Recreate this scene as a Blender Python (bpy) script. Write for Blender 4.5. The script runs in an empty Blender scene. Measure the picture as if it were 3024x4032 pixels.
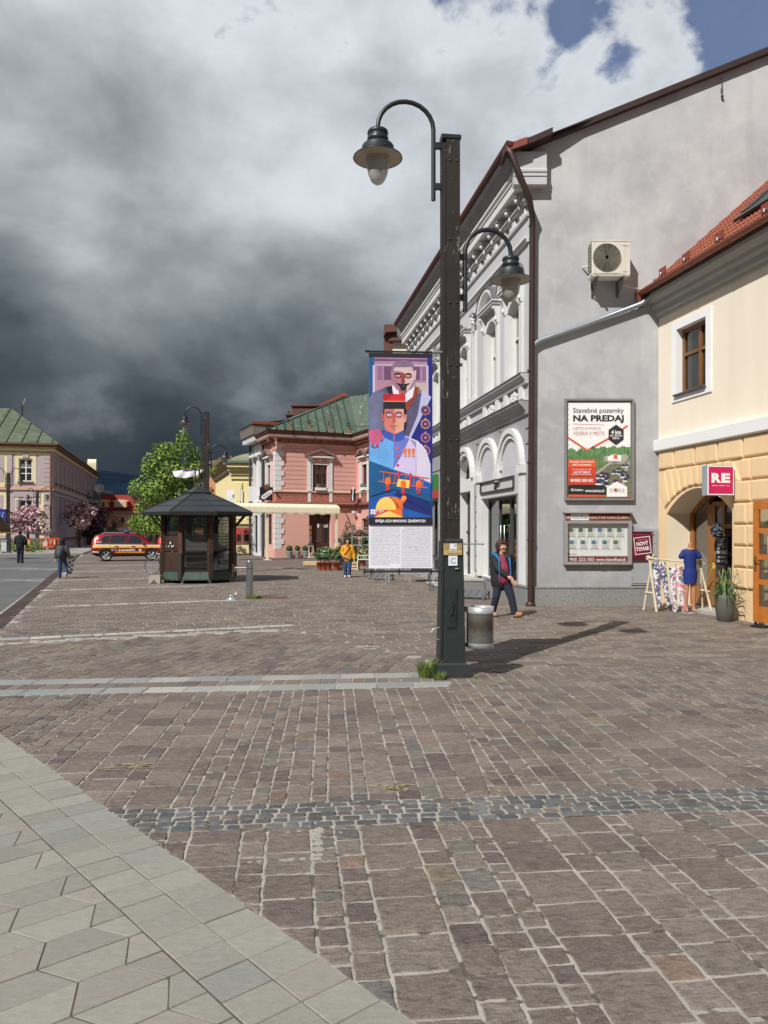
import bpy, bmesh, math, random
from mathutils import Vector, Matrix, noise
random.seed(11)
SC = bpy.context.scene
COL = SC.collection
H = 1.85          # eye height of the photographer, metres
FOC = 3030.0      # focal length in photo pixels
R = math.radians
rnd = random.random
uni = random.uniform

def at(u, v, Y):
    """photo pixel + distance -> point in the place"""
    return Vector(((u-1512)/FOC*Y, Y, H-(v-2090)/FOC*Y))
def gnd(u, v):
    Y = H*FOC/(v-2090)
    return Vector(((u-1512)/FOC*Y, Y, 0))

def lin(c):
    c /= 255.0
    return c/12.92 if c <= .04045 else ((c+.055)/1.055)**2.4
def rgb(r, g, b, k=1.0):
    return (min(.9, lin(r)*k), min(.9, lin(g)*k), min(.9, lin(b)*k))

class Frame:
    """wall frame: x to the viewer's right along the wall, y into the wall, z up"""
    def __init__(s, o, d):
        l = math.hypot(*d); dx, dy = d[0]/l, d[1]/l
        s.M = Matrix(((dx, -dy, 0, o[0]), (dy, dx, 0, o[1]), (0, 0, 1, 0), (0, 0, 0, 1)))
        s.o = o; s.d = (dx, dy); s.n = (-dy, dx)
    def on(s, u, v, y=0.0):
        a = (u-1512)/FOC
        ox = s.o[0]+s.n[0]*y; oy = s.o[1]+s.n[1]*y
        k = (a*oy-ox)/(s.d[0]-a*s.d[1]); t = oy+k*s.d[1]
        return k, H-(v-2090)/FOC*t
    def w(s, x, y, z=0):
        return s.M @ Vector((x, y, z))

# ------------------------------------------------------------------ materials
MATS = {}
def nt(m):
    m.use_nodes = True
    n = m.node_tree; n.nodes.clear()
    return n
def N(t, typ, **kw):
    n = t.nodes.new(typ)
    for k, v in kw.items():
        setattr(n, k, v)
    return n
def mth(t, op, a, b=None, c=None, clamp=False):
    n = N(t, 'ShaderNodeMath', operation=op); n.use_clamp = clamp
    for i, x in enumerate((a, b, c)):
        if x is None: continue
        if isinstance(x, (int, float)): n.inputs[i].default_value = x
        else: t.links.new(x, n.inputs[i])
    return n.outputs[0]
def mixc(t, f, a, b, mode='MIX'):
    n = N(t, 'ShaderNodeMix', data_type='RGBA', blend_type=mode)
    n.clamp_factor = True
    for i, x in ((0, f), (6, a), (7, b)):
        if isinstance(x, (int, float)): n.inputs[i].default_value = x
        elif isinstance(x, tuple): n.inputs[i].default_value = (*x[:3], 1)
        else: t.links.new(x, n.inputs[i])
    return n.outputs[2]
def noi(t, vec, scale, detail=4, rough=.55, dist=0):
    n = N(t, 'ShaderNodeTexNoise'); n.inputs['Scale'].default_value = scale
    n.inputs['Detail'].default_value = detail; n.inputs['Roughness'].default_value = rough
    n.inputs['Distortion'].default_value = dist
    if vec is not None: t.links.new(vec, n.inputs['Vector'])
    return n.outputs['Fac']
def ramp(t, f, stops):
    n = N(t, 'ShaderNodeValToRGB'); cr = n.color_ramp
    while len(cr.elements) < len(stops): cr.elements.new(.5)
    for e, (p, c) in zip(cr.elements, stops):
        e.position = p; e.color = (c, c, c, 1) if isinstance(c, (int, float)) else (*c[:3], 1)
    t.links.new(f, n.inputs[0])
    return n.outputs[0]
def mapv(t, vec, sc):
    n = N(t, 'ShaderNodeMapping'); n.inputs['Scale'].default_value = sc
    t.links.new(vec, n.inputs['Vector']); return n.outputs[0]

def mat(name, col, rough=.75, var=.12, scale=2.5, bump=.0, bscale=40., metal=0., spec=.4,
        streak=None, speck=None, coat=0., wear=None, alpha=None):
    """procedural paint / plaster / stone / metal; streak=(colour, amount), speck=(colour, scale, threshold)"""
    if name in MATS: return MATS[name]
    m = bpy.data.materials.new(name); t = nt(m)
    out = N(t, 'ShaderNodeOutputMaterial'); b = N(t, 'ShaderNodeBsdfPrincipled')
    t.links.new(b.outputs[0], out.inputs[0])
    tc = N(t, 'ShaderNodeTexCoord').outputs['Object']
    n1 = noi(t, tc, scale, 5)
    f = mth(t, 'MULTIPLY_ADD', n1, 2.2, -.6, clamp=True)
    lo = tuple(c*(1-var) for c in col); hi = tuple(min(.95, c*(1+var)) for c in col)
    c = mixc(t, f, lo, hi)
    if streak:
        s1 = noi(t, mapv(t, tc, (1, 1, .08)), streak[2] if len(streak) > 2 else 6, 5, .6)
        c = mixc(t, mth(t, 'MULTIPLY', ramp(t, s1, ((.45, 0.), (.7, 1.))), streak[1]), c, streak[0])
    if speck:
        s2 = noi(t, tc, speck[1], 3, .6)
        c = mixc(t, ramp(t, s2, ((speck[2], 0.), (speck[2]+.06, 1.))), c, speck[0])
    if wear:   # vertical flaking: colour, threshold
        s3 = noi(t, mapv(t, tc, (1, 1, .22)), 24, 6, .7); s4 = noi(t, tc, 2.2, 3)
        c = mixc(t, ramp(t, mth(t, 'ADD', s3, mth(t, 'MULTIPLY', s4, .35)), ((wear[1], 0.), (wear[1]+.05, 1.))), c, wear[0])
    t.links.new(c, b.inputs['Base Color'])
    b.inputs['Roughness'].default_value = rough; b.inputs['Metallic'].default_value = metal
    b.inputs['Specular IOR Level'].default_value = spec
    if coat: b.inputs['Coat Weight'].default_value = coat; b.inputs['Coat Roughness'].default_value = .05
    if bump:
        bn = N(t, 'ShaderNodeBump'); bn.inputs['Strength'].default_value = bump; bn.inputs['Distance'].default_value = .02
        t.links.new(noi(t, tc, bscale, 5, .65), bn.inputs['Height']); t.links.new(bn.outputs[0], b.inputs['Normal'])
    MATS[name] = m
    return m

def glass_mat(name, tint=(.55, .6, .6), refl=.13, clear=True):
    if name in MATS: return MATS[name]
    m = bpy.data.materials.new(name); t = nt(m)
    out = N(t, 'ShaderNodeOutputMaterial'); mx = N(t, 'ShaderNodeMixShader')
    tr = N(t, 'ShaderNodeBsdfTransparent'); gl = N(t, 'ShaderNodeBsdfGlossy')
    tr.inputs[0].default_value = (*tint, 1); gl.inputs['Roughness'].default_value = .02
    fr = N(t, 'ShaderNodeLayerWeight'); fr.inputs[0].default_value = .25
    t.links.new(mth(t, 'MULTIPLY_ADD', fr.outputs['Facing'], .5, refl, clamp=True), mx.inputs[0])
    t.links.new(tr.outputs[0], mx.inputs[1]); t.links.new(gl.outputs[0], mx.inputs[2]); t.links.new(mx.outputs[0], out.inputs[0])
    MATS[name] = m
    return m
def emit_mat(name, col, s):
    if name in MATS: return MATS[name]
    m = bpy.data.materials.new(name); t = nt(m)
    out = N(t, 'ShaderNodeOutputMaterial'); b = N(t, 'ShaderNodeBsdfPrincipled')
    b.inputs['Base Color'].default_value = (*col, 1); b.inputs['Emission Color'].default_value = (*col, 1)
    b.inputs['Emission Strength'].default_value = s; b.inputs['Roughness'].default_value = .3
    t.links.new(b.outputs[0], out.inputs[0]); MATS[name] = m
    return m

# ------------------------------------------------------------------ mesh builder
_tc = {}
def text_geo(s, bold=0.0, res=2, shear=0.0):
    key = (s, bold, res, shear)
    if key in _tc: return _tc[key]
    cu = bpy.data.curves.new('lettering', 'FONT'); cu.body = s; cu.size = 1; cu.offset = bold; cu.resolution_u = res; cu.shear = shear
    o = bpy.data.objects.new('lettering', cu)
    me = bpy.data.meshes.new_from_object(o)
    vs = [tuple(v.co) for v in me.vertices]; fs = [tuple(p.vertices) for p in me.polygons]
    bpy.data.objects.remove(o); bpy.data.curves.remove(cu); bpy.data.meshes.remove(me)
    _tc[key] = (vs, fs)
    return vs, fs

class MB:
    def __init__(s, M=None):
        s.v = []; s.f = []; s.mi = []; s.sm = []; s.mats = []; s.M = M
    def idx(s, m):
        if m not in s.mats: s.mats.append(m)
        return s.mats.index(m)
    def add(s, vs, fs, m, smooth=False):
        b = len(s.v); i = s.idx(m)
        s.v += [tuple(s.M @ Vector(v)) for v in vs] if s.M else [tuple(v) for v in vs]
        for f in fs:
            s.f.append([b+k for k in f]); s.mi.append(i); s.sm.append(smooth)
    def box(s, x0, x1, y0, y1, z0, z1, m):
        s.add([(x0, y0, z0), (x1, y0, z0), (x1, y1, z0), (x0, y1, z0), (x0, y0, z1), (x1, y0, z1), (x1, y1, z1), (x0, y1, z1)],
              [(3, 2, 1, 0), (4, 5, 6, 7), (0, 1, 5, 4), (1, 2, 6, 5), (2, 3, 7, 6), (3, 0, 4, 7)], m)
    def cbox(s, c, d, m, rz=0.0):
        """box by centre and size with a turn about z"""
        x, y, z = (k/2 for k in d); q = Matrix.Rotation(rz, 3, 'Z'); c = Vector(c)
        vs = [c+q @ Vector((a*x, b*y, e*z)) for e in (-1, 1) for a, b in ((-1, -1), (1, -1), (1, 1), (-1, 1))]
        s.add(vs, [(3, 2, 1, 0), (4, 5, 6, 7), (0, 1, 5, 4), (1, 2, 6, 5), (2, 3, 7, 6), (3, 0, 4, 7)], m)
    def poly(s, pts, m):
        s.add(pts, [tuple(range(len(pts)))], m)
    def prism(s, pts, y0, y1, m):
        """polygon in (x,z) extruded along y"""
        n = len(pts)
        s.add([(x, y0, z) for x, z in pts]+[(x, y1, z) for x, z in pts],
              [tuple(range(n)), tuple(range(2*n-1, n-1, -1))]+[(i, i+n, (i+1) % n+n, (i+1) % n) for i in range(n)], m)
    def extr(s, pts, x0, x1, m, smooth=False):
        """profile in (y,z) extruded along x"""
        n = len(pts)
        s.add([(x0, y, z) for y, z in pts]+[(x1, y, z) for y, z in pts],
              [tuple(range(n)), tuple(range(2*n-1, n-1, -1))]+[(i, i+n, (i+1) % n+n, (i+1) % n) for i in range(n)], m, smooth)
    def vprism(s, pts, z0, z1, m):
        """polygon in (x,y) extruded up"""
        n = len(pts)
        s.add([(x, y, z0) for x, y in pts]+[(x, y, z1) for x, y in pts],
              [tuple(range(n-1, -1, -1)), tuple(range(n, 2*n))]+[(i, (i+1) % n, (i+1) % n+n, i+n) for i in range(n)], m)
    def tube(s, path, r, m, n=8, flat=1.0):
        path = [Vector(p) for p in path]; k = len(path)
        rs = r if isinstance(r, (list, tuple)) else [r]*k
        vs = []; up = None
        for i, p in enumerate(path):
            d = (path[min(i+1, k-1)]-path[max(i-1, 0)])
            d = d.normalized() if d.length > 1e-9 else Vector((0, 0, 1))
            if up is None:
                up = Vector((0, 0, 1)) if abs(d.z) < .9 else Vector((1, 0, 0))
            a = d.cross(up)
            a = a.normalized() if a.length > 1e-6 else d.orthogonal().normalized()
            b = a.cross(d).normalized(); up = b
            for j in range(n):
                q = 2*math.pi*j/n
                vs.append(p+a*(math.cos(q)*rs[i])+b*(math.sin(q)*rs[i]*flat))
        fs = [(i*n+j, i*n+(j+1) % n, (i+1)*n+(j+1) % n, (i+1)*n+j) for i in range(k-1) for j in range(n)]
        s.add(vs, fs, m, True)
        s.add(vs[:n], [tuple(range(n-1, -1, -1))], m); s.add(vs[-n:], [tuple(range(n))], m)
    def lathe(s, prof, c, m, n=24, smooth=True, a0=0.0, sx=1., sy=1.):
        vs = []; k = len(prof)
        for r, z in prof:
            for j in range(n):
                q = a0+2*math.pi*j/n
                vs.append((c[0]+r*sx*math.cos(q), c[1]+r*sy*math.sin(q), c[2]+z))
        s.add(vs, [(i*n+j, i*n+(j+1) % n, (i+1)*n+(j+1) % n, (i+1)*n+j) for i in range(k-1) for j in range(n)], m, smooth)
        if prof[0][0] > 1e-4: s.add(vs[:n], [tuple(range(n-1, -1, -1))], m)
        if prof[-1][0] > 1e-4: s.add(vs[-n:], [tuple(range(n))], m)
    def ball(s, c, r, m, n=10, k=6):
        r = r if isinstance(r, (tuple, list)) else (r, r, r)
        vs = []
        for i in range(k+1):
            a = math.pi*i/k
            for j in range(n):
                q = 2*math.pi*j/n
                vs.append((c[0]+r[0]*math.sin(a)*math.cos(q), c[1]+r[1]*math.sin(a)*math.sin(q), c[2]-r[2]*math.cos(a)))
        s.add(vs, [(i*n+j, i*n+(j+1) % n, (i+1)*n+(j+1) % n, (i+1)*n+j) for i in range(k) for j in range(n)], m, True)
    def text(s, txt, x0, x1, z0, z1, y, m, bold=0.0, res=2, shear=0.0, rot=0.0):
        """lettering fitted into the box x0..x1, z0..z1 on the plane y"""
        vs, fs = text_geo(txt, bold, res, shear)
        if not vs: return
        a = min(v[0] for v in vs); b = max(v[0] for v in vs); c = min(v[1] for v in vs); d = max(v[1] for v in vs)
        cx, cz = (x0+x1)/2, (z0+z1)/2
        o = []
        for v in vs:
            px = x0+(v[0]-a)/(b-a)*(x1-x0)-cx; pz = z0+(v[1]-c)/(d-c)*(z1-z0)-cz
            o.append((cx+px*math.cos(rot)-pz*math.sin(rot), y, cz+px*math.sin(rot)+pz*math.cos(rot)))
        s.add(o, fs, m)
    def build(s, name, parent=None, smooth=None):
        me = bpy.data.meshes.new(name)
        me.from_pydata(s.v, [], s.f)
        for m in s.mats: me.materials.append(m)
        me.polygons.foreach_set('material_index', s.mi)
        me.polygons.foreach_set('use_smooth', s.sm)
        me.update()
        o = bpy.data.objects.new(name, me); COL.objects.link(o)
        if parent is not None: o.parent = parent
        return o

def tag(o, label, cat, group=None):
    o['label'] = label; o['category'] = cat
    if group: o['group'] = group
    return o
def thing(name, label, cat, M=None, group=None):
    o = bpy.data.objects.new(name, None); COL.objects.link(o)
    o.empty_display_size = .2
    if M is not None: o.matrix_basis = M if isinstance(M, Matrix) else Matrix.Translation(Vector(M))
    return tag(o, label, cat, group)
def loc(x, y, z=0.0, rz=0.0):
    return Matrix.Translation((x, y, z)) @ Matrix.Rotation(rz, 4, 'Z')
def struct(o, kind='structure'):
    o['kind'] = kind; return o
def copy_tree(o, parent=None):
    c = o.copy(); COL.objects.link(c)
    if parent is not None: c.parent = parent
    for ch in [x for x in o.children]: copy_tree(ch, c)
    return c

def arc(cx, cz, rx, rz, a0, a1, n):
    return [(cx+rx*math.cos(R(a0+(a1-a0)*i/n)), cz+rz*math.sin(R(a0+(a1-a0)*i/n))) for i in range(n+1)]

def pierced(mb, x0, x1, z0, z1, holes, m, y=0.0, depth=.18, rm=None):
    """wall sheet with openings; hole = (x0,x1,z0,z1,rise)"""
    xs = sorted({x0, x1}|{h[0] for h in holes}|{h[1] for h in holes})
    zs = sorted({z0, z1}|{h[2] for h in holes}|{h[3]+h[4] for h in holes})
    xs = [x for x in xs if x0 <= x <= x1]; zs = [z for z in zs if z0 <= z <= z1]
    for i in range(len(xs)-1):
        for j in range(len(zs)-1):
            cx, cz = (xs[i]+xs[i+1])/2, (zs[j]+zs[j+1])/2
            if any(h[0] < cx < h[1] and h[2] < cz < h[3]+h[4] for h in holes): continue
            mb.poly([(xs[i], y, zs[j]), (xs[i+1], y, zs[j]), (xs[i+1], y, zs[j+1]), (xs[i], y, zs[j+1])], m)
    rm = rm or m
    for a, b, c, d, r in holes:
        n = 12
        if r > 0: top = [(a+(b-a)*i/n, d+r*math.sqrt(max(0, 1-(2*i/n-1)**2)) if r > .3*(b-a) else d+r*(1-(2*i/n-1)**2)) for i in range(n+1)]
        else: top = [(a, d), (b, d)]
        if r > 0:
            for (p, q) in zip(top[:-1], top[1:]):
                mb.poly([(p[0], y, p[1]), (q[0], y, q[1]), (q[0], y, d+r), (p[0], y, d+r)], m)
        ring = [(a, c)]+top+[(b, c)]
        k = len(ring)
        for i in range(k):
            p, q = ring[i], ring[(i+1) % k]
            mb.poly([(p[0], y, p[1]), (p[0], y+depth, p[1]), (q[0], y+depth, q[1]), (q[0], y, q[1])], rm)
def arch_top(a, b, d, r, n=12):
    return [(a+(b-a)*i/n, d+r*math.sqrt(max(0, 1-(2*i/n-1)**2)) if r > .3*(b-a) else d+r*(1-(2*i/n-1)**2)) for i in range(n+1)]

def window(parent, x0, x1, z0, z1, rise, y, fm, gm, vb=(.5,), hb=(.65,), fw=.06, name='window', M=None, dep=.06):
    mb = MB(M)
    mb.box(x0, x0+fw, y, y+dep, z0, z1, fm); mb.box(x1-fw, x1, y, y+dep, z0, z1, fm)
    mb.box(x0+fw, x1-fw, y, y+dep, z0, z0+fw, fm)
    if rise > 0:
        top = arch_top(x0, x1, z1, rise); inn = arch_top(x0+fw, x1-fw, z1, rise-fw*.6)
        for i in range(len(top)-1):
            mb.prism([top[i], top[i+1], inn[i+1], inn[i]], y, y+dep, fm)
    else:
        mb.box(x0+fw, x1-fw, y, y+dep, z1-fw, z1, fm)
    h = z1-z0
    for f in vb:
        c = x0+(x1-x0)*f; mb.box(c-fw*.5, c+fw*.5, y-.008, y+dep-.01, z0+fw, z1-(fw if rise == 0 else -rise*.6), fm)
    for f in hb:
        c = z0+h*f; mb.box(x0+fw, x1-fw, y-.012, y+dep-.014, c-fw*.4, c+fw*.4, fm)
    w = mb.build(name, parent)
    g = MB(M)
    if rise > 0:
        g.poly([(x0+.01, y+dep*.7, z0+.01)]+[(p[0], y+dep*.7, p[1]-.01) for p in arch_top(x0+.01, x1-.01, z1, rise)][::1]+[(x1-.01, y+dep*.7, z0+.01)], gm)
    else:
        g.poly([(x0+.01, y+dep*.7, z0+.01), (x1-.01, y+dep*.7, z0+.01), (x1-.01, y+dep*.7, z1-.01), (x0+.01, y+dep*.7, z1-.01)], gm)
    g.build('pane', w)
    return w

# ------------------------------------------------------------------ rounded bodies (voxel-merged capsules)
def capsule(vs, fs, p, q, r0, r1, fx=1.0, fy=1.0, n=12):
    p, q = Vector(p), Vector(q); d = q-p
    d = d.normalized() if d.length > 1e-6 else Vector((0, 0, 1))
    up = Vector((0, 1, 0)) if abs(d.y) < .9 else Vector((1, 0, 0))
    a = d.cross(up).normalized(); b = a.cross(d).normalized()
    b0 = len(vs); rings = []
    for k in range(4): rings.append((p, r0, -math.cos(math.pi/2*k/4), math.sin(math.pi/2*k/4)))
    for k in range(5): rings.append((p if k == 0 and False else (p if k < 0 else p), r0, 0, 1)) if k == 0 else None
    for k in range(5): rings.append((q, r1, math.sin(math.pi/2*k/4), math.cos(math.pi/2*k/4)))
    for c, r, h, w in rings:
        for j in range(n):
            t = 2*math.pi*j/n
            vs.append(tuple(c+d*(h*r)+a*(math.cos(t)*w*r*fx)+b*(math.sin(t)*w*r*fy)))
    k = len(rings)
    for i in range(k-1):
        for j in range(n):
            fs.append((b0+i*n+j, b0+i*n+(j+1) % n, b0+(i+1)*n+(j+1) % n, b0+(i+1)*n+j))
def blob(name, prims, voxel, m, parent=None, smooth_it=2, colour=None):
    """prims: (p, q, r0, r1[, fx, fy]) capsules; merged into one continuous skin"""
    vs, fs = [], []
    for pr in prims: capsule(vs, fs, *pr)
    me = bpy.data.meshes.new(name); me.from_pydata(vs, [], fs)
    bm = bmesh.new(); bm.from_mesh(me); bmesh.ops.remove_doubles(bm, verts=bm.verts, dist=1e-5)
    bmesh.ops.recalc_face_normals(bm, faces=bm.faces); bm.to_mesh(me); bm.free()
    o = bpy.data.objects.new(name, me); COL.objects.link(o)
    md = o.modifiers.new('r', 'REMESH'); md.mode = 'VOXEL'; md.voxel_size = voxel; md.use_smooth_shade = True
    if smooth_it:
        sm = o.modifiers.new('s', 'SMOOTH'); sm.iterations = smooth_it; sm.factor = .5
    dg = bpy.context.evaluated_depsgraph_get()
    ne = bpy.data.meshes.new_from_object(o.evaluated_get(dg))
    o.modifiers.clear(); o.data = ne; ne.name = name
    ne.materials.clear()
    for mm in (m if isinstance(m, (list, tuple)) else [m]): ne.materials.append(mm)
    ne.polygons.foreach_set('use_smooth', [True]*len(ne.polygons))
    if colour:
        idx = [colour(p.center) for p in ne.polygons]
        ne.polygons.foreach_set('material_index', idx)
    if parent is not None: o.parent = parent
    return o

def leaves(mb, clumps, n, size, mats, flat=.5, shell=.35):
    """leaf-sized faces spread through clumps ((cx,cy,cz),(rx,ry,rz))"""
    wt = [c[1][0]*c[1][1]*c[1][2] for c in clumps]; tot = sum(wt)
    for (c, r), w in zip(clumps, wt):
        for _ in range(int(n*w/tot)+1):
            while True:
                p = Vector((uni(-1, 1), uni(-1, 1), uni(-1, 1)))
                if p.length <= 1: break
            if p.length < shell and rnd() < .6: p = p.normalized()*uni(shell, 1)
            o = Vector((c[0]+p.x*r[0], c[1]+p.y*r[1], c[2]+p.z*r[2]))
            nrm = (p+Vector((uni(-1, 1), uni(-1, 1), uni(-.6, 1.2)))*.9)
            nrm = nrm.normalized() if nrm.length > .01 else Vector((0, 0, 1))
            a = nrm.orthogonal().normalized(); b = nrm.cross(a); t = uni(0, 6.28)
            e1 = a*math.cos(t)+b*math.sin(t); e2 = nrm.cross(e1)
            s = size*uni(.6, 1.35)
            mb.add([o-e1*s, o+e2*s*flat-e1*.1*s, o+e1*s+nrm*s*.15, o-e2*s*flat-e1*.1*s], [(0, 1, 2, 3)], random.choice(mats))
# ================================================================== camera, sky, sun
cam = bpy.data.cameras.new('camera'); co = bpy.data.objects.new('camera', cam); COL.objects.link(co)
cam.sensor_fit = 'VERTICAL'; cam.sensor_height = 24; cam.sensor_width = 18
cam.lens = 24*FOC/4032; cam.shift_y = 74/4032; cam.clip_start = .05; cam.clip_end = 9000
co.location = (0, 0, H); co.rotation_euler = (math.pi/2, 0, 0)
SC.camera = co
SC.view_settings.view_transform = 'Standard'; SC.view_settings.look = 'None'
SC.view_settings.exposure = 0; SC.view_settings.gamma = 1
SC.cycles.max_bounces = 6; SC.cycles.transparent_max_bounces = 12
SC.cycles.use_denoising = True

SUNV = Vector((-.571, -.821, .983)).normalized()      # towards the sun
sl = bpy.data.lights.new('sun', 'SUN'); sl.energy = 5.0; sl.angle = R(.53); sl.color = (1, .97, .925)
so = bpy.data.objects.new('sun', sl); COL.objects.link(so)
so.rotation_euler = SUNV.to_track_quat('Z', 'Y').to_euler(); so.location = (-20, -30, 40)

w = bpy.data.worlds.new('World'); SC.world = w; w.use_nodes = True
t = w.node_tree; t.nodes.clear()
wo = N(t, 'ShaderNodeOutputWorld')
sky = N(t, 'ShaderNodeTexSky'); sky.sky_type = 'NISHITA'; sky.sun_disc = False
sky.sun_elevation = R(44.5); sky.sun_rotation = math.atan2(SUNV.x, SUNV.y)
sky.altitude = 500
bg1 = N(t, 'ShaderNodeBackground'); bg1.inputs[1].default_value = .085
t.links.new(mixc(t, 1.0, sky.outputs[0], (.46, .70, 1.05), 'MULTIPLY'), bg1.inputs[0])
gen = N(t, 'ShaderNodeTexCoord').outputs['Generated']
sp = N(t, 'ShaderNodeSeparateXYZ'); t.links.new(gen, sp.inputs[0])
X, Yd, Z = sp.outputs
az = mth(t, 'ARCTAN2', X, Yd)
zz = mth(t, 'ADD', mth(t, 'MAXIMUM', Z, 0.0), .22)
cv = N(t, 'ShaderNodeCombineXYZ')
t.links.new(mth(t, 'DIVIDE', X, zz), cv.inputs[0]); t.links.new(mth(t, 'DIVIDE', Yd, zz), cv.inputs[1]); t.links.new(mth(t, 'MULTIPLY', Z, 2.6), cv.inputs[2])
n1 = noi(t, mapv(t, gen, (1, 1, 1.7)), 2.1, 3, .5, 0)
n2 = noi(t, mapv(t, gen, (1, 1, 1.5)), 4.6, 7, .52, .25)
n3 = noi(t, mapv(t, gen, (1, 1, 1.3)), 8.5, 9, .55, .2)
n4 = noi(t, mapv(t, cv.outputs[0], (1, 1, 1)), 1.5, 5, .5, 0)
tt = mth(t, 'ADD', mth(t, 'ADD', Z, .07), mth(t, 'MULTIPLY', az, .06))
tt = mth(t, 'ADD', tt, mth(t, 'MULTIPLY_ADD', n1, .42, -.21))
tt = mth(t, 'ADD', tt, mth(t, 'MULTIPLY_ADD', n2, .34, -.17))
tt = mth(t, 'ADD', tt, mth(t, 'MULTIPLY_ADD', n4, .16, -.08))
lum = ramp(t, tt, ((0., rgb(50, 59, 70)), (.10, rgb(54, 62, 71)), (.18, rgb(64, 72, 80)), (.25, rgb(85, 93, 101)), (.32, rgb(117, 125, 132)),
                   (.40, rgb(152, 159, 165)), (.48, rgb(186, 192, 198)), (.56, rgb(212, 218, 224)), (.70, rgb(228, 232, 237)), (1., rgb(188, 194, 202))))
bil = mth(t, 'MULTIPLY_ADD', n3, .95, .52)
cl = mixc(t, 1.0, lum, bil, 'MULTIPLY')
edge = mth(t, 'MULTIPLY', ramp(t, mth(t, 'ADD', mth(t, 'MULTIPLY', n2, .7), mth(t, 'MULTIPLY', n3, .4)), ((.57, 0.), (.70, 1.))), .34)
cl = mixc(t, edge, cl, mixc(t, .5, lum, rgb(206, 212, 218)))
bg2 = N(t, 'ShaderNodeBackground'); bg2.inputs[1].default_value = 1.0
cl = mixc(t, mth(t, 'GREATER_THAN', Yd, -.15), mixc(t, 1.0, cl, (.52, .52, .52), 'MULTIPLY'), cl)  # clouds behind the camera dimmed to cut the fill light
t.links.new(cl, bg2.inputs[0])
# broken cloud: blue holes high up on the right
hole = mth(t, 'ADD', mth(t, 'MULTIPLY', az, .5), mth(t, 'MULTIPLY', Z, 1.75))
hole = mth(t, 'ADD', hole, mth(t, 'MULTIPLY', mth(t, 'ADD', n3, mth(t, 'MULTIPLY', n2, .6)), 1.45))
hf = ramp(t, mth(t, 'MULTIPLY', hole, .5), ((.985, 1.), (1.0, 0.)))
hn = N(t, 'ShaderNodeMapRange'); hn.inputs['From Min'].default_value = 2.15; hn.inputs['From Max'].default_value = 2.31
hn.interpolation_type = 'SMOOTHSTEP'; t.links.new(hole, hn.inputs['Value'])
front = mth(t, 'GREATER_THAN', Yd, -.2)
hfac = mth(t, 'MULTIPLY', hn.outputs[0], mth(t, 'MULTIPLY_ADD', front, .85, 0.0))
mxs = N(t, 'ShaderNodeMixShader'); t.links.new(hfac, mxs.inputs[0])
t.links.new(bg2.outputs[0], mxs.inputs[1]); t.links.new(bg1.outputs[0], mxs.inputs[2]); t.links.new(mxs.outputs[0], wo.inputs[0])

# ================================================================== ground
E1 = Vector((.993, .118, 0)); E2 = Vector((-.118, .993, 0))
def flat_mat(name, cols, scale, bump=.3, bscale=60, rough=.9):
    return mat(name, cols, rough, .18, scale, bump, bscale)

def stone_mat(name, bump, bscale, spec=.25, con=1.7):
    m = bpy.data.materials.new(name); t = nt(m)
    out = N(t, 'ShaderNodeOutputMaterial'); b = N(t, 'ShaderNodeBsdfPrincipled'); t.links.new(b.outputs[0], out.inputs[0])
    at_ = N(t, 'ShaderNodeAttribute'); at_.attribute_name = 'col'
    tc = N(t, 'ShaderNodeTexCoord').outputs['Object']
    na = noi(t, mapv(t, tc, (1, 2.4, 1)), 14, 6, .7, .6); nb = noi(t, tc, 90, 4, .7); nc = noi(t, tc, 1.1, 3)
    k = mth(t, 'ADD', mth(t, 'MULTIPLY', na, .9), mth(t, 'MULTIPLY', nb, .55))
    k = mth(t, 'ADD', k, mth(t, 'MULTIPLY', nc, .35))
    k = mth(t, 'MULTIPLY_ADD', mth(t, 'ADD', k, -.9), con, .97)
    c = mixc(t, 1.0, at_.outputs['Color'], k, 'MULTIPLY')
    spk = noi(t, tc, 38, 5, .75, 1.0)
    c = mixc(t, mth(t, 'MULTIPLY', ramp(t, spk, ((.62, 0.), (.72, 1.))), .35), c, rgb(176, 168, 158))
    t.links.new(c, b.inputs['Base Color'])
    b.inputs['Roughness'].default_value = .78; b.inputs['Specular IOR Level'].default_value = spec
    bn = N(t, 'ShaderNodeBump'); bn.inputs['Strength'].default_value = bump; bn.inputs['Distance'].default_value = .012
    t.links.new(mth(t, 'ADD', noi(t, tc, bscale, 6, .7), mth(t, 'MULTIPLY', na, .8)), bn.inputs['Height'])
    t.links.new(bn.outputs[0], b.inputs['Normal'])
    return m

def clip(poly, pl):
    """keep the side a*x+b*y+c >= 0"""
    a, b, c = pl; out = []
    for i in range(len(poly)):
        p, q = poly[i], poly[(i+1) % len(poly)]
        dp = a*p[0]+b*p[1]+c; dq = a*q[0]+b*q[1]+c
        if dp >= 0: out.append(p)
        if (dp >= 0) != (dq >= 0):
            s = dp/(dp-dq); out.append((p[0]+(q[0]-p[0])*s, p[1]+(q[1]-p[1])*s))
    return out

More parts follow.
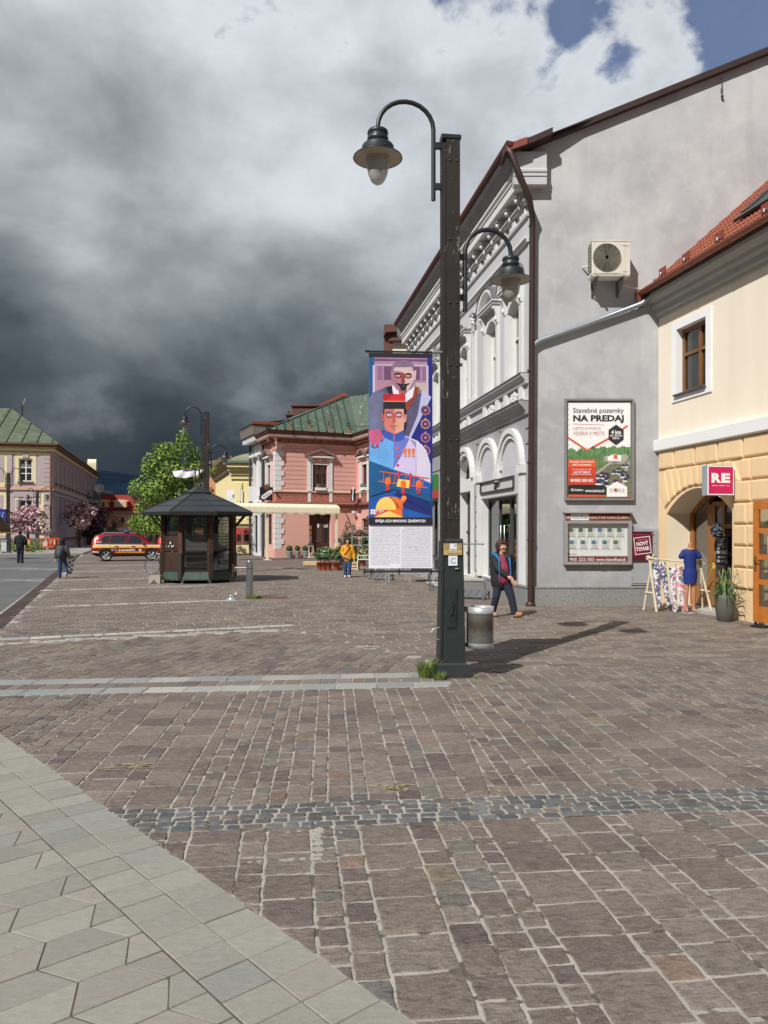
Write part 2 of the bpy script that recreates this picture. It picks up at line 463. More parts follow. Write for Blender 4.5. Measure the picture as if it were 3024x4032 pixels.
class Stones:
    def __init__(s): s.v = []; s.f = []; s.c = []
    def stone(s, poly, col, gap, h=.012, bev=.006, jit=.004, seg=2, ztop=0.0, tilt=.002):
        n = len(poly)
        if n < 3: return
        area = abs(sum(poly[i][0]*poly[(i+1) % n][1]-poly[(i+1) % n][0]*poly[i][1] for i in range(n)))/2
        if area < .0012: return
        cx = sum(p[0] for p in poly)/n; cy = sum(p[1] for p in poly)/n
        pts = []; cor = set(poly); cr = bev*.28
        for i in range(n):
            p, q = poly[i], poly[(i+1) % n]
            L = math.hypot(q[0]-p[0], q[1]-p[1])
            k = seg if L > .05 else 1
            for j in range(k):
                f = j/k; pts.append((p[0]+(q[0]-p[0])*f, p[1]+(q[1]-p[1])*f))
        inr = max(.02, math.sqrt(area)*.5)
        def ring(g, j):
            o = []
            for x, y in pts:
                dx, dy = cx-x, cy-y; d = math.hypot(dx, dy) or 1
                # pull in by about g along both sides
                f = min(.5, g*1.25/inr*.5+g*.4/d)
                if (x, y) in cor: f += min(.2, cr/d)
                o.append((x+dx*f+uni(-j, j), y+dy*f+uni(-j, j)))
            return o
        tx, ty = uni(-tilt, tilt)/max(.05, inr), uni(-tilt, tilt)/max(.05, inr)
        dz = uni(-.003, .002)
        r0 = ring(gap, jit); r1 = [(x+(cx-x)*min(.4, bev/inr), y+(cy-y)*min(.4, bev/inr)) for x, y in r0]
        b = len(s.v); k = len(pts)
        s.v += [(x, y, ztop-h) for x, y in r0]
        s.v += [(x, y, ztop+dz-.0035+(x-cx)*tx+(y-cy)*ty) for x, y in r0]
        s.v += [(x, y, ztop+dz+(x-cx)*tx+(y-cy)*ty) for x, y in r1]
        for i in range(k):
            j = (i+1) % k
            s.f.append((b+i, b+j, b+k+j, b+k+i)); s.f.append((b+k+i, b+k+j, b+2*k+j, b+2*k+i))
        s.f.append(tuple(b+2*k+i for i in range(k)))
        s.c += [col]*(3*k)
    def build(s, name, m):
        me = bpy.data.meshes.new(name); me.from_pydata(s.v, [], s.f); me.materials.append(m)
        a = me.color_attributes.new('col', 'FLOAT_COLOR', 'POINT')
        a.data.foreach_set('color', [x for c in s.c for x in (c[0], c[1], c[2], 1.0)])
        me.update()
        o = bpy.data.objects.new(name, me); COL.objects.link(o); return struct(o)

PORPH = [(rgb(127, 117, 109), 8), (rgb(120, 109, 103), 7), (rgb(131, 122, 114), 8), (rgb(114, 103, 99), 4), (rgb(124, 113, 104), 4), (rgb(118, 114, 109), 2),
         (rgb(110, 98, 96), 2), (rgb(130, 112, 101), .4), (rgb(134, 124, 108), .25), (rgb(109, 107, 105), .7), (rgb(121, 117, 107), .6)]
def pick(pal, k=.90):
    c = random.choices([p[0] for p in pal], [p[1] for p in pal])[0]; f = k*uni(.9, 1.1)
    return (c[0]*f, c[1]*f*.985, c[2]*f*.955) if pal[0] is PORPH[0] or len(pal) == 5 else (c[0]*f, c[1]*f, c[2]*f)
def rows(st, o, ex, ey, L0, L1, W0, W1, widths, planes, pal, gap, lf=(.8, 1.6), seg=2, jit=.004, bev=.006, keep=None, k=.90, big=None):
    """courses running along ey; W across (ex), L along (ey)"""
    x = W0
    while x < W1:
        wd = random.choices([a for a, b in widths], [b for a, b in widths])[0]*uni(.94, 1.06)
        y = L0-uni(0, .3)
        while y < L1:
            ln = wd*uni(*lf) if not big or wd < big else wd*uni(.85, 1.2)
            q = [(x, y), (x+wd, y), (x+wd, y+ln), (x, y+ln)]
            poly = [(o[0]+a*ex.x+b*ey.x, o[1]+a*ex.y+b*ey.y) for a, b in q]
            y += ln
            cx = sum(p[0] for p in poly)/4; cy = sum(p[1] for p in poly)/4
            if cx < -.53*max(cy, 0)-1.5 or cx > .53*max(cy, 0)+2.6: continue
            if keep and not keep(cx, cy): continue
            for pl in planes:
                poly = clip(poly, pl)
                if len(poly) < 3: break
            if len(poly) >= 3:
                st.stone(poly, pick(pal[:5] if wd > .2 and pal is PORPH else pal, k), gap*uni(.75, 1.35), jit=jit, seg=seg, bev=bev)
        x += wd

bed_m = mat('joint_mortar', rgb(182, 176, 165, .80), .95, .3, 3.0, .6, 60, speck=(rgb(92, 86, 76), 6.0, .55))
sett_m = stone_mat('porphyry_sett', .8, 46, .25, 2.3)
cob_m = stone_mat('basalt_cobble', .5, 40, .3)
slab_m = stone_mat('concrete_paver', .2, 150, .2, .6)
granite_m = stone_mat('granite_strip', .3, 120, .25, .8)

# L1: edge of the concrete paving, positive on the sett side
dv = Vector((.122+3.5, 2.886-7.015)); dv.normalize()
nL = (-dv[1], dv[0])
L1 = (nL[0], nL[1], -(nL[0]*.122+nL[1]*2.886))
def above(c, s=.1): return (-s, 1.0, -c)
def below(c, s=.1): return (s, -1.0, c)

st = Stones()
WB = [(.115, 3), (.145, 3), (.175, 3), (.21, 2), (.30, 1.6)]
rows(st, (0, 0), E1, E2, 1.9, 5.6, -3, 6, [(.12, 3), (.145, 3), (.175, 3), (.27, 1.4), (.32, 1.)], [L1, below(4.87), (0, 1, -2.3)], PORPH, .0078, (.75, 1.5), seg=4, jit=.0052, bev=.007, big=.25)
ex, ey = Vector((.9975, .07, 0)), Vector((-.07, .9975, 0))
rows(st, (0, 0), ex, ey, 4.2, 10.6, -6, 8, WB, [L1, above(5.29), below(9.06), (-1, -.0, .75)], PORPH, .0070, (.75, 1.7), seg=3, jit=.0045, bev=.006, big=.27)
rows(st, (0, 0), ex, ey, 4.2, 11.4, -6, 8, WB, [L1, above(5.29), below(10.0), (1, 0, -.75)], PORPH, .0070, (.75, 1.7), seg=3, jit=.0045, bev=.006, big=.27)
ROADX = lambda y: -2.2-.36*y
okd = lambda x, y: x > ROADX(y)+.25
# beyond the strip: diagonal courses on the left, cross courses further out
d1x, d1y = Vector((.97, -.245, 0)), Vector((.245, .97, 0))
inD1 = lambda x, y: y < 15.45+.42*x and y < 14.8-(x+2)*1.45
rows(st, (0, 0), d1x, d1y, 5, 18, -14, 8, [(.13, 1), (.17, 1), (.21, .6)], [above(10.0)], PORPH, .007, (1.2, 2.6), seg=1, jit=.003, keep=lambda x, y: okd(x, y) and inD1(x, y) and not (y > 12.4 and y-.42*x > 15.1))
d2x, d2y = Vector((-.17, .985, 0)), Vector((.985, .17, 0))
rows(st, (0, 0), d2x, d2y, -9, 16, 8, 24, [(.15, 1), (.19, 1), (.23, .6)], [above(10.0)], PORPH, .008, (1.3, 2.7), seg=1, jit=.003, keep=lambda x, y: okd(x, y) and not inD1(x, y))
rows(st, (0, 0), d2x, d2y, -16, 16, 24, 42, [(.2, 1), (.25, 1)], [], PORPH, .011, (1.5, 2.8), seg=1, jit=.003, keep=lambda x, y: okd(x, y) and x < 3.4+(19-y)*.15 and y < 40)
st.build('sett_paving', sett_m)

cs = Stones()
CP = [(rgb(98, 100, 101), 5), (rgb(88, 90, 92), 4), (rgb(110, 111, 111), 3), (rgb(114, 105, 100), 1.2), (rgb(102, 97, 92), 1)]
rows(cs, (0, 4.87), Vector((-.0995, .995, 0)), Vector((.995, .0995, 0)), -3, 5.6, 0, .40, [(.083, 1), (.087, 1)], [L1], CP, .0072, (1.05, 1.7), seg=3, jit=.0052, bev=.011)
cs.build('cobble_strip', cob_m)

gs = Stones()
GP = [(rgb(158, 158, 154), 3), (rgb(146, 148, 146), 3), (rgb(168, 166, 160), 2)]
for c0, wdt in ((9.08, .31), (9.70, .31)):
    x = -6.5
    while x < .62:
        ln = uni(.42, .5)
        gs.stone([(x, c0+.1*x), (x+ln, c0+.1*(x+ln)), (x+ln, c0+wdt+.1*(x+ln)), (x, c0+wdt+.1*x)], pick(GP), .005, jit=.002)
        x += ln
x = -6.5
while x < .62:
    ln = uni(.13, .26)
    gs.stone([(x, 9.395+.1*x), (x+ln, 9.395+.1*(x+ln)), (x+ln, 9.695+.1*(x+ln)), (x, 9.695+.1*x)][:], pick(PORPH), .008, jit=.003); x += ln
gs.build('granite_strips', granite_m)

# parking bay lines: rows of pale stones let into the setts
ps = Stones()
WP = [(rgb(186, 184, 178), 3), (rgb(172, 171, 167), 3), (rgb(196, 193, 184), 2)]
for (x0, y0, x1, y1, wd) in ((-7.4, 12.62, -1.95, 14.88, .24), (-8.6, 18.45, -4.05, 20.4, .24), (-10.6, 23.7, -5.6, 26.1, .26), (-12.2, 28.6, -6.4, 31.1, .26), (-14.2, 34.4, -9, 36.6, .26), (-16.1, 40.2, -10.6, 42.5, .28), (-18.4, 46.2, -12, 48.9, .3)):
    L = math.hypot(x1-x0, y1-y0); dx, dy = (x1-x0)/L, (y1-y0)/L; s = 0
    while s < L:
        ln = uni(.4, .52)
        q = [(s, 0), (s+ln, 0), (s+ln, wd), (s, wd)]
        ps.stone([(x0+a*dx-b*dy, y0+a*dy+b*dx) for a, b in q], pick(WP, .85), .008, ztop=.004, jit=.002, seg=1)
        s += ln
ps.build('parking_bay_lines', granite_m)

# concrete paving in the near left corner
cp = Stones()
CPAL = [(rgb(160, 158, 147), 5), (rgb(157, 154, 144), 4), (rgb(159, 153, 144), 2), (rgb(155, 155, 148), 1.2)]
org = Vector((.122, 2.886)); nn = Vector((-nL[0], -nL[1]))   # away from the setts
def pp(a, b): return (org.x-dv[0]*a+nn.x*b, org.y-dv[1]*a+nn.y*b)
for r_ in range(2):
    s = -1.2+r_*.0
    while s < 11:
        cp.stone([pp(s, .242*r_), pp(s+.2, .242*r_), pp(s+.2, .242*(r_+1)), pp(s, .242*(r_+1))], pick(CPAL, .78), .0018, jit=.0008, bev=.003, tilt=.001)
        s += .2
inner = (-nL[0], -nL[1], -L1[2]-.49)
hw, hh = .20, .235
hd = R(41)
for i in range(-16, 17):
    for j in range(-16, 24):
        cx = i*hw*1.5; cy = j*hh*2*.87+(i % 2)*hh*.87
        hx = [(cx+hw*math.cos(R(60*k)), cy+hh*math.sin(R(60*k))) for k in range(6)]
        halves = ([hx[0], hx[1], hx[2], hx[3]], [hx[3], hx[4], hx[5], hx[0]])
        for hf_ in halves:
            pl = [(-2.3+x*math.cos(hd)-y*math.sin(hd), 3.6+x*math.sin(hd)+y*math.cos(hd)) for x, y in hf_]
            gx = sum(p[0] for p in pl)/4; gy = sum(p[1] for p in pl)/4
            if gy < 1.5 or abs(gx) > .55*gy+2.4: continue
            pl = clip(pl, inner)
            if len(pl) > 2: cp.stone(pl, pick(CPAL, .78), .0019, jit=.0008, bev=.003, tilt=.001)
cp.build('concrete_paving', slab_m)

def sheet(name, pts, z, m):
    mb = MB(); mb.poly([(x, y, z) for x, y in pts], m); return struct(mb.build(name))
sheet('paving_bed', [(-9, 1.5), (14, 1.5), (14, 42), (-40, 120), (-45, 120), (-8.2, 16)], -.0065, bed_m)
sheet('concrete_paving_bed', [pp(-1.5, .003), pp(-1.5, 6), pp(12, 6), pp(12, .003)], -.0042, mat('dark_joint_sand', rgb(104, 97, 84, .7), .95, .3, 9, .3, 80))
# far setts, seen only at a grazing angle
m = bpy.data.materials.new('far_sett_paving'); t = nt(m)
out = N(t, 'ShaderNodeOutputMaterial'); b = N(t, 'ShaderNodeBsdfPrincipled'); t.links.new(b.outputs[0], out.inputs[0])
tc = N(t, 'ShaderNodeTexCoord').outputs['Object']
br = N(t, 'ShaderNodeTexBrick'); br.inputs['Scale'].default_value = 1; br.inputs['Brick Width'].default_value = .45; br.inputs['Row Height'].default_value = .2
br.inputs['Mortar Size'].default_value = .012
br.inputs['Color1'].default_value = (*rgb(118, 104, 97, .8), 1); br.inputs['Color2'].default_value = (*rgb(100, 88, 84, .8), 1); br.inputs['Mortar'].default_value = (*rgb(150, 142, 130, .8), 1)
t.links.new(tc, br.inputs['Vector'])
t.links.new(mixc(t, .5, br.outputs[0], mixc(t, noi(t, tc, 1.3, 5), rgb(92, 80, 74, .8), rgb(136, 122, 112, .8))), b.inputs['Base Color']); b.inputs['Roughness'].default_value = .85
sheet('far_sett_paving', [(-14.6, 34.5), (0, 40.2), (1.5, 32), (2, 32), (0, 120), (-44, 120)], -.004, m)
asph = mat('asphalt', rgb(112, 112, 112, .72), .9, .16, .7, .35, 90, speck=(rgb(150, 148, 142), 55, .68))
sheet('road', [(-8.05, 14), (-7.6, 16.0), (-17.4, 42), (-45.3, 120), (-150, 120), (-60, 30), (-30, 14)], -.008, asph)
# dark sett gutter along the road
gt = Stones(); y = 14.5
while y < 75:
    ln = .45+y*.004; a = ROADX(y); b2 = ROADX(y+ln)
    gt.stone([(a-.16, y), (a+.22, y), (b2+.22, y+ln), (b2-.16, y+ln)], pick([(rgb(92, 78, 76), 1), (rgb(84, 70, 68), 1)], .7), .008, ztop=.002, seg=1); y += ln
gt.build('road_gutter', sett_m)
sheet('ground', [(-6000, -400), (6000, -400), (6000, 6000), (-6000, 6000)], -.03, mat('far_ground', rgb(96, 92, 84, .7), .95, .3, .05))
# far pavement across the road with its kerb
mb = MB(); kp = mat('pale_pavement', rgb(166, 162, 154, .8), .9, .15, .8)
mb.vprism([(-34, 56), (-23.5, 60), (-33.2, 92), (-60, 92), (-60, 50)], -.02, .12, kp)
struct(mb.build('far_pavement'))
sheet('road_crossing_stripe', [(-40, 54), (-20.5, 56.5), (-20.6, 56.9), (-40, 54.4)], -.002, mat('worn_paint', rgb(176, 174, 168, .8), .9, .3, 3))
for i, (u, v) in enumerate(((30, 2242), (160, 2245), (75, 2290))):
    p = gnd(u, v); l = 1.1; wv = .12
    for k in range(2):
        sheet('road_arrow_mark', [(p.x-l, p.y+k*.9), (p.x-.1, p.y+k*.9+.5), (p.x+l*.9, p.y+k*.9), (p.x+l*.9, p.y+k*.9+.3), (p.x-.1, p.y+k*.9+.8), (p.x-l, p.y+k*.9+.3)], -.003+k*.001, MATS['worn_paint'])
# manhole-like rusty plate by the bollard and a few scuffs of yellow paint
sheet('rusty_ground_plate', [(-3.35, 20.9), (-2.6, 21.05), (-2.75, 21.75), (-3.5, 21.6)], .005, mat('rusty_plate', rgb(118, 84, 66, .75), .8, .25, 8))
mb = MB(); yp = mat('yellow_scuff', rgb(168, 162, 120, .85), .9, .3, 30)
for cx, cy, n, sc in ((-2.0, 6.02, 17, .28), (.05, 5.55, 14, .2), (-4.4, 17.1, 10, .45), (.2, 8.15, 5, .1)):
    for _ in range(n):
        a = uni(-.35, .35); l = uni(.05, .5)*sc; x = cx+uni(-1, 1)*sc*.7; y = cy+uni(-1, 1)*sc*.3; q = uni(.003, .008)
        mb.poly([(x-l*math.cos(a), y-l*math.sin(a)-q, .0045), (x+l*math.cos(a), y+l*math.sin(a)-q, .0045), (x+l*math.cos(a), y+l*math.sin(a)+q, .0045), (x-l*math.cos(a), y-l*math.sin(a)+q, .0045)], yp)
struct(mb.build('paint_scuffs'))
ms = Stones(); random.seed(44)      # smeared repair mortar round one large stone
for (x0, y0, x1, y1, w_) in ((-.74, 4.30, -.36, 4.36, .03), (-.77, 4.72, -.40, 4.76, .028), (-.75, 4.30, -.78, 4.74, .028), (-.37, 4.34, -.41, 4.76, .05), (-.30, 4.4, -.28, 4.74, .03)):
    for k in range(17):
        f = k/16; x = x0+(x1-x0)*f+uni(-.01, .01); y = y0+(y1-y0)*f+uni(-.01, .01); r_ = w_*uni(.45, .9)
        ms.stone([(x+r_*math.cos(a)*uni(.7, 1.3), y+r_*math.sin(a)*uni(.7, 1.2)) for a in [i*.785 for i in range(8)]], pick([(rgb(172, 166, 155), 1)], .8), .0, ztop=-.001+k*.0001, jit=.004, seg=1, tilt=0)
ms.build('mortar_smear', slab_m)

# mountain: storm cloud shade and haze put into its dark blue colour
mm = mat('cloud_shaded_forest', (.010, .019, .034), 1.0, .35, .012, 0, spec=0.)
mb = MB(); nx, ny = 90, 14; vs = []
def ridge(x):
    u = 1512+x/2600*FOC
    base = 205-abs(u-430)*.12-(max(0, 330-u))*.1
    return max(20, base+14*noise.noise(Vector((x*.004, 1.3, 0)))+5*noise.noise(Vector((x*.02, 4, 0))))
for j in range(ny):
    for i in range(nx):
        x = -2600+5200*i/(nx-1); f = j/(ny-1)
        z = ridge(x)*(math.sin(f*math.pi/2)**.9)*(1+.10*noise.noise(Vector((x*.006, f*5, 0)))*(1-f))
        vs.append((x, 1500+1100*f, z-2))
mb.add(vs, [(j*nx+i, j*nx+i+1, (j+1)*nx+i+1, (j+1)*nx+i) for j in range(ny-1) for i in range(nx-1)], mm, True)
struct(mb.build('mountain'))
# ================================================================== grey townhouse
XC = 3.57
GF = Frame((XC, 19.0), (.152, -.988))
GG = Frame((XC, 19.0), (1, 0))
YF = Frame((6.78, 19.0), (.182, -.983))
g_wall = mat('grey_plaster', rgb(196, 196, 200, .93), .9, .06, .9, .12, 30)
g_rough = mat('grey_roughcast', rgb(164, 164, 168, .9), .95, .12, 6, .9, 24)
white_tr = mat('white_stucco', rgb(228, 228, 227, .86), .8, .05, 2, .1, 30)
plinth_m = mat('granite_plinth', rgb(150, 150, 148, .8), .7, .1, 1.2, .3, 60, speck=(rgb(96, 96, 98), 42, .54))
dark_br = mat('brown_sheet_metal', rgb(60, 43, 38), .45, .15, 3, 0, metal=.0, spec=.5)
red_br = mat('red_brown_tin', rgb(132, 66, 52), .5, .12, 3, spec=.5)
anth = mat('anthracite_frame', rgb(66, 68, 70), .5, .08, 3)
dglass = mat('dark_window_glass', (.018, .022, .024), .04, .3, .6, spec=.9)
pglass = mat('pale_window_glass', rgb(150, 158, 160, .6), .08, .25, .8, spec=.8)
sglass = glass_mat('shop_glass', (.62, .68, .66), .16)
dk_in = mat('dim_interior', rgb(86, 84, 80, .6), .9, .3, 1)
white_fr = mat('white_window_frame', rgb(228, 228, 224, .9), .5, .04, 2)
# gable: lighter above, greyer below, with a noisy boundary
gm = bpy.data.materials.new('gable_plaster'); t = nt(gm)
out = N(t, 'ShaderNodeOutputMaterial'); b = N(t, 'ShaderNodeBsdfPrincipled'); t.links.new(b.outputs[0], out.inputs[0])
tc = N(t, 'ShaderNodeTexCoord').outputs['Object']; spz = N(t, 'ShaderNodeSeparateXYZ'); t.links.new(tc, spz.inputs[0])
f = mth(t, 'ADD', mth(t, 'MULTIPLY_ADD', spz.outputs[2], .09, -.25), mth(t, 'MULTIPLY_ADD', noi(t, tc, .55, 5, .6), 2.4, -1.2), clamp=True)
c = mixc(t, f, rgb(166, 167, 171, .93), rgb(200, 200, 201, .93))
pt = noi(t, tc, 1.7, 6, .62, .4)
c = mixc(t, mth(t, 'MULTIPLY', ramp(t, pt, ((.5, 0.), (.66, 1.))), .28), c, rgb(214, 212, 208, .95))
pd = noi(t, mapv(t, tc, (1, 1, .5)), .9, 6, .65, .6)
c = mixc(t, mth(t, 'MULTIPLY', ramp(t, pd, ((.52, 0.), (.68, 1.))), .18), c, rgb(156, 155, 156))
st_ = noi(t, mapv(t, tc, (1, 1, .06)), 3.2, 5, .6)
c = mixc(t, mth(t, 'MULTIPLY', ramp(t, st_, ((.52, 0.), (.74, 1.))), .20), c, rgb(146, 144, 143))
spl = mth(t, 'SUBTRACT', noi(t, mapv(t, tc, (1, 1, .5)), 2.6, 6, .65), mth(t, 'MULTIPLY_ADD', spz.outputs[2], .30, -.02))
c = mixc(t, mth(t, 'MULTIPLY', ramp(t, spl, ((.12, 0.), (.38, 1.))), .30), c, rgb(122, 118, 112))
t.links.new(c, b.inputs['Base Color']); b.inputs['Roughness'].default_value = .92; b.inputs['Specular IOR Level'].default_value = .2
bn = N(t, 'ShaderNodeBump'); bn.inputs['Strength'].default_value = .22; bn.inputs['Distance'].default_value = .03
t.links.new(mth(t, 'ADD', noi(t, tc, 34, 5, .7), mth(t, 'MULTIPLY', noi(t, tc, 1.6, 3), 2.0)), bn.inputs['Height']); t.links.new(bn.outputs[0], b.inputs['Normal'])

gh = thing('townhouse', 'grey townhouse with white stucco window surrounds and a tall blank gable', 'building', GF.M)
toG = GF.M.inverted() @ GG.M      # gable coordinates -> house coordinates
WIN = [(-1.53, -.61), (-3.54, -2.62), (-6.62, -5.70), (-8.66, -7.74), (-10.74, -9.82), (-12.8, -11.88), (-14.9, -13.98)]
holes = [(a, b, 5.76, 7.62, .22) for a, b in WIN]
L = -15.9
mb = MB(); pierced(mb, L, 0, 4.95, 10.35, holes, g_wall, 0, .2, white_tr)
gh_low = [(-4.14, -.92, .5, 2.8, 0), (-6.62, -5.22, .42, 3.1, .0), (-6.72, -5.12, 3.5, 3.5, .66), (-9.2, -7.6, .3, 3.1, 0), (-12.9, -10.1, .3, 3.05, 0), (-15.4, -13.6, .3, 3.05, 0)]
pierced(mb, L, 0, 0, 4.95, gh_low, g_rough, 0, .3, white_tr)
# closing sides and a dark inner wall
mb.poly([(L, 0, 0), (L, 12, 0), (L, 12, 14), (L, 0, 10.3)], g_wall)
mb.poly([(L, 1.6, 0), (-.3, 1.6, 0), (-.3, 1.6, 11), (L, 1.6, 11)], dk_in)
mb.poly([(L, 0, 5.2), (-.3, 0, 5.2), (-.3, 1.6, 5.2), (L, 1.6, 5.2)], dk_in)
wl = mb.build('wall', gh)
mb = MB(toG)
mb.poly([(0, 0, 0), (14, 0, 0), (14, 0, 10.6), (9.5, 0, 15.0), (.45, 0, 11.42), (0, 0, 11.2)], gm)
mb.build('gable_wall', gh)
# plinth
mb = MB(); mb.box(-3.55, .0, -.07, .02, 0, .44, plinth_m); mb.extr([(-.09, .44), (-.09, .47), (-.06, .5), (0, .5), (0, .44)], -3.55, .0, plinth_m)
mb.M = toG; mb.vprism([(-.07, .02), (-.07, -.02), (-.03, -.07), (3.3, -.07), (3.3, .02)], -.05, .435, plinth_m); mb.box(-.075, 3.3, -.085, .01, .435, .475, plinth_m)
mb.build('plinth', gh)
# cornice with consoles
mb = MB(); x0, x1 = L-.1, .42
prof = [(0, 10.28), (-.33, 10.28), (-.33, 10.5), (-.36, 10.5), (-.36, 10.54), (-.34, 10.56), (-.34, 10.6), (-.40, 10.62), (-.40, 10.68), (-.36, 10.70), (-.36, 10.74), (0, 10.8)]
mb.extr(prof, x0, .0, white_tr)
mb.extr([(0, 10.7), (-.345, 10.73), (-.38, 10.82), (-.52, 11.0), (-.60, 11.04), (-.60, 11.12), (0, 11.2)], x0, .0, mat('shaded_grey_cove', rgb(150, 150, 152, .85), .9, .12, 3))  # cove colour darkened to stand in for its shade
M0 = mb.M; mb.M = toG
mb.extr([(0, 10.3), (-.24, 10.3), (-.24, 10.5), (-.26, 10.5), (-.26, 10.55), (-.24, 10.57), (-.27, 10.6), (-.27, 10.66), (-.23, 10.7), (-.23, 11.1), (0, 11.2)], -.40, .40, g_wall)
mb.M = M0
for (y0, z0, z1) in ((-.10, 9.92, 9.98), (-.14, 9.98, 10.04), (-.06, 9.62, 9.68), (-.12, 9.05, 9.12), (-.07, 8.98, 9.05)):
    mb.box(L, .04, y0, .0, z0, z1, g_wall if z0 > 9.5 else white_tr)
mb.build('cornice', gh)
xs = -.32
while xs > L+.2:
    mb = MB()
    q = [(0, 9.74)]+[(-.03, 9.76), (-.06, 9.82), (-.07, 9.9), (-.08, 10.0), (-.11, 10.07), (-.16, 10.1), (-.19, 10.15), (-.2, 10.22), (-.2, 10.27)]+[(0, 10.27)]
    mb.extr(q, xs-.11, xs+.11, g_wall)
    mb.ball((xs, -.21, 10.10), (.07, .06, .06), white_tr, 8, 5); mb.ball((xs-.06, -.24, 10.2), .04, white_tr, 6, 4); mb.ball((xs+.06, -.24, 10.2), .04, white_tr, 6, 4)
    mb.ball((xs, -.13, 9.95), (.05, .04, .08), white_tr, 6, 4)
    mb.build('console', gh)
    xs -= .79
x = -.12          # frieze: pale blocks added to imitate sunlit dashes under the cornice
while x > L+.3:
    mb = MB(); mb.box(x-.42, x, -.045, 0, 9.72, 9.86, white_tr)
    for k in range(5): mb.box(x-.40+k*.085, x-.35+k*.085, -.06, -.03, 9.70, 9.90, white_tr)
    mb.build('frieze_lit_dash', gh); x -= .79
# string courses
mb = MB()
dk_lead = mat('lead_flashing', rgb(104, 104, 106), .5, .1, 5)
mb.extr([(0, 5.5), (-.08, 5.5), (-.10, 5.6), (-.19, 5.68), (-.21, 5.74), (0, 5.74)], L, .0, g_wall); mb.box(L, .0, -.225, 0, 5.742, 5.762, dk_lead)
mb.extr([(0, 4.74), (-.06, 4.74), (-.08, 4.82), (-.16, 4.92), (-.24, 5.0), (-.26, 5.06), (0, 5.06)], L, .0, g_rough); mb.box(L, .0, -.275, 0, 5.062, 5.082, dk_lead)
mb.box(L, -.02, -.03, 0, 5.082, 5.16, white_tr)
for a, b in WIN:
    for s in (a-.16, b+.16):
        mb.box(s-.14, s+.14, -.07, 0, 5.165, 5.5, white_tr)
mb.build('string_course', gh)
# ornate medallions
for a, b in WIN:
    mb = MB(); c = (a+b)/2; random.seed(int(c*10))
    for k in range(46):
        q = k*2.4; r_ = math.sqrt(k/46.)
        mb.ball((c+.27*r_*math.cos(q), -.02, 5.31+.13*r_*math.sin(q)), uni(.025, .048), white_tr, 6, 4)
    mb.build('medallion', gh)
# windows with surrounds
for i, (a, b) in enumerate(WIN):
    wv = window(gh, a, b, 5.76, 7.62, .22, .15, white_fr, pglass, (.5,), (.62,), .07)
    mb = MB(); c = (a+b)/2
    for s, e in ((a, -1), (b, 1)):
        p0, p1 = (s-.01, s-.06) if e < 0 else (s+.01, s+.06)
        mb.box(min(p0, p1), max(p0, p1), -.05, .02, 5.77, 7.6, white_tr)
        q0, q1 = (s-.14, s-.25) if e < 0 else (s+.14, s+.25)
        mb.box(min(q0, q1), max(q0, q1), -.06, 0, 5.77, 7.62, white_tr)
        m_ = (q0+q1)/2
        mb.extr([(0, 7.62), (-.08, 7.63), (-.10, 7.75), (-.11, 7.88), (-.15, 7.98), (-.19, 8.08), (-.19, 8.13), (0, 8.13)], m_-.065, m_+.065, white_tr)
        mb.ball((m_, -.11, 7.74), (.055, .05, .07), white_tr, 8, 5); mb.ball((m_, -.18, 8.04), (.06, .04, .045), white_tr, 8, 5)
    ot = arch_top(a-.12, b+.12, 7.6, .36); it = arch_top(a+.0, b-.0, 7.62, .22)
    for k in range(12): mb.prism([it[k], it[k+1], ot[k+1], ot[k]], -.05, .0, white_tr)
    mb.box(a-.30, b+.30, -.22, 0, 8.135, 8.21, g_wall); mb.box(a-.34, b+.34, -.25, 0, 8.212, 8.25, white_tr)
    if i in (0, 1, 4, 5):     # segmental pediment
        oa = arch_top(a-.34, b+.34, 8.25, .50); ia = arch_top(a-.24, b+.24, 8.25, .40)
        for k in range(12):
            mb.prism([ia[k], ia[k+1], oa[k+1], oa[k]], -.24, 0, white_tr); mb.prism([oa[k], oa[k+1], (oa[k+1][0], oa[k+1][1]+.03), (oa[k][0], oa[k][1]+.03)], -.27, 0, dk_lead)
        mb.prism(ia, -.04, .0, g_wall)
    else:
        mb.extr([(0, 8.25), (-.25, 8.25), (-.32, 8.36), (-.32, 8.42), (0, 8.5)], a-.36, b+.36, g_wall)
    mb.build('surround', wv)
# giant pilasters at the projecting bay
for px in (-4.86, -9.24, -15.3):
    mb = MB(); mb.box(px-.17, px-.04, -.06, 0, 5.77, 8.0, white_tr); mb.box(px+.04, px+.17, -.06, 0, 5.77, 8.0, white_tr)
    random.seed(3)
    for k in range(34): mb.ball((px+uni(-.2, .2), -.08-uni(0, .06), 8.0+uni(0, .5)), uni(.025, .05), white_tr, 6, 4)
    mb.box(px-.26, px+.26, -.16, 0, 8.52, 8.66, g_wall); mb.box(px-.24, px+.24, -.14, 0, 5.77, 5.95, white_tr)
    mb.build('pilaster', gh)
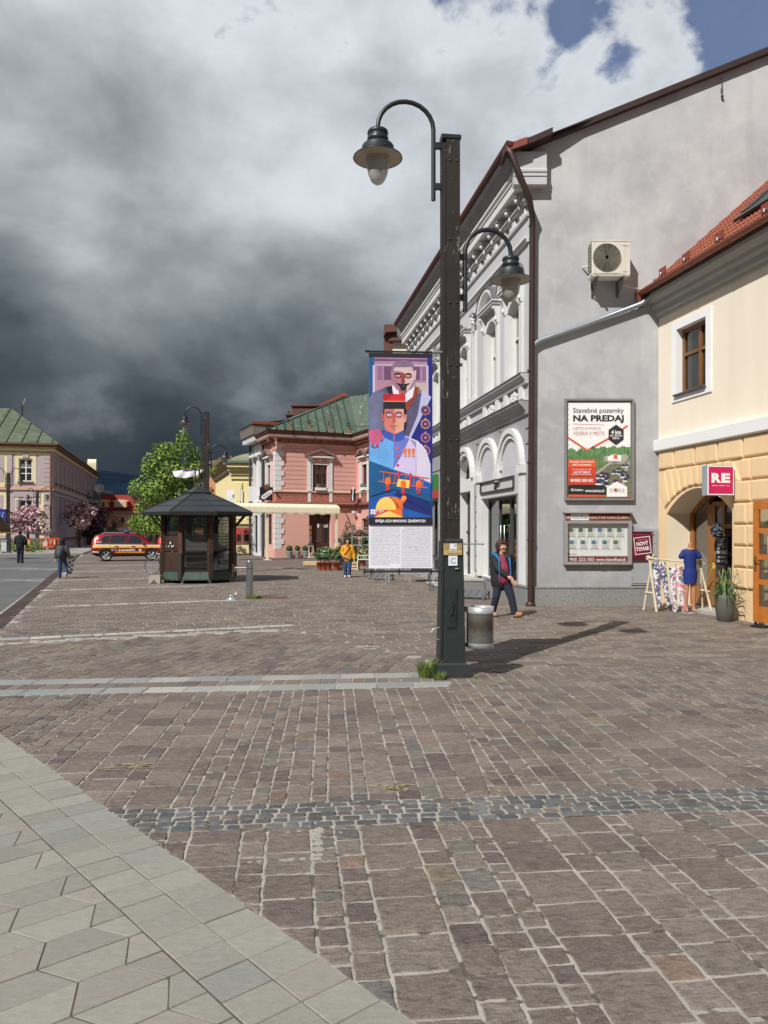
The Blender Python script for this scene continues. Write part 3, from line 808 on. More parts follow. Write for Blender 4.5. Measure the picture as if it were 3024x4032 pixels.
# ground-floor arches
mb = MB()
def archmould(mb, cx, hw, zs, rz, wd, y, m, n=18):
    o = arc(cx, zs, hw, rz, 180, 0, n); i_ = arc(cx, zs, hw-wd, rz-wd, 180, 0, n); j_ = arc(cx, zs, hw-wd*.5, rz-wd*.5, 180, 0, n)
    for k in range(n):
        mb.prism([i_[k], i_[k+1], o[k+1], o[k]], -y, 0, m)
        mb.prism([j_[k], j_[k+1], o[k+1], o[k]], -y-.05, -y-.002, m)
for cx in (-1.30, -3.40):
    archmould(mb, cx, 1.04, 3.5, 1.04, .26, .08, white_tr)
    mb.prism(arc(cx, 3.5, .78, .78, 180, 0, 18), -.02, .0, g_wall)
for px, z0 in ((-.38, .5), (-4.32, .5)):
    mb.box(px-.15, px+.15, -.08, 0, z0, 3.5, white_tr); mb.box(px-.2, px+.2, -.13, 0, 3.3, 3.52, white_tr)
mb.box(-2.52, -2.18, -.16, 0, 3.28, 3.5, white_tr); mb.box(-2.46, -2.24, -.12, 0, 3.2, 3.28, white_tr)
mb.box(-4.16, -.54, -.018, 0, 2.805, 3.5, g_wall)
archmould(mb, -5.92, 1.04, 3.5, 1.04, .26, .10, white_tr)
for a, b in ((-5.22, -4.88), (-6.96, -6.62)):
    mb.box(a, b, -.07, 0, .42, 3.5, white_tr)
mb.box(-6.6, -5.24, -.07, 0, 3.105, 3.5, white_tr)
mb.build('arch_moulding', gh)
# roughcast courses: dark joints beside the arches
mb = MB(); gj = mat('shadow_joint', rgb(74, 74, 78), .9, .2, 4)
for z in (3.3, 2.85, 2.4, 1.95, 1.5, 1.05):
    mb.box(-4.85, -4.5, -.05, 0, z-.40, z, g_rough)
for z in (4.1, 4.48): mb.box(-4.75, -4.5, -.012, 0, z, z+.03, gj); mb.box(-2.42, -2.28, -.012, 0, z+.1, z+.13, gj); mb.box(-.2, -.02, -.012, 0, z-.1, z-.07, gj)
mb.box(L, -7.2, -.012, 0, 4.1, 4.13, gj)
mb.build('rustication', gh)
# shop front
sd = MB()
for x in (-4.14, -3.10, -2.0, -.99): sd.box(x, x+.07, .2, .28, .5, 2.8, anth)
sd.box(-4.07, -.99, .2, .28, 2.72, 2.8, anth); sd.box(-4.07, -.99, .2, .28, .5, .74, anth); sd.box(-2.06, -2.0, .195, .275, .74, 2.72, anth)
sdo = sd.build('shop_door', gh)
mb = MB(); mb.poly([(-4.1, .24, .55), (-.95, .24, .55), (-.95, .24, 2.76), (-4.1, .24, 2.76)], sglass); mb.build('pane', sdo)
mb = MB(); stl = mat('brushed_steel', rgb(176, 176, 176), .28, .1, 8, metal=.9)
for x in (-2.32, -2.66):
    mb.tube([(x, .17, 1.15), (x, .12, 1.15), (x, .12, 2.0), (x, .17, 2.0)], .018, stl, 6)
mb.build('handle', sdo)
mb = MB(); mb.box(-4.1, -.9, 1.3, 1.32, .5, 2.8, mat('shop_inside', rgb(128, 132, 126, .7), .9, .3, .7)); mb.box(-4.1, -.9, .3, 1.3, .46, .5, dk_in)
mb.build('shop_interior', gh)
mb = MB()
for bx in ((-4.14, -4.11, 2.96, 3.29), (-1.05, -1.02, 2.96, 3.29), (-4.14, -1.02, 3.26, 3.29), (-4.14, -1.02, 2.96, 2.99)): mb.box(bx[0], bx[1], -.075, -.018, bx[2], bx[3], anth)
pth = [(-2.6+.12*math.cos(k*1.3)*(1-k*.03), -.06, 3.1+.14*math.sin(k*1.7)*(1-k*.03)) for k in range(16)]
mb.tube([(-2.6, -.05, 3.27)]+pth, .012, anth, 5)
mb.build('empty_sign_frame', gh)
# wooden door under its fanlight
wd_dark = mat('dark_brown_wood', rgb(72, 52, 42), .55, .25, 3, .1, 20, streak=(rgb(50, 36, 30), .5, 8))
mb = MB(); mb.box(-6.62, -5.22, .22, .28, .42, 3.1, wd_dark)
for k in range(2):
    for z0, z1 in ((.55, 1.05), (1.2, 1.75), (1.95, 2.9)):
        mb.box(-6.52+k*.66, -5.98+k*.66, .19, .22, z0, z1, wd_dark)
for z in (1.1, 1.8): mb.box(-6.6, -5.24, .17, .22, z, z+.06, wd_dark)
mb.build('front_door', gh)
window(gh, -6.72, -5.12, 3.5, 3.5, .66, .18, anth, dglass, (.33, .66), (), .06, 'fanlight')
window(gh, -9.2, -7.6, .3, 3.1, 0, .2, anth, dglass, (.5,), (.8,), .07, 'shop_window')
w2 = window(gh, -12.9, -10.1, .3, 3.05, 0, .2, anth, dglass, (.5,), (.2,), .07, 'shop_window')
window(gh, -15.4, -13.6, .3, 3.05, 0, .2, anth, dglass, (.5,), (.2,), .07, 'shop_window')
# roof, gutter, verge
mb = MB()
mb.poly([(L-.1, -.62, 11.08), (.40, -.62, 11.08), (.40, 8.9, 14.9), (L-.1, 8.9, 14.9)], dark_br)
mb.extr([(-.70, 11.22), (-.68, 11.13), (-.62, 11.09), (-.55, 11.12), (-.53, 11.2)], L-.1, .44, mat('dark_red_gutter', rgb(92, 44, 40, .85), .5, .12, 3))
mb.M = toG
sl_ = [(-.66, 10.98), (.02, 11.22), (.5, 11.43), (5.97, 13.61), (9.6, 15.06), (9.6, 15.2), (5.97, 13.76), (.5, 11.58), (.02, 11.37), (-.66, 11.13)]
for (a, b, c, d) in ((0, 1, 8, 9), (1, 2, 7, 8), (2, 3, 6, 7), (3, 4, 5, 6)):
    mb.prism([sl_[a], sl_[b], sl_[c], sl_[d]], -.46 if a < 2 else -.16, .3, dark_br)
mb.prism([(-.62, 10.98), (-.12, 11.16), (-.12, 11.33), (-.62, 11.15)], -.50, -.462, red_br)
mb.build('roof', gh)
# down pipe at the corner
mb = MB(toG)
mb.tube([(-.60, -.36, 11.12), (-.58, -.42, 11.08), (-.50, -.46, 10.92), (-.06, -.44, 9.85), (.06, -.2, 9.5), (.07, -.13, 9.2), (.02, -.12, 0.06)], .075, dark_br, 10)
for z in (9.3, 5.75, 3.5, 1.6): mb.lathe([(.088, 0), (.088, .05)], (.03 if z < 9 else .07, -.12, z), dark_br, 10)
mb.lathe([(.12, 0), (.12, .06), (.10, .10)], (.02, -.12, 0), dark_br, 10)
mb.build('downpipe', gh)
mb = MB(toG); zinc = mat('zinc_pipe', rgb(150, 158, 164), .4, .12, 6, metal=.6)
p = [(2.98, -.45, 7.92), (3.02, -.42, 7.75), (2.96, -.25, 7.6), (2.75, -.12, 7.42), (1.3, -.1, 6.88), (.25, -.1, 6.52), (.08, -.1, 6.4)]
mb.tube(p, .06, zinc, 10)
mb.build('zinc_drain', gh)
# entrance steps
mb = MB(); cap = mat('worn_step_stone', rgb(190, 186, 176, .8), .85, .12, 3, .2, 40)
mb.box(-6.0, -3.6, -.95, -.075, 0, .38, plinth_m); mb.box(-6.0, -3.58, -.98, -.07, .38, .43, cap)
mb.box(-6.0, -3.85, -1.3, -.952, 0, .17, plinth_m); mb.box(-6.0, -3.83, -1.33, -.985, .17, .22, cap)
sp_ = mb.build('entrance_steps', gh)
mb = MB(); gy_m = mat('grey_painted_steel', rgb(96, 98, 100), .5, .1, 5)
for x in (-4.9, -3.7): mb.cbox((x, -1.42, .52), (.05, .05, 1.04), gy_m)
mb.box(-4.9, -3.7, -1.445, -1.395, 1.0, 1.05, gy_m)
mb.build('handrail', sp_)
# conduit with cable on the wall and the stray vent on the gable
mb = MB(toG); mb.tube([(4.75, -.03, 13.0), (4.75, -.06, 12.75), (4.72, -.05, 12.72), (4.76, -.04, 12.6)], .014, anth, 5); mb.ball((4.76, -.05, 12.55), .04, anth, 6, 4)
mb.build('cable_stub', gh)

# ------------------------------------------------------------------ things on the gable
def on_gable(x, z=0.0, y=0.0): return Matrix.Translation((XC+x, 19.0+y, z))
cream_ac = mat('ac_casing', rgb(226, 222, 210, .9), .5, .06, 3, streak=(rgb(170, 160, 140), .35, 7))
ac = thing('air_conditioner', 'cream outdoor air conditioning unit on brackets high on grey gable', 'air conditioner', on_gable(1.42, 8.0))
mb = MB(); mb.box(0, .92, -.52, -.16, 0, .80, cream_ac); mb.box(-.01, .93, -.53, -.15, .80, .83, cream_ac); mb.box(.01, .91, -.51, -.17, -.03, 0, cream_ac); mb.build('casing', ac)
mb = MB(); gd = mat('fan_grille', rgb(176, 170, 154, .85), .6, .2, 5); blk = mat('black_plastic', rgb(34, 34, 36), .5, .1, 4)
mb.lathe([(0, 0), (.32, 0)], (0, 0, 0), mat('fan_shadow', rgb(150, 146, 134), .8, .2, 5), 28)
for r_ in (.06, .1, .14, .18, .22, .26, .30, .335): mb.lathe([(r_-.007, -.0), (r_, .012), (r_+.007, 0)], (0, 0, 0.004), gd, 30)
for k in range(12): a = R(30*k); mb.tube([(.05*math.cos(a), .05*math.sin(a), .012), (.335*math.cos(a), .335*math.sin(a), .012)], .004, gd, 4)
gr = mb.build('fan_grille', ac); gr.matrix_local = Matrix.Translation((.36, -.535, .41)) @ Matrix.Rotation(R(90), 4, 'X')
mb = MB()
for k in range(9):
    for j in range(2): mb.box(-.006, .0, -.50+j*.17, -.36+j*.17, .08+k*.078, .125+k*.078, blk)
mb.box(.03, .69, -.531, -.52, .03, .77, cream_ac); mb.build('side_louvre', ac)
mb = MB(); mb.text('Whirlpool', .73, .88, .68, .71, -.532, blk, .01); mb.text('INVERTER', .75, .86, .06, .08, -.532, blk); mb.build('lettering', ac)
for x in (.12, .74):
    mb = MB(); mb.box(x, x+.05, -.55, 0, -.07, -.03, gy_m); mb.box(x, x+.05, -.03, 0, -.4, -.07, gy_m); mb.tube([(x+.025, -.5, -.06), (x+.025, -.03, -.36)], .018, gy_m, 6); mb.build('bracket', ac)
mb = MB(); mb.tube([(.92, -.3, .1), (.75, -.3, -.12), (.95, -.25, -.2), (1.3, -.1, -.22), (1.6, -.06, -.1)], .015, cream_ac, 5); mb.build('pipe', ac); mb = MB(); mb.tube([(-.1, -.03, .35), (0, -.25, .3)], .02, cream_ac, 5); mb.build('pipe', ac)

# billboard
bb = thing('billboard', 'framed white and orange building plots advert high on grey gable', 'billboard', on_gable(.88, 2.6))
W_, H_ = 1.70, 2.50
alu = mat('grey_aluminium', rgb(140, 140, 138), .45, .1, 6, metal=.35)
mb = MB()
for bx in ((0, .05, 0, H_), (W_-.05, W_, 0, H_), (.05, W_-.05, 0, .05), (.05, W_-.05, H_-.05, H_)): mb.box(bx[0], bx[1], -.10, -.01, bx[2], bx[3], alu)
mb.box(.05, W_-.05, -.03, -.02, .05, H_-.05, mat('board_back', rgb(120, 116, 110, .8), .9, .15, 4)); mb.build('frame', bb)
mb = MB(); rope = mat('white_cord', rgb(220, 218, 212, .9), .8, .05, 3)
for k in range(14):
    x = .06+k*.113
    for za, zb in ((H_-.10, H_-.03), (.10, .03)): mb.tube([(x, -.07, zb), (x+.056, -.06, za), (x+.113, -.07, zb)], .004, rope, 4)
for k in range(19):
    z = .06+k*.125
    for xa, xb in ((.10, .03), (W_-.10, W_-.03)): mb.tube([(xb, -.07, z), (xa, -.06, z+.06), (xb, -.07, z+.125)], .004, rope, 4)
mb.build('lacing', bb)
P0, P1, Q0, Q1 = .08, W_-.08, .09, H_-.09
wht = mat('print_white', rgb(246, 246, 246, .84), .6, .01, 1); ink = mat('print_black', rgb(44, 42, 44), .6, .03, 2); org_ = mat('print_orange', rgb(222, 92, 44, .9), .6, .03, 2); redp = mat('print_red', rgb(196, 70, 56, .9), .6, .03, 2)
mb = MB(); Y0 = -.055
def bz(px, py): # photo crop pixels (218..682, 155..805) -> banner metres
    return P0+(px-218)/464*(P1-P0), Q1-(py-155)/650*(Q1-Q0)
def bpoly(pts, m, k): mb.poly([(bz(*p)[0], Y0-.0012*k, bz(*p)[1]) for p in pts], m)
def btext(s, a, b_, c, d, m, k, bold=0.0):
    x0, z1 = bz(a, c); x1, z0 = bz(b_, d); mb.text(s, x0, x1, z0, z1, Y0-.0012*k, m, bold)
mb.box(P0, P1, Y0, Y0+.012, Q0, Q1, wht)
fg1 = mat('print_tree_green', rgb(78, 126, 78, .85), .7, .35, 22); fg2 = mat('print_field_green', rgb(104, 132, 84, .8), .7, .4, 12); gry = mat('print_road_grey', rgb(176, 172, 166, .8), .7, .1, 9); roof_n = mat('print_roof_navy', rgb(52, 50, 84), .7, .2, 12); darkp = mat('print_dark_soil', rgb(116, 118, 92, .85), .7, .4, 18); mar = mat('print_maroon', rgb(128, 46, 58), .7, .25, 18)
bpoly([(218, 490), (360, 505), (480, 470), (682, 462), (682, 805), (218, 805)], fg2, 1)
bpoly([(400, 640), (560, 545), (682, 520), (682, 805), (218, 805), (218, 730)], darkp, 2)
fg3 = mat('print_light_tree', rgb(112, 150, 92, .85), .7, .3, 22)
random.seed(5)
for k in range(46):
    u = 222+k*10; tz = 492-8*math.sin(k*.8)-(18 if u > 400 else 0)
    bpoly([(u-9, tz+40), (u-12, tz+14), (u-3, tz-8-uni(0, 14)), (u+8, tz-3), (u+12, tz+18), (u+9, tz+42)], (fg1, fg3)[k % 2], 3+.04*(k % 9))
bpoly([(485, 528), (560, 512), (672, 512), (655, 560), (560, 575), (490, 560)], gry, 3); bpoly([(510, 530), (555, 512), (615, 520), (610, 560), (515, 556)], wht, 4); bpoly([(555, 515), (585, 518), (583, 545), (556, 543)], org_, 5)
bpoly([(600, 800), (640, 600), (665, 560), (682, 565), (650, 640), (622, 800)], gry, 3); bpoly([(420, 640), (520, 570), (640, 566), (640, 576), (528, 582), (432, 652)], gry, 3)
for k in range(34):
    u = uni(428, 660); v = uni(585, 745)
    if v < 640-(u-420)*.25: continue
    s = 10+(v-560)*.06
    bpoly([(u-s, v+s*.5), (u-s*.3, v-s*.8), (u+s*1.1, v-s*.5), (u+s*.9, v+s*.6)], roof_n, 5+.02*k); bpoly([(u-s, v+s*.5), (u+s*.9, v+s*.6), (u+s*.8, v+s*1.1), (u-s*.9, v+s)], wht, 4.3+.018*k)
    bpoly([(u+s, v-3), (u+s*1.5, v-8), (u+s*1.8, v+2), (u+s*1.2, v+6)], random.choice([mar, fg1, fg3]), 5.75+.006*k)
bpoly([(218, 725), (430, 725), (500, 740), (500, 805), (218, 805)], mat('print_near_black', rgb(34, 32, 32), .7, .3, 12), 6)
btext('Stavebné pozemky', 256, 632, 192, 238, ink, 2, .012); btext('NA PREDAJ', 256, 632, 242, 300, ink, 2, .045)
bpoly([(256, 302), (488, 309), (488, 312), (256, 305)], redp, 2)
btext('UŽITE SI POKOJ', 256, 458, 322, 350, redp, 2); btext('VIDIEKA V MESTE', 256, 488, 356, 382, redp, 2)
bpoly([(218, 390), (360, 478), (520, 396), (660, 308), (660, 324), (520, 412), (360, 494), (218, 406)], org_, 3)
bpoly([(518, 345), (574, 308), (630, 345), (630, 412), (574, 450), (518, 412)], ink, 7); btext('4 km', 538, 610, 346, 374, wht, 8, .03); btext('OD CENTRA', 528, 620, 378, 391, wht, 8, .02); btext('MESTA', 548, 600, 396, 409, wht, 8, .02)
for k, (a, c, x2) in enumerate(((548, 604, 428), (606, 662, 428), (666, 722, 428))):
    bpoly([(218, a), (x2-10, a), (x2, a+12), (x2-8, c), (218, c)], org_ if k == 0 else mat('print_vermilion', rgb(206, 66, 44, .9), .6, .04, 3), 8)
btext('Prípojky inžinierskych', 230, 410, 556, 574, wht, 9, .01); btext('sietí na pozemku', 250, 390, 576, 596, wht, 9, .01)
btext('Výstavba domu na kľúč', 248, 392, 611, 622, wht, 9, .01); btext('od 137 000 €', 258, 382, 626, 644, wht, 9, .03); btext('Na výber 4 typy domov', 246, 392, 646, 657, wht, 9, .01)
mb.prism([(bz(247, 692)[0]+.035*math.cos(k), bz(247, 692)[1]+.035*math.sin(k)) for k in [i*.52 for i in range(12)]], Y0-.0112, Y0-.0105, wht); btext('0903 308 042', 262, 402, 682, 704, wht, 9, .02)
btext('Residence', 266, 330, 750, 766, wht, 9, .02); bpoly([(238, 750), (248, 750), (262, 766), (252, 766)], wht, 9); bpoly([(250, 750), (258, 750), (244, 766), (238, 766)], wht, 9); btext('www.stosice.sk', 344, 488, 752, 774, wht, 9, .015)
bpoly([(218, 790), (500, 794), (500, 805), (218, 805)], org_, 9); bpoly([(655, 797), (682, 797), (682, 805), (655, 805)], org_, 9)
bpoly([(505, 805), (505, 738), (580, 700), (656, 738), (656, 805)], wht, 9); btext('ST', 526, 556, 750, 776, gy_m, 10); btext('ŠICE', 586, 638, 744, 776, gy_m, 10)
mb.prism([(bz(571, 762)[0]+.05*math.cos(k), bz(571, 762)[1]+.05*math.sin(k)) for k in [i*1.047+.52 for i in range(6)]], Y0-.0122, Y0-.0116, org_); bpoly([(556, 760), (571, 744), (586, 760)], gy_m, 11)
mb.build('printed_sheet', bb)

# estate agent's notice case
nc = thing('notice_case', 'grey glazed estate agency notice case with maroon header on gable', 'notice case', on_gable(.85, 1.02))
mb = MB(); csm = mat('case_grey_metal', rgb(152, 150, 146), .5, .08, 4, metal=.2)
CW, CH = 1.66, 1.08
for bx in ((0, .085, 0, CH), (CW-.085, CW, 0, CH), (.085, CW-.085, 0, .07), (.085, CW-.085, CH-.07, CH)): mb.box(bx[0], bx[1], -.14, 0, bx[2], bx[3], csm)
mb.box(.02, CW-.02, -.03, -.005, .02, CH-.02, csm)
mb.extr([(0, 1.31), (-.22, 1.28), (-.22, 1.26), (0, 1.27)], -.01, CW+.02, csm); mb.build('case_body', nc)
mb = MB(); mrn = mat('maroon_print', rgb(122, 34, 34), .6, .05, 2)
mb.box(.03, .155, -.15, -.142, 1.09, 1.25, mrn); mb.box(.155, .60, -.15, -.142, 1.09, 1.25, wht); mb.box(.60, 1.60, -.15, -.142, 1.09, 1.25, mrn); mb.box(.02, 1.62, -.141, -.02, 1.08, 1.26, csm)
mb.text('AR', .05, .14, 1.12, 1.22, -.152, wht); mb.text('AstonReal', .18, .58, 1.12, 1.21, -.152, ink); mb.text('REALITNÁ KANCELÁRIA', .62, 1.57, 1.12, 1.22, -.152, mat('print_beige', rgb(214, 196, 172, .9), .6, .02, 2), .01)
mb.build('header_sign', nc)
mb = MB(); mb.box(.085, CW-.085, -.04, -.032, .07, CH-.07, wht); mb.box(.087, CW-.087, -.046, -.041, .07, .19, mrn); mb.box(.087, CW-.087, -.045, -.041, .2, .21, mrn)
mb.text('0905 222 055', .10, .76, .09, .165, -.048, wht, .015); mb.text('www.AstonReal.sk', .80, CW-.12, .085, .165, -.048, wht, .015); mb.text('AstonReal', .15, .32, .24, .28, -.042, ink); mb.box(.095, .14, -.042, -.041, .235, .285, mrn)
random.seed(8)
pics = [mat('photo_print_'+n, c, .6, .45, 26) for n, c in (('blue', rgb(96, 128, 160)), ('green', rgb(92, 116, 78)), ('brown', rgb(130, 108, 84)), ('teal', rgb(90, 122, 122)))]
ppr = mat('notice_paper', rgb(236, 236, 232, .84), .7, .02, 2); lg = mat('print_grey_text', rgb(188, 188, 188, .9), .7, .2, 60)
for row, n, z, dx, xo in ((0, 6, .66, .238, .11), (1, 5, .36, .27, .13)):
    for k in range(n):
        x = xo+k*dx
        mb.box(x, x+.2, -.044, -.041, z, z+.27, ppr)
        mb.box(x+.02, x+.13, -.046, -.0442, z+.14, z+.235, random.choice(pics))
        for j in range(3): mb.box(x+.03, x+.17, -.0455, -.0442, z+.07+j*.02, z+.08+j*.02, lg); mb.box(x+.02+j*.058, x+.06+j*.058, -.0455, -.0442, z+.025, z+.05, random.choice(pics+[ink]))
        for j in range(3): mb.box(x+.14, x+.19, -.0455, -.0442, z+.16+j*.025, z+.172+j*.025, lg)
        for a, c_ in ((.01, .005), (.19, .005), (.01, .268), (.19, .268)): mb.box(x+a-.006, x+a+.006, -.05, -.0442, z+c_-.006, z+c_+.006, ink)
mb.build('notices', nc)
mb = MB(); mb.poly([(.085, -.1, .07), (CW-.085, -.1, .07), (CW-.085, -.1, CH-.07), (.085, -.1, CH-.07)], glass_mat('case_glass', (.95, .96, .95), .03)); mb.build('pane', nc)
mb = MB()
for x in (.32, .86, 1.36): mb.lathe([(.012, 0), (.012, .012)], (x, -.15, .045), stl, 8)
mb.tube([(.86, -.15, .04), (.86, -.16, .02), (.95, -.16, .02), (.95, -.15, .04)], .006, stl, 5); mb.build('lock', nc)

# meter cabinet and its poster
mc = thing('meter_cabinet', 'grey metal meter cabinet let into the gable corner', 'cabinet', on_gable(2.52, .52))
mb = MB(); cab = mat('cabinet_grey', rgb(150, 154, 158), .55, .07, 4)
mb.box(0, .66, -.03, 0, 0, 1.38, cab); mb.build('frame', mc)
for z0, z1 in ((.04, .66), (.70, 1.34)):
    mb = MB(); mb.box(.03, .63, -.045, -.031, z0, z1, cab)
    for z in (z0+.1, z1-.12): mb.tube([(.025, -.05, z), (.025, -.05, z+.07)], .012, cab, 6)
    mb.lathe([(.015, 0), (.015, .004)], (.58, -.05, (z0+z1)/2), blk, 8)
    mb.build('door', mc)
pr = thing('poster', 'crimson new goods poster NOVÝ TOVAR hung on meter cabinet', 'poster', on_gable(2.50, 1.12, -.09))
mb = MB(); crim = mat('crimson_print', rgb(112, 18, 46), .6, .2, 3); crim2 = mat('crimson_dark_print', rgb(78, 14, 34), .6, .15, 3)
mb.box(.04, .52, -.006, .0, 0, .70, crim); mb.poly([(.04, -.007, 0), (.52, -.007, 0), (.52, -.007, .2), (.04, -.007, .08)], crim2)
z0, z1, a0 = .17, .56, .12
cs_, sn_ = math.cos(a0), math.sin(a0)
def rp(x, z): return (.28+(x*cs_-z*sn_), .37+(x*sn_+z*cs_))
fr_o = [rp(*p) for p in ((-.2, -.21), (.2, -.21), (.2, .21), (-.2, .21))]; fr_i = [rp(*p) for p in ((-.185, -.195), (.185, -.195), (.185, .195), (-.185, .195))]
for k in range(4): mb.prism([fr_o[k], fr_o[(k+1) % 4], fr_i[(k+1) % 4], fr_i[k]], -.0085, -.0072, wht)
mb.text('NOVÝ', .13, .42, .37, .49, -.009, wht, .03, rot=a0); mb.text('TOVAR', .12, .45, .24, .34, -.009, wht, .03, rot=a0); mb.text('Znovu máme', .16, .38, .50, .53, -.009, mat('print_pink', rgb(232, 150, 160), .6, .02, 2), 0, rot=a0)
mb.prism(arc(.42, .07, .06, .06, 0, 360, 16)[:-1], -.0085, -.0072, wht); mb.prism(arc(.42, .07, .042, .042, 0, 360, 16)[:-1], -.0095, -.0087, crim2); mb.prism(arc(.42, .07, .03, .03, 0, 360, 16)[:-1], -.0105, -.0097, wht)
mb.build('printed_sheet', pr)
mb = MB(); mb.tube([(.0, -.012, .70), (.56, -.012, .70)], .012, blk, 6); mb.build('rail', pr)

# ================================================================== yellow shop house
cream = mat('cream_plaster', rgb(240, 228, 210, .96), .9, .04, .6, .08, 24, streak=(rgb(222, 208, 188), .35, 2.2))
ochre = mat('ochre_plaster', rgb(238, 208, 164, .93), .9, .06, .8, .16, 30, streak=(rgb(214, 182, 140), .45, 4), speck=(rgb(226, 202, 168), 7, .68))
ochre_l = mat('pale_reveal_plaster', rgb(240, 226, 200, .9), .9, .04, 1, .1, 30)
ywhite = mat('white_plaster_band', rgb(246, 246, 246, .90), .8, .03, 1)
wood = mat('varnished_brown_wood', rgb(158, 104, 52, .9), .4, .2, 2.5, .05, 20, streak=(rgb(110, 66, 32), .5, 12))
wood_w = mat('window_brown_wood', rgb(138, 92, 52, .85), .4, .2, 3)
yh = thing('shop_house', 'cream and ochre house with arched shop entrance at right', 'building', YF.M)
AX0, AX1, AZ, AR_ = .37, 2.9, 2.26, .56
mb = MB(); pierced(mb, 0, 7.5, 4.04, 7.3, [(.83, 2.0, 5.06, 6.6, 0)], cream, 0, .22, ywhite)
pierced(mb, 0, 7.5, 0, 3.82, [(AX0, AX1, -.0, AZ, AR_), (4.3, 5.4, .1, 2.35, 0)], ochre, 0, .82, ochre_l)
mb.poly([(0, .82, 0), (7.5, .82, 0), (7.5, .82, 4), (0, .82, 4)], dk_in) if False else None
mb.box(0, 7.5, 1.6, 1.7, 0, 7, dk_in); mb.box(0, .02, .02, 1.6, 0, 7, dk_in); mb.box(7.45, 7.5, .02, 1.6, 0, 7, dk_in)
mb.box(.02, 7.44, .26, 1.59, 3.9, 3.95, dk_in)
mb.build('wall', yh)
mb = MB(); mb.extr([(0, 3.79), (-.05, 3.79), (-.12, 3.82), (-.13, 4.07), (-.06, 4.09), (0, 4.09)], -.08, 7.5, ywhite); mb.build('white_band', yh)
# bevelled rustication blocks
mb = MB()
def bevel_block(mb, pts, y, m, g=.022, b=.03):
    n = len(pts); cx = sum(p[0] for p in pts)/n; cz = sum(p[1] for p in pts)/n
    def ins(d):
        o = []
        for i in range(n):
            p0, p1, p2 = pts[i-1], pts[i], pts[(i+1) % n]
            e1 = (p1[0]-p0[0], p1[1]-p0[1]); e2 = (p2[0]-p1[0], p2[1]-p1[1])
            l1 = math.hypot(*e1) or 1; l2 = math.hypot(*e2) or 1
            n1_ = (-e1[1]/l1, e1[0]/l1); n2_ = (-e2[1]/l2, e2[0]/l2)
            k = d/max(.35, 1+n1_[0]*n2_[0]+n1_[1]*n2_[1])
            o.append((p1[0]+(n1_[0]+n2_[0])*k, p1[1]+(n1_[1]+n2_[1])*k))
        return o
    a, c = ins(g), ins(g+b)
    vs = [(x, 0.0, z) for x, z in a]+[(x, -y*.75, z) for x, z in a]+[(x, -y, z) for x, z in c]
    fs = [tuple(range(2*n, 3*n))]
    for i in range(n):
        j = (i+1) % n; fs += [(i, j, n+j, n+i), (n+i, n+j, 2*n+j, 2*n+i)]
    mb.add(vs, fs, m)
def blk_(x0, x1, z0, z1): bevel_block(mb, [(x0, z0), (x1, z0), (x1, z1), (x0, z1)], .05, ochre)
CZ = [.66, 1.10, 1.545, 1.99, 2.44, 2.89, 3.34, 3.79]
for k, z in enumerate(CZ[:-1]):
    z1 = CZ[k+1]; off = .45 if k % 2 else 0
    if k == 6: xs_ = [.04, .75+.0, 1.6, 2.45, 3.3, 4.15, 5.0, 5.9, 6.8]
    elif k == 5: xs_ = [3.22, 3.55, 4.45, 5.3, 6.2, 7.1]
    elif k == 4: xs_ = [3.1, 3.5, 4.2] if k % 2 else [3.0, 3.55, 4.25]
    else: xs_ = [2.98, 3.42+off*.0+(.0 if k % 2 else .0), 4.2] if k % 2 else [2.98, 3.42, 4.2]
    for a, b in zip(xs_[:-1], xs_[1:]): blk_(a, b, z, z1)
# voussoirs fanning round the arch
nv = 11; at_ = lambda f: (AX0+(AX1-AX0)*f, AZ+AR_*(1-(2*f-1)**2))
for k in range(nv):
    f0, f1 = k/nv, (k+1)/nv
    p0, p1 = at_(f0), at_(f1)
    def outp(f): return (AX0+(AX1-AX0)*f+(f-.5)*.62, 3.34)
    q0, q1 = outp(f0), outp(f1)
    lift = .12
    p0 = (p0[0]+(q0[0]-p0[0])*lift, p0[1]+(q0[1]-p0[1])*lift); p1 = (p1[0]+(q1[0]-p1[0])*lift, p1[1]+(q1[1]-p1[1])*lift)
    q0 = (max(.06, min(3.2, q0[0])), q0[1]); q1 = (max(.06, min(3.2, q1[0])), q1[1])
    if k == 0: q0 = (.06, 2.9)
    if k == nv-1: q1 = (3.2, 2.9)
    if abs(q0[0]-q1[0]) < .03 and k not in (0, nv-1): continue
    bevel_block(mb, [p0, p1, q1, q0], .05, ochre)
mb.build('rustication', yh)
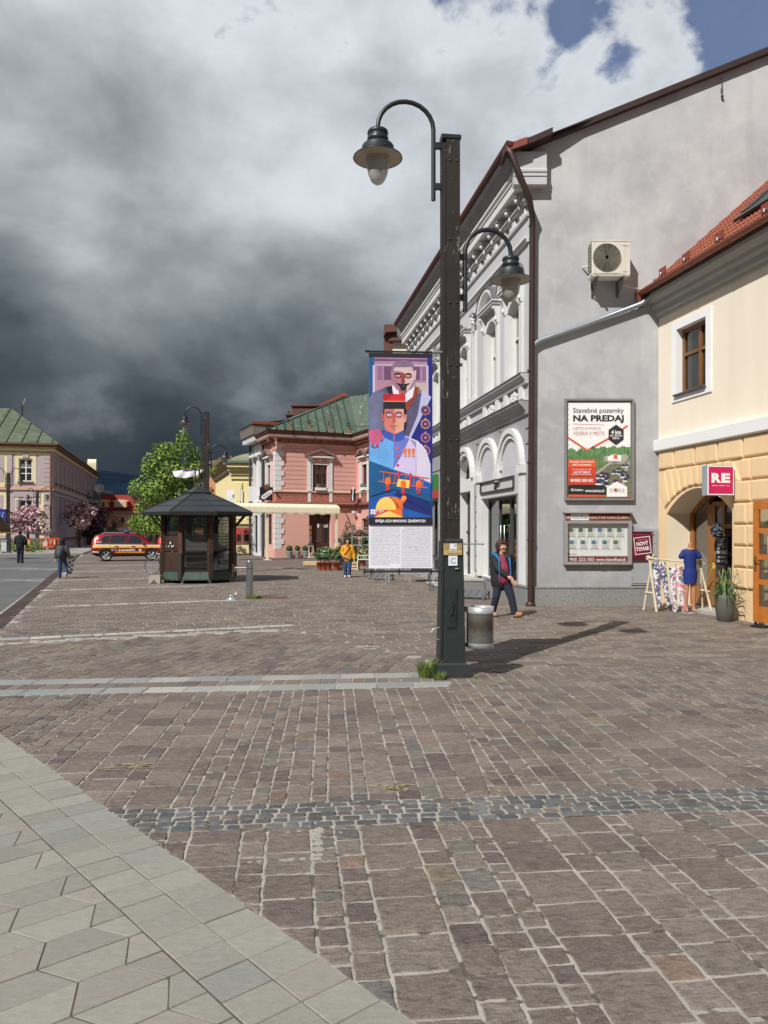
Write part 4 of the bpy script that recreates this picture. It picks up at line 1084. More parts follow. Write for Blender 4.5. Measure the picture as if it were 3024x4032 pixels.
# cornice in shade under the eaves, gutter and tiled roof
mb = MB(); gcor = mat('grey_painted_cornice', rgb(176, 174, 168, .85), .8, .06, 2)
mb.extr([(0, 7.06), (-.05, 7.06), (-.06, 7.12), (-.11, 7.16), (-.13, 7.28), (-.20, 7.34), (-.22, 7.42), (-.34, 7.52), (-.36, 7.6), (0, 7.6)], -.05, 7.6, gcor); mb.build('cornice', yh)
mb = MB(); mb.extr([(.2, 7.62), (-.40, 7.62), (-.42, 7.72), (.2, 8.05)], -.1, 7.6, mat('eaves_soffit_board', rgb(66, 52, 44), .8, .15, 4))
tile = mat('clay_tile', rgb(156, 84, 62, .8), .8, .2, 3, .2, 30, speck=(rgb(120, 70, 52), 9, .6))
sl = .95; random.seed(2)
nx = 62; ny = 16
for j in range(ny):
    y = -.42+j*.27; z = 7.72+(j*.27)*.90
    for i in range(nx):
        x = -.08+i*.125+(.06 if j % 2 else 0)
        pts = [(x+.0625-.056*math.cos(R(a)), .022*math.sin(R(a))) for a in (0, 45, 90, 135, 180)]
        dy, dz = .31, .31*.90
        vs = [(px, y, z+.018+h) for px, h in pts]+[(px, y+dy, z+dz+h) for px, h in pts]
        mb.add(vs, [(k, k+1, k+6, k+5) for k in range(4)]+[(0, 5, 9, 4)], tile)
mb.poly([(-.1, -.42, 7.70), (7.7, -.42, 7.70), (7.7, 4.0, 11.67), (-.1, 4.0, 11.67)], tile)
rf = mb.build('roof', yh)
mb = MB(); gut = mat('copper_brown_gutter', rgb(142, 78, 56, .85), .42, .12, 5, spec=.5)
ha = [(-.50+.085*math.cos(R(a)), 7.70+.085*math.sin(R(a))) for a in range(180, 361, 20)]
mb.extr(ha+[(-.42, 7.72), (-.58, 7.72)], -.16, 7.6, gut)
for k in range(6): mb.extr([(-.50+.092*math.cos(R(a)), 7.70+.092*math.sin(R(a))) for a in range(180, 361, 20)]+[(-.41, 7.725), (-.59, 7.725)], .9+k*1.3, .95+k*1.3, gut)
mb.tube([(-.02, -.5, 7.66), (-.04, -.48, 7.5), (-.08, -.44, 7.35)], [.09, .075, .06], gut, 10); mb.build('gutter', yh)
for k, x in enumerate((.35, 1.35, 2.6, 4.1)):       # snow guards
    mb = MB(); y = -.1+.0*k; z = 7.99+.02
    mb.cbox((x, y, z+.13), (.28, .03, .17), red_br); mb.tube([(x, y-.04, z+.02), (x, y-.06, z+.08), (x, y+.02, z+.1)], .02, zinc, 6); mb.build('snow_guard', yh)
# roof window strip
mb = MB(); rwm = mat('dark_flashing', rgb(52, 54, 58), .45, .1, 4)
def rp_(x, s): return (x, -.42+s*.82, 7.80+s*.82*.90)
for (x0, x1, s0, s1, h) in ((2.4, 6.9, 1.0, 1.25, .06), (2.4, 2.7, 1.25, 4.2, .08), (3.4, 7.2, 1.7, 1.95, .10), (2.7, 7.2, 1.26, 4.1, .05)):
    a, b, c_, d = rp_(x0, s0), rp_(x1, s0), rp_(x1, s1), rp_(x0, s1)
    up = Vector((0, -.67, .74))*h
    mb.add([a, b, c_, d]+[tuple(Vector(p)+up) for p in (a, b, c_, d)], [(4, 5, 6, 7), (0, 1, 5, 4), (1, 2, 6, 5), (2, 3, 7, 6), (3, 0, 4, 7)], rwm)
mb.build('roof_window', rf)
# upstairs window
yw = window(yh, .83, 2.0, 5.06, 6.6, 0, .13, wood_w, dglass, (.62,), (.6,), .09)
mb = MB()
for bx in ((.64, .83, 4.9, 6.78), (2.0, 2.2, 4.9, 6.78), (.83, 2.0, 6.6, 6.78), (.83, 2.0, 4.9, 5.06)): mb.box(bx[0], bx[1], -.03, 0, bx[2], bx[3], ywhite)
mb.build('surround', yw)
mb = MB(); mb.box(.78, 2.02, -.09, .13, 5.02, 5.065, anth); mb.build('sill', yw)
mb = MB(); mb.box(1.12, 1.62, .26, .28, 5.1, 6.1, mat('pale_curtain', rgb(170, 186, 178, .7), .9, .2, 4)); mb.build('curtain', yw)
# shop entrance: fixed light + glazed door leaf in brown wood
en = MB(); yd = .62
tp = arch_top(AX0, AX1, AZ, AR_, 16); ti = arch_top(AX0+.14, AX1-.14, AZ, AR_-.14, 16)
for k in range(16): en.prism([ti[k], ti[k+1], tp[k+1], tp[k]], yd, yd+.09, wood)
for a, b in ((AX0, AX0+.14), (AX1-.14, AX1), (1.09, 1.27), (2.1, 2.28)): en.box(a, b, yd-.005, yd+.08, .1, AZ+(.2 if a > .4 and a < 2 else 0), wood)
en.box(AX0+.14, 1.09, yd, yd+.08, .1, .55, wood); en.box(2.28, AX1-.14, yd, yd+.08, .1, .55, wood)
eo = en.build('entrance', yh)
tpz = lambda x: AZ+(AR_-.14)*(1-(2*(x-AX0)/(AX1-AX0)-1)**2)
mb = MB(); fx = [AX0+.14+(1.09-AX0-.14)*k/8 for k in range(9)]
mb.poly([(AX0+.14, yd+.04, .55), (1.09, yd+.04, .55)]+[(x, yd+.04, tpz(x)) for x in reversed(fx)], sglass); mb.build('side_light', eo)
dl = MB(); d0, d1 = 1.27, 2.1
for z in (.12, .66, 1.28, 1.9, 2.42): dl.box(d0, d1, yd+.0, yd+.06, z, z+(.3 if z < .2 else .1), wood)
for x in (d0, (d0+d1)/2-.05, d1-.1): dl.box(x, x+.1, yd-.003, yd+.057, .12, 2.5, wood)
do_ = dl.build('door', eo)
mb = MB(); mb.poly([(d0, yd+.03, .4), (d1, yd+.03, .4), (d1, yd+.03, 2.5), (d0, yd+.03, 2.5)], mat('door_glass', rgb(70, 72, 74, .7), .05, .5, 1.5, spec=.9)); mb.build('pane', do_)
mb = MB(); mb.tube([(1.33, yd-.01, 1.2), (1.33, yd-.06, 1.2), (1.45, yd-.06, 1.2)], .012, stl, 6); mb.box(1.29, 1.38, yd-.01, yd-.004, .98, 1.12, mat('yellow_sticker', rgb(226, 184, 40), .6, .05, 4)); mb.build('handle', do_)
mb = MB(); mb.box(AX0+.02, AX1-.02, -.02, yd, -.04, .075, cap); mb.box(AX0+.02, AX1-.02, 1.3, 1.35, .1, 2.9, dk_in); mb.ball((1.4, .35, 2.72), (.03, .03, .02), blk, 6, 4); mb.build('threshold', yh)
# second doorway: orange wooden leaf standing open at the picture's right edge
oran = mat('orange_brown_wood', rgb(186, 112, 48, .9), .4, .18, 3, streak=(rgb(140, 76, 30), .4, 10))
nd = thing('open_door', 'orange brown glazed door leaf standing open at the far right', 'door', YF.M @ loc(4.14, -.42, .1, R(18)))
mb = MB()
for x in (0, .78): mb.box(x, x+.12, 0, .06, 0, 2.3, oran)
for z, h in ((0, .3), (.72, .1), (1.2, .1), (1.7, .1), (2.16, .14)): mb.box(.12, .78, .003, .057, z, z+h, oran)
mb.build('leaf', nd)
mb = MB(); mb.poly([(.1, .03, .2), (.8, .03, .2), (.8, .03, 2.2), (.1, .03, 2.2)], sglass); mb.box(.3, .6, .02, .025, 1.32, 1.65, wht); mb.build('pane', nd)
mb = MB(); mb.box(.03, .08, -.012, 0, .98, 1.26, mat('brass', rgb(150, 120, 70), .35, .1, 5, metal=.7)); mb.tube([(.055, -.01, 1.18), (.055, -.06, 1.18), (.16, -.06, 1.18)], .011, MATS['brass'], 6); mb.build('handle', nd)
mb = MB(); mb.tube([(.04, .03, -.1), (.04, .03, 0)], .03, blk, 6); mb.box(.0, .3, -.08, .08, -.1, -.06, blk); mb.build('door_stop', nd)

# projecting RE sign
sg = thing('shop_sign', 'magenta and white RE box sign projecting from ochre wall', 'sign', YF.M @ loc(3.02, -.1, 2.58))
mag = mat('magenta_print', rgb(196, 24, 92, .95), .45, .02, 2); silver = mat('silver_box', rgb(168, 178, 186), .4, .06, 4, metal=.3)
mb = MB(); mb.box(-.09, .09, -.62, 0, 0, .62, silver)
for s in (1, -1):
    x = .09 if s > 0 else -.09
    mb.box(x if s > 0 else x-.006, x+.006 if s > 0 else x, -.61, -.01, .01, .61, wht)
mb.build('box', sg)
face = MB(Matrix(((0, -1, 0, .097), (1, 0, 0, -.60), (0, 0, 1, .02), (0, 0, 0, 1))))    # x -> along the box, facing the viewer
face.box(0.012, .568, 0, .001, .012, .568, mag)
face.text('R', .075, .30, .24, .44, -.002, wht, .055); face.text('E', .30, .50, .24, .44, -.002, wht, .055); face.text('ženské ♥ odevné ♥ veci'.replace('♥', '-'), .09, .48, .17, .20, -.002, wht)
face.build('lettering', sg)
for z in (.16, .46): mb = MB(); mb.box(-.03, .03, 0, .1, z, z+.04, silver); mb.tube([(.0, 0.0, z-.08), (0, .1, z)], .012, silver, 5); mb.build('bracket', sg)
# chalkboard with its pompom on the door
cb = thing('chalkboard', 'black chalkboard with white handwriting hung on the shop door', 'sign', YF.M @ loc(1.56, .52, 1.08) @ Matrix.Diagonal((.78, 1, .64, 1)))
mb = MB(); slate = mat('chalk_black', rgb(26, 26, 30), .7, .2, 6); chalk = mat('chalk_white', rgb(225, 226, 228, .9), .9, .1, 30)
mb.box(0, .56, 0, .025, 0, 1.02, slate); mb.build('board', cb)
mb = MB()
for s, a, b, c_, d in (('život je', .06, .42, .88, .95), ('príliš', .06, .32, .80, .86), ('KRÁTKY', .06, .40, .70, .77), ('na to, aby', .08, .40, .62, .67), ('sme', .06, .2, .55, .59), ('NOSILI', .05, .50, .39, .51), ('nudné', .10, .42, .24, .33), ('ŠATY :)', .05, .52, .06, .19)):
    mb.text(s, a, b, c_, d, -.003, chalk, .02, shear=.2 if s != 'NOSILI' else 0)
mb.build('lettering', cb)
pm = thing('pompom_wreath', 'dark frilled paper pompom above the chalkboard on the door', 'decoration', YF.M @ loc(1.74, .42, 1.86))
mb = MB(); random.seed(6); pmm = [mat('pompom_black', rgb(34, 36, 44), .9, .2, 9), mat('pompom_grey', rgb(104, 110, 124), .9, .2, 9)]
leaves(mb, [((0, 0, 0), (.16, .10, .16))], 420, .045, pmm, .5, .5); mb.build('tissue', pm)
# pharmacy cross and its red fascia
px_ = thing('pharmacy_sign', 'green pharmacy cross sign projecting from the grey townhouse', 'sign', GF.M @ loc(-10.55, -.12, 3.28))
mb = MB(Matrix(((0, -1, 0, 0), (1, 0, 0, -.95), (0, 0, 1, 0), (0, 0, 0, 1)))); grn = mat('pharmacy_green', rgb(18, 150, 70, .95), .45, .05, 3); grd = mat('pharmacy_dark_green', rgb(60, 130, 44, .9), .45, .05, 3)
cr = [(.3, 0), (.6, 0), (.6, .28), (.9, .28), (.9, .6), (.6, .6), (.6, .9), (.3, .9), (.3, .6), (0, .6), (0, .28), (.3, .28)]
mb.prism(cr, -.1, .1, grn); mb.build('cross', px_)
mb = MB(Matrix(((0, -1, 0, 0), (1, 0, 0, -.95), (0, 0, 1, 0), (0, 0, 0, 1))))
k = .90
for i in range(12):
    a, b = cr[i], cr[(i+1) % 12]; sc_ = lambda p, f: (.45+(p[0]-.45)*f, .45+(p[1]-.45)*f)
    mb.prism([sc_(a, .9), sc_(b, .9), sc_(b, .87), sc_(a, .87)], -.104, -.101, wht)
mb.prism(arc(.45, .42, .13, .08, 180, 360, 10), -.106, -.102, wht); mb.box(.435, .465, -.106, -.102, .2, .36, wht); mb.box(.37, .53, -.106, -.102, .18, .21, wht); mb.tube([(.45, -.106, .2), (.5, -.106, .3), (.41, -.106, .42), (.49, -.106, .52), (.45, -.106, .62)], .012, wht, 5)
mb.build('emblem', px_)
fs_ = thing('shop_fascia', 'red and green fascia board over the pharmacy shop window', 'sign', GF.M @ loc(-13.0, -.12, 3.08))
mb = MB(); mb.box(0, 3.0, 0, .1, 0, .3, mat('fascia_red', rgb(190, 66, 44, .9), .5, .05, 2)); mb.box(0, 3.0, .01, .1, .302, .9, grd); mb.build('board', fs_)
# ================================================================== street lamps on timber posts
tim = mat('weathered_black_timber', rgb(56, 49, 45, .55), .75, .25, 3, .25, 30, wear=(rgb(128, 118, 106), .80))
cast = mat('black_cast_steel', rgb(44, 47, 49), .45, .14, 4, .08, 50, spec=.5, speck=(rgb(74, 72, 68), 26, .66))
lampblk = mat('lamp_black_metal', rgb(38, 42, 45), .4, .12, 5, spec=.5)
dish_in = mat('lamp_dish_enamel', rgb(196, 184, 166, .8), .5, .12, 6)
globe_m = bpy.data.materials.new('lamp_globe'); t = nt(globe_m)
out = N(t, 'ShaderNodeOutputMaterial'); mx = N(t, 'ShaderNodeMixShader'); b = N(t, 'ShaderNodeBsdfPrincipled'); tr = N(t, 'ShaderNodeBsdfTransparent')
b.inputs['Base Color'].default_value = (*rgb(206, 202, 190, .8), 1); b.inputs['Roughness'].default_value = .12
tr.inputs[0].default_value = (.85, .85, .82, 1)
mx.inputs[0].default_value = .62; t.links.new(tr.outputs[0], mx.inputs[1]); t.links.new(b.outputs[0], mx.inputs[2]); t.links.new(mx.outputs[0], out.inputs[0])

def lantern(root, cx, cz, k):
    """cz: rim height of the dish; k: dish radius"""
    mb = MB(); s = k/.31
    mb.lathe([(.02*s, .36*s), (.05*s, .355*s), (.125*s, .335*s), (.135*s, .30*s), (.12*s, .28*s), (.12*s, .26*s), (.135*s, .245*s), (.135*s, .20*s), (.12*s, .185*s), (.12*s, .165*s), (.19*s, .15*s), (.205*s, .13*s), (.205*s, .05*s), (.24*s, .03*s), (.31*s, .0), (.315*s, -.012*s), (.30*s, -.006*s)], (cx, 0, cz), lampblk, 28)
    for a in range(5): mb.ball((cx+.215*s*math.cos(a*1.26), .215*s*math.sin(a*1.26), cz+.07*s), .012*s, lampblk, 6, 4)
    o = mb.build('lamp_hood', root)
    mb = MB(); mb.lathe([(.302*s, -.008*s), (.25*s, .004*s), (.245*s, .012*s), (.2*s, .02*s), (.195*s, .03*s), (.15*s, .05*s)], (cx, 0, cz), dish_in, 28); mb.build('reflector', o)
    mb = MB(); mb.lathe([(.15*s, .05*s), (.15*s, -.05*s), (.14*s, -.13*s), (.12*s, -.22*s), (.085*s, -.30*s), (.045*s, -.335*s), (.0, -.345*s)], (cx, 0, cz), globe_m, 24); mb.build('glass_globe', o)
    mb = MB(); mb.lathe([(.05*s, .04*s), (.05*s, -.05*s), (.045*s, -.18*s), (0, -.2*s)], (cx, 0, cz), mat('lamp_bulb', rgb(226, 224, 214, .8), .3, .05, 4), 12); mb.build('bulb', o)

def arm(root, xs, zlow, ztop, apex, xl, zl, side):
    """upright tube beside the post with a half-round crook"""
    mb = MB(); r = .029
    cx = (xs+xl)/2; rx = abs(xs-xl)/2
    pts = [(xs, 0, zlow), (xs, 0, ztop)]
    for i in range(1, 13):
        a = math.pi*i/12
        x = cx+(xs-cx)*math.cos(a); z = ztop+(apex-ztop)*math.sin(a)
        if a > math.pi/2: z = apex-(apex-(zl+.02))*(1-math.sin(a))**1.0 if zl+.02 > ztop else apex-(apex-ztop)*(1-math.sin(a))
        pts.append((x, 0, z))
    pts.append((xl, 0, zl))
    mb.tube(pts, r, lampblk, 10)
    for z in (zlow+.18, zlow+.70):
        mb.box(min(xs, xs-side*.20), max(xs, xs-side*.20), -.03, .03, z-.035, z+.035, lampblk)
    mb.build('arm', root)

def lamp_post(root, hgt=6.87, zlow=1.72, left=None, right=None):
    mb = MB(); mb.box(-.066, .11, -.10, .10, zlow-.02, hgt, tim); mb.build('post', root)
    mb = MB(); mb.box(-.112, -.070, -.085, .085, zlow-.02, hgt-.05, tim); mb.build('post_plank', root)
    mb = MB(); mb.box(-.12, .125, -.11, .11, hgt, hgt+.04, lampblk); mb.extr([(-.11, hgt+.04), (-.06, hgt+.075), (.06, hgt+.075), (.11, hgt+.04)], -.12, .125, lampblk); mb.build('post_cap', root)
    mb = MB()
    def fr_(hx0, hx1, hy, z0, kx0, kx1, ky, z1):
        mb.add([(hx0, -hy, z0), (hx1, -hy, z0), (hx1, hy, z0), (hx0, hy, z0), (kx0, -ky, z1), (kx1, -ky, z1), (kx1, ky, z1), (kx0, ky, z1)],
               [(3, 2, 1, 0), (4, 5, 6, 7), (0, 1, 5, 4), (1, 2, 6, 5), (2, 3, 7, 6), (3, 0, 4, 7)], cast)
    fr_(-.12, .17, .155, .17, -.085, .145, .125, zlow)
    fr_(-.16, -.128, .12, .17, -.125, -.093, .10, zlow)
    mb.extr([(-.125, zlow), (-.11, zlow+.03), (.11, zlow+.03), (.125, zlow)], -.085, .145, cast)
    mb.build('steel_casing', root)
    mb = MB(); fr_(-.225, .225, .215, 0, -.20, .20, .19, .16); fr_(-.19, .19, .18, .16, -.17, .18, .165, .185); mb.build('base_flange', root)
    for z in (2.0, 3.0, 3.95, 4.75, 5.55, 6.55) if hgt == 6.83 else ():
        for x in (-.02, .07): mb = MB(); mb.ball((x, -.102, z), (.016, .01, .016), lampblk, 8, 4); mb.build('bolt', root)
    if left: arm(root, *left[0]); lantern(root, *left[1])
    if right: arm(root, *right[0]); lantern(root, *right[1])
LP = (.845, 9.86); ANG = R(6.8)
lp = thing('street_lamp', 'tall black timber lamp post with two crook lanterns, nearest the viewer', 'street lamp', loc(LP[0], LP[1], 0, ANG))
Lf = ((-.215, 6.07, 6.97, 7.31, -.93, 6.92, -1), (-.93, 6.58, .31))
Rf = ((.20, 4.66, 5.44, 5.73, .80, 5.40, 1), (.80, 5.10, .26))
lamp_post(lp, 6.83, 1.72, Lf, Rf)
# cast relief plate, notice plate and stickers
mb = MB(); mb.box(-.075, .055, -.158, -.14, .62, 1.13, cast); mb.box(-.06, .04, -.164, -.158, .64, 1.11, cast)
random.seed(4)
for (p, q, r_) in (((-.01, -.165, .98), (-.012, -.165, .93), .016), ((-.01, -.165, .93), (-.012, -.165, .80), .03), ((-.03, -.165, .80), (-.035, -.165, .70), .014), ((.01, -.165, .80), (.018, -.165, .70), .014), ((-.03, -.165, .91), (-.05, -.165, .84), .011), ((.0, -.165, .91), (.035, -.165, .87), .011), ((.04, -.166, .74), (.03, -.166, .95), .008)):
    mb.tube([p, q], r_, cast, 8, .5)
mb.text('BENJAMÍN', -.045, .03, 1.06, 1.08, -.166, cast); mb.text('MAINÁTE', -.045, .03, 1.03, 1.05, -.166, cast)
mb.build('relief_plate', lp)
mb = MB(); tan = mat('tan_notice', rgb(196, 168, 116, .9), .7, .12, 12, speck=(rgb(60, 50, 40), 18, .66)); inkn = mat('notice_ink', rgb(60, 48, 34), .7, .1, 9)
mb.box(-.11, .125, -.150, -.143, 1.545, 1.69, tan)
for s, a, b, z in (('TENTO P', -.105, -.035, 1.668), ('NAMES', -.10, -.045, 1.638), ('SYSTÉM', -.10, -.045, 1.61), ('IESTOR', .06, .12, 1.668), ('OVACÍM', .065, .12, 1.638), ('MERVIM', .065, .12, 1.61), ('MESTSKÁ  POLÍCIA', -.06, .11, 1.556)):
    mb.text(s, a, b, z, z+.016, -.151, inkn, .01)
mb.box(-.03, .055, -.153, -.1505, 1.595, 1.688, wht); mb.text('139/010', -.024, .05, 1.602, 1.622, -.1545, ink, .02); mb.box(.02, .048, -.1545, -.1535, 1.65, 1.682, lg)
mb.build('notice_plate', lp)
mb = MB(); mb.box(-.05, .065, -.149, -.145, 1.41, 1.535, wht); mb.text('C', -.03, .045, 1.43, 1.515, -.1505, mat('sticker_blue', rgb(160, 184, 214, .95), .6, .03, 3), .05); mb.build('sticker', lp)
mb = MB(); mb.prism(arc(.055, 1.375, .033, .02, 0, 360, 14)[:-1], -.151, -.147, blk); mb.text('OPTIKA', .03, .08, 1.368, 1.382, -.1525, wht, .02); mb.build('sticker', lp)
mb = MB(); mb.tube([(-.14, -.05, .62), (-.23, -.05, .60), (-.26, -.05, .54), (-.23, -.05, .48), (-.14, -.05, .46)], .009, zinc, 6); mb.build('hook', lp)
mb = MB(); mb.tube([(.14, .0, 1.68), (.43, .0, 1.68)], .009, zinc, 6); mb.ball((.43, 0, 1.68), .016, zinc, 6, 4); mb.build('bracket', lp); mb = MB(); mb.tube([(.11, .0, 3.98), (.16, 0, 3.98)], .022, zinc, 8); mb.build('bracket', lp)

# banner on its two rods
bn_ = thing('banner', 'tall blue illustrated banner with two portraits hung beside nearest lamp post', 'banner', loc(LP[0], LP[1], 0, ANG*.55))
bx0, bx1, bz0, bz1 = -1.045, -.235, 1.375, 4.10
mb = MB(); mb.tube([(-1.06, -.06, 4.12), (-.1, -.06, 4.12)], .013, lampblk, 8); mb.lathe([(.03, -.01), (.03, .01)], (-1.065, -.06, 4.12), lampblk, 10); mb.tube([(-.24, -.06, 4.12), (-.1, -.06, 4.12)], .018, zinc, 8); mb.build('top_rod', bn_)
mb = MB(); mb.tube([(-1.10, -.06, 1.335), (-.10, -.06, 1.335)], .014, lampblk, 8)
for x in (-1.10, -1.01, -.66, -.25): mb.tube([(x, -.075, 1.37), (x, -.08, 1.33), (x, -.06, 1.30), (x, -.045, 1.33)], .009, blk, 6)
mb.build('bottom_rod', bn_)
def bm_(n, c, v=.10, s=5): return mat('banner_'+n, c, .65, v, s)
navy = bm_('navy', rgb(28, 36, 124)); blue = bm_('blue', rgb(26, 84, 160), .18, 3); teal = bm_('teal', rgb(22, 84, 132), .25, 4); mauve = bm_('mauve', rgb(168, 132, 160), .12, 6); mauved = bm_('mauve_dark', rgb(112, 72, 110), .15, 6); palem = bm_('pale_mauve', rgb(206, 188, 212), .08, 6)
skin1 = bm_('face_pale', rgb(210, 180, 182), .12, 7); skin1d = bm_('face_shade', rgb(168, 116, 136), .14, 7); hair1 = bm_('hair_grey', rgb(132, 108, 132), .12, 7); brick = bm_('brick', rgb(146, 62, 48), .14, 8); blackp = bm_('black', rgb(34, 28, 40), .1, 6); red = bm_('red', rgb(212, 44, 48), .14, 7)
skin2 = bm_('face_warm', rgb(206, 120, 108), .14, 7); skin2d = bm_('face_red', rgb(182, 92, 92), .14, 7); skin2l = bm_('face_light', rgb(224, 160, 140), .1, 7); greyc = bm_('coat_grey', rgb(108, 108, 140), .22, 6); greyl = bm_('coat_pale', rgb(186, 186, 220), .1, 5); greyd = bm_('coat_slate', rgb(86, 82, 116), .22, 8); lilac = bm_('tunic_lilac', rgb(206, 198, 232), .08, 5); sky_b = bm_('tunic_sky', rgb(104, 166, 226), .16, 4); peri = bm_('tunic_periwinkle', rgb(108, 118, 196), .14, 5); orng = bm_('orange', rgb(236, 112, 44), .1, 6); ylw = bm_('yellow', rgb(246, 204, 104), .1, 6); gold = bm_('gold', rgb(214, 156, 110), .1, 9); wpl = bm_('white', rgb(242, 242, 250, .85), .03, 3); pink = bm_('pink', rgb(196, 92, 130), .2, 9); deep = bm_('deep_navy', rgb(26, 40, 110), .12, 4); txt = bm_('text_grey', rgb(120, 120, 140), .05, 3)
FY = -.075
def B(px, py): return bx0+(px-97)/(699-97)*(bx1-bx0), bz1-(py-62)/(2092-62)*(bz1-bz0)
mb = MB()
# cloth, gently rippled at the foot
n = 24; vs = []
def wav(x, z): return FY+.018*math.sin((x-bx0)*9)*max(0, (2.2-z))*.6
for j in range(31):
    for i in range(n+1):
        x = bx0+(bx1-bx0)*i/n; z = bz0+(bz1-bz0)*j/30; vs.append((x, FY, z))
mb.add(vs, [(j*(n+1)+i, j*(n+1)+i+1, (j+1)*(n+1)+i+1, (j+1)*(n+1)+i) for j in range(30) for i in range(n)], wpl, True)
mb.add([(x, y+.004, z) for x, y, z in vs], [(j*(n+1)+i, j*(n+1)+i+1, (j+1)*(n+1)+i+1, (j+1)*(n+1)+i) for j in range(30) for i in range(n)], wpl, True)
cloth = mb.build('cloth', bn_)
mb = MB(); LY = [0]
def lay(pts, m, k): mb.poly([(B(*p)[0], FY-.0009*k, B(*p)[1]) for p in pts], m)
def rect(a, c, b_, d, m, k): lay([(a, c), (b_, c), (b_, d), (a, d)], m, k)
def ell(cx, cy, rx, ry, m, k, a0=0, a1=360, n=20): lay([(cx+rx*math.cos(R(a0+(a1-a0)*i/n)), cy+ry*math.sin(R(a0+(a1-a0)*i/n))) for i in range(n+(0 if a1-a0 == 360 else 1))], m, k)
rect(97, 62, 699, 105, blackp, 1); rect(97, 105, 699, 1615, blue, 1); rect(97, 105, 150, 480, teal, 2); rect(650, 105, 699, 1100, navy, 2)
rect(150, 108, 650, 440, mauve, 2); rect(150, 118, 650, 140, mauved, 3); rect(135, 180, 155, 440, palem, 3); rect(640, 180, 660, 460, palem, 3); rect(150, 172, 320, 182, palem, 4); rect(520, 172, 650, 182, palem, 4)
for a, b_ in ((180, 225), (240, 310), (520, 580), (600, 640)): rect(a, 190, b_, 315, mauved if a in (240, 520) else bm_('mauve_mid', rgb(146, 104, 142), .1, 6), 4)
rect(155, 330, 320, 440, bm_('mauve_warm', rgb(176, 128, 150), .12, 6), 4); rect(540, 340, 645, 440, bm_('stone', rgb(196, 176, 172), .1, 6), 4)
lay([(655, 500), (690, 480), (690, 1180), (480, 880)], navy, 3)
lay([(110, 470), (150, 430), (260, 385), (300, 450), (230, 700), (100, 800)], greyc, 4)
lay([(300, 440), (520, 380), (600, 410), (688, 480), (560, 720), (490, 870), (430, 820), (430, 600)], greyd, 4); lay([(600, 410), (688, 475), (490, 870), (475, 850), (560, 640)], greyl, 5)
lay([(150, 430), (230, 700), (260, 780), (100, 860), (100, 500)], greyc, 5)
lay([(258, 385), (318, 370), (320, 460), (290, 460)], blackp, 6); lay([(312, 360), (430, 455), (530, 370), (530, 460), (440, 530), (330, 460)], wpl, 6); lay([(530, 375), (575, 385), (545, 470), (480, 580), (430, 640), (430, 540), (510, 480)], brick, 7)
lay([(320, 190), (430, 150), (525, 185), (520, 330), (470, 420), (410, 450), (350, 400), (322, 330)], skin1, 8); lay([(305, 240), (322, 230), (330, 340), (310, 320)], skin1d, 8); lay([(525, 230), (545, 220), (540, 310), (522, 330)], skin1, 8); lay([(322, 230), (420, 240), (420, 420), (350, 400), (322, 330)], skin1d, 9)
lay([(318, 240), (310, 190), (345, 150), (430, 125), (505, 150), (530, 190), (520, 235), (500, 190), (420, 195), (345, 195)], hair1, 10)
ell(373, 278, 36, 25, brick, 10); ell(467, 278, 36, 25, brick, 10); lay([(355, 272), (393, 272), (385, 284), (362, 284)], wpl, 11); lay([(448, 272), (486, 272), (478, 284), (456, 284)], wpl, 11); ell(374, 277, 5, 5, blackp, 12); ell(467, 277, 5, 5, blackp, 12)
lay([(338, 258), (372, 248), (405, 258), (405, 264), (340, 266)], blackp, 11); lay([(436, 258), (470, 248), (502, 258), (502, 266), (436, 264)], blackp, 11)
lay([(410, 248), (430, 248), (438, 340), (420, 352), (400, 340)], brick, 11)
lay([(350, 345), (400, 352), (420, 350), (440, 352), (490, 345), (450, 372), (420, 366), (385, 374)], blackp, 12); lay([(385, 372), (455, 372), (440, 420), (400, 415)], blackp, 11); lay([(378, 400), (455, 395), (450, 440), (410, 450), (380, 440)], bm_('beard_rose', rgb(170, 92, 100), .14, 7), 10)
# officer in front
lay([(100, 1080), (110, 900), (240, 840), (335, 900), (440, 840), (560, 890), (640, 980), (680, 1110), (680, 1290), (330, 1165)], lilac, 9)
lay([(100, 1078), (105, 900), (240, 840), (332, 900), (330, 1160)], sky_b, 10); lay([(240, 840), (430, 840), (480, 870), (420, 1000), (330, 1160), (332, 900)], peri, 10); lay([(480, 870), (560, 890), (640, 980), (680, 1110), (680, 1290), (540, 1220), (540, 960)], bm_('tunic_white', rgb(222, 214, 236, .9), .06, 4), 11)
lay([(420, 1000), (480, 870), (545, 900), (545, 1225), (340, 1160)], bm_('tunic_lavender', rgb(204, 190, 228), .08, 4), 11)
lay([(240, 760), (430, 760), (425, 880), (335, 900), (240, 860)], bm_('collar_blue', rgb(58, 86, 176), .14, 6), 12); lay([(330, 830), (337, 830), (337, 895), (330, 895)], orng, 13)
lay([(230, 590), (425, 590), (445, 640), (430, 720), (425, 790), (340, 830), (250, 790), (240, 720)], skin2, 13); lay([(215, 640), (238, 630), (245, 720), (222, 700)], skin2d, 13); lay([(430, 635), (455, 640), (448, 715), (428, 715)], skin2l, 13); lay([(340, 590), (430, 590), (430, 720), (425, 790), (345, 828)], skin2l, 14)
ell(290, 645, 40, 34, skin2d, 15); ell(378, 645, 36, 34, skin2d, 15); ell(290, 646, 20, 11, wpl, 16); ell(378, 646, 20, 11, wpl, 16); ell(290, 646, 7, 7, bm_('iris_blue', rgb(70, 110, 190)), 17); ell(378, 646, 7, 7, MATS['banner_iris_blue'], 17)
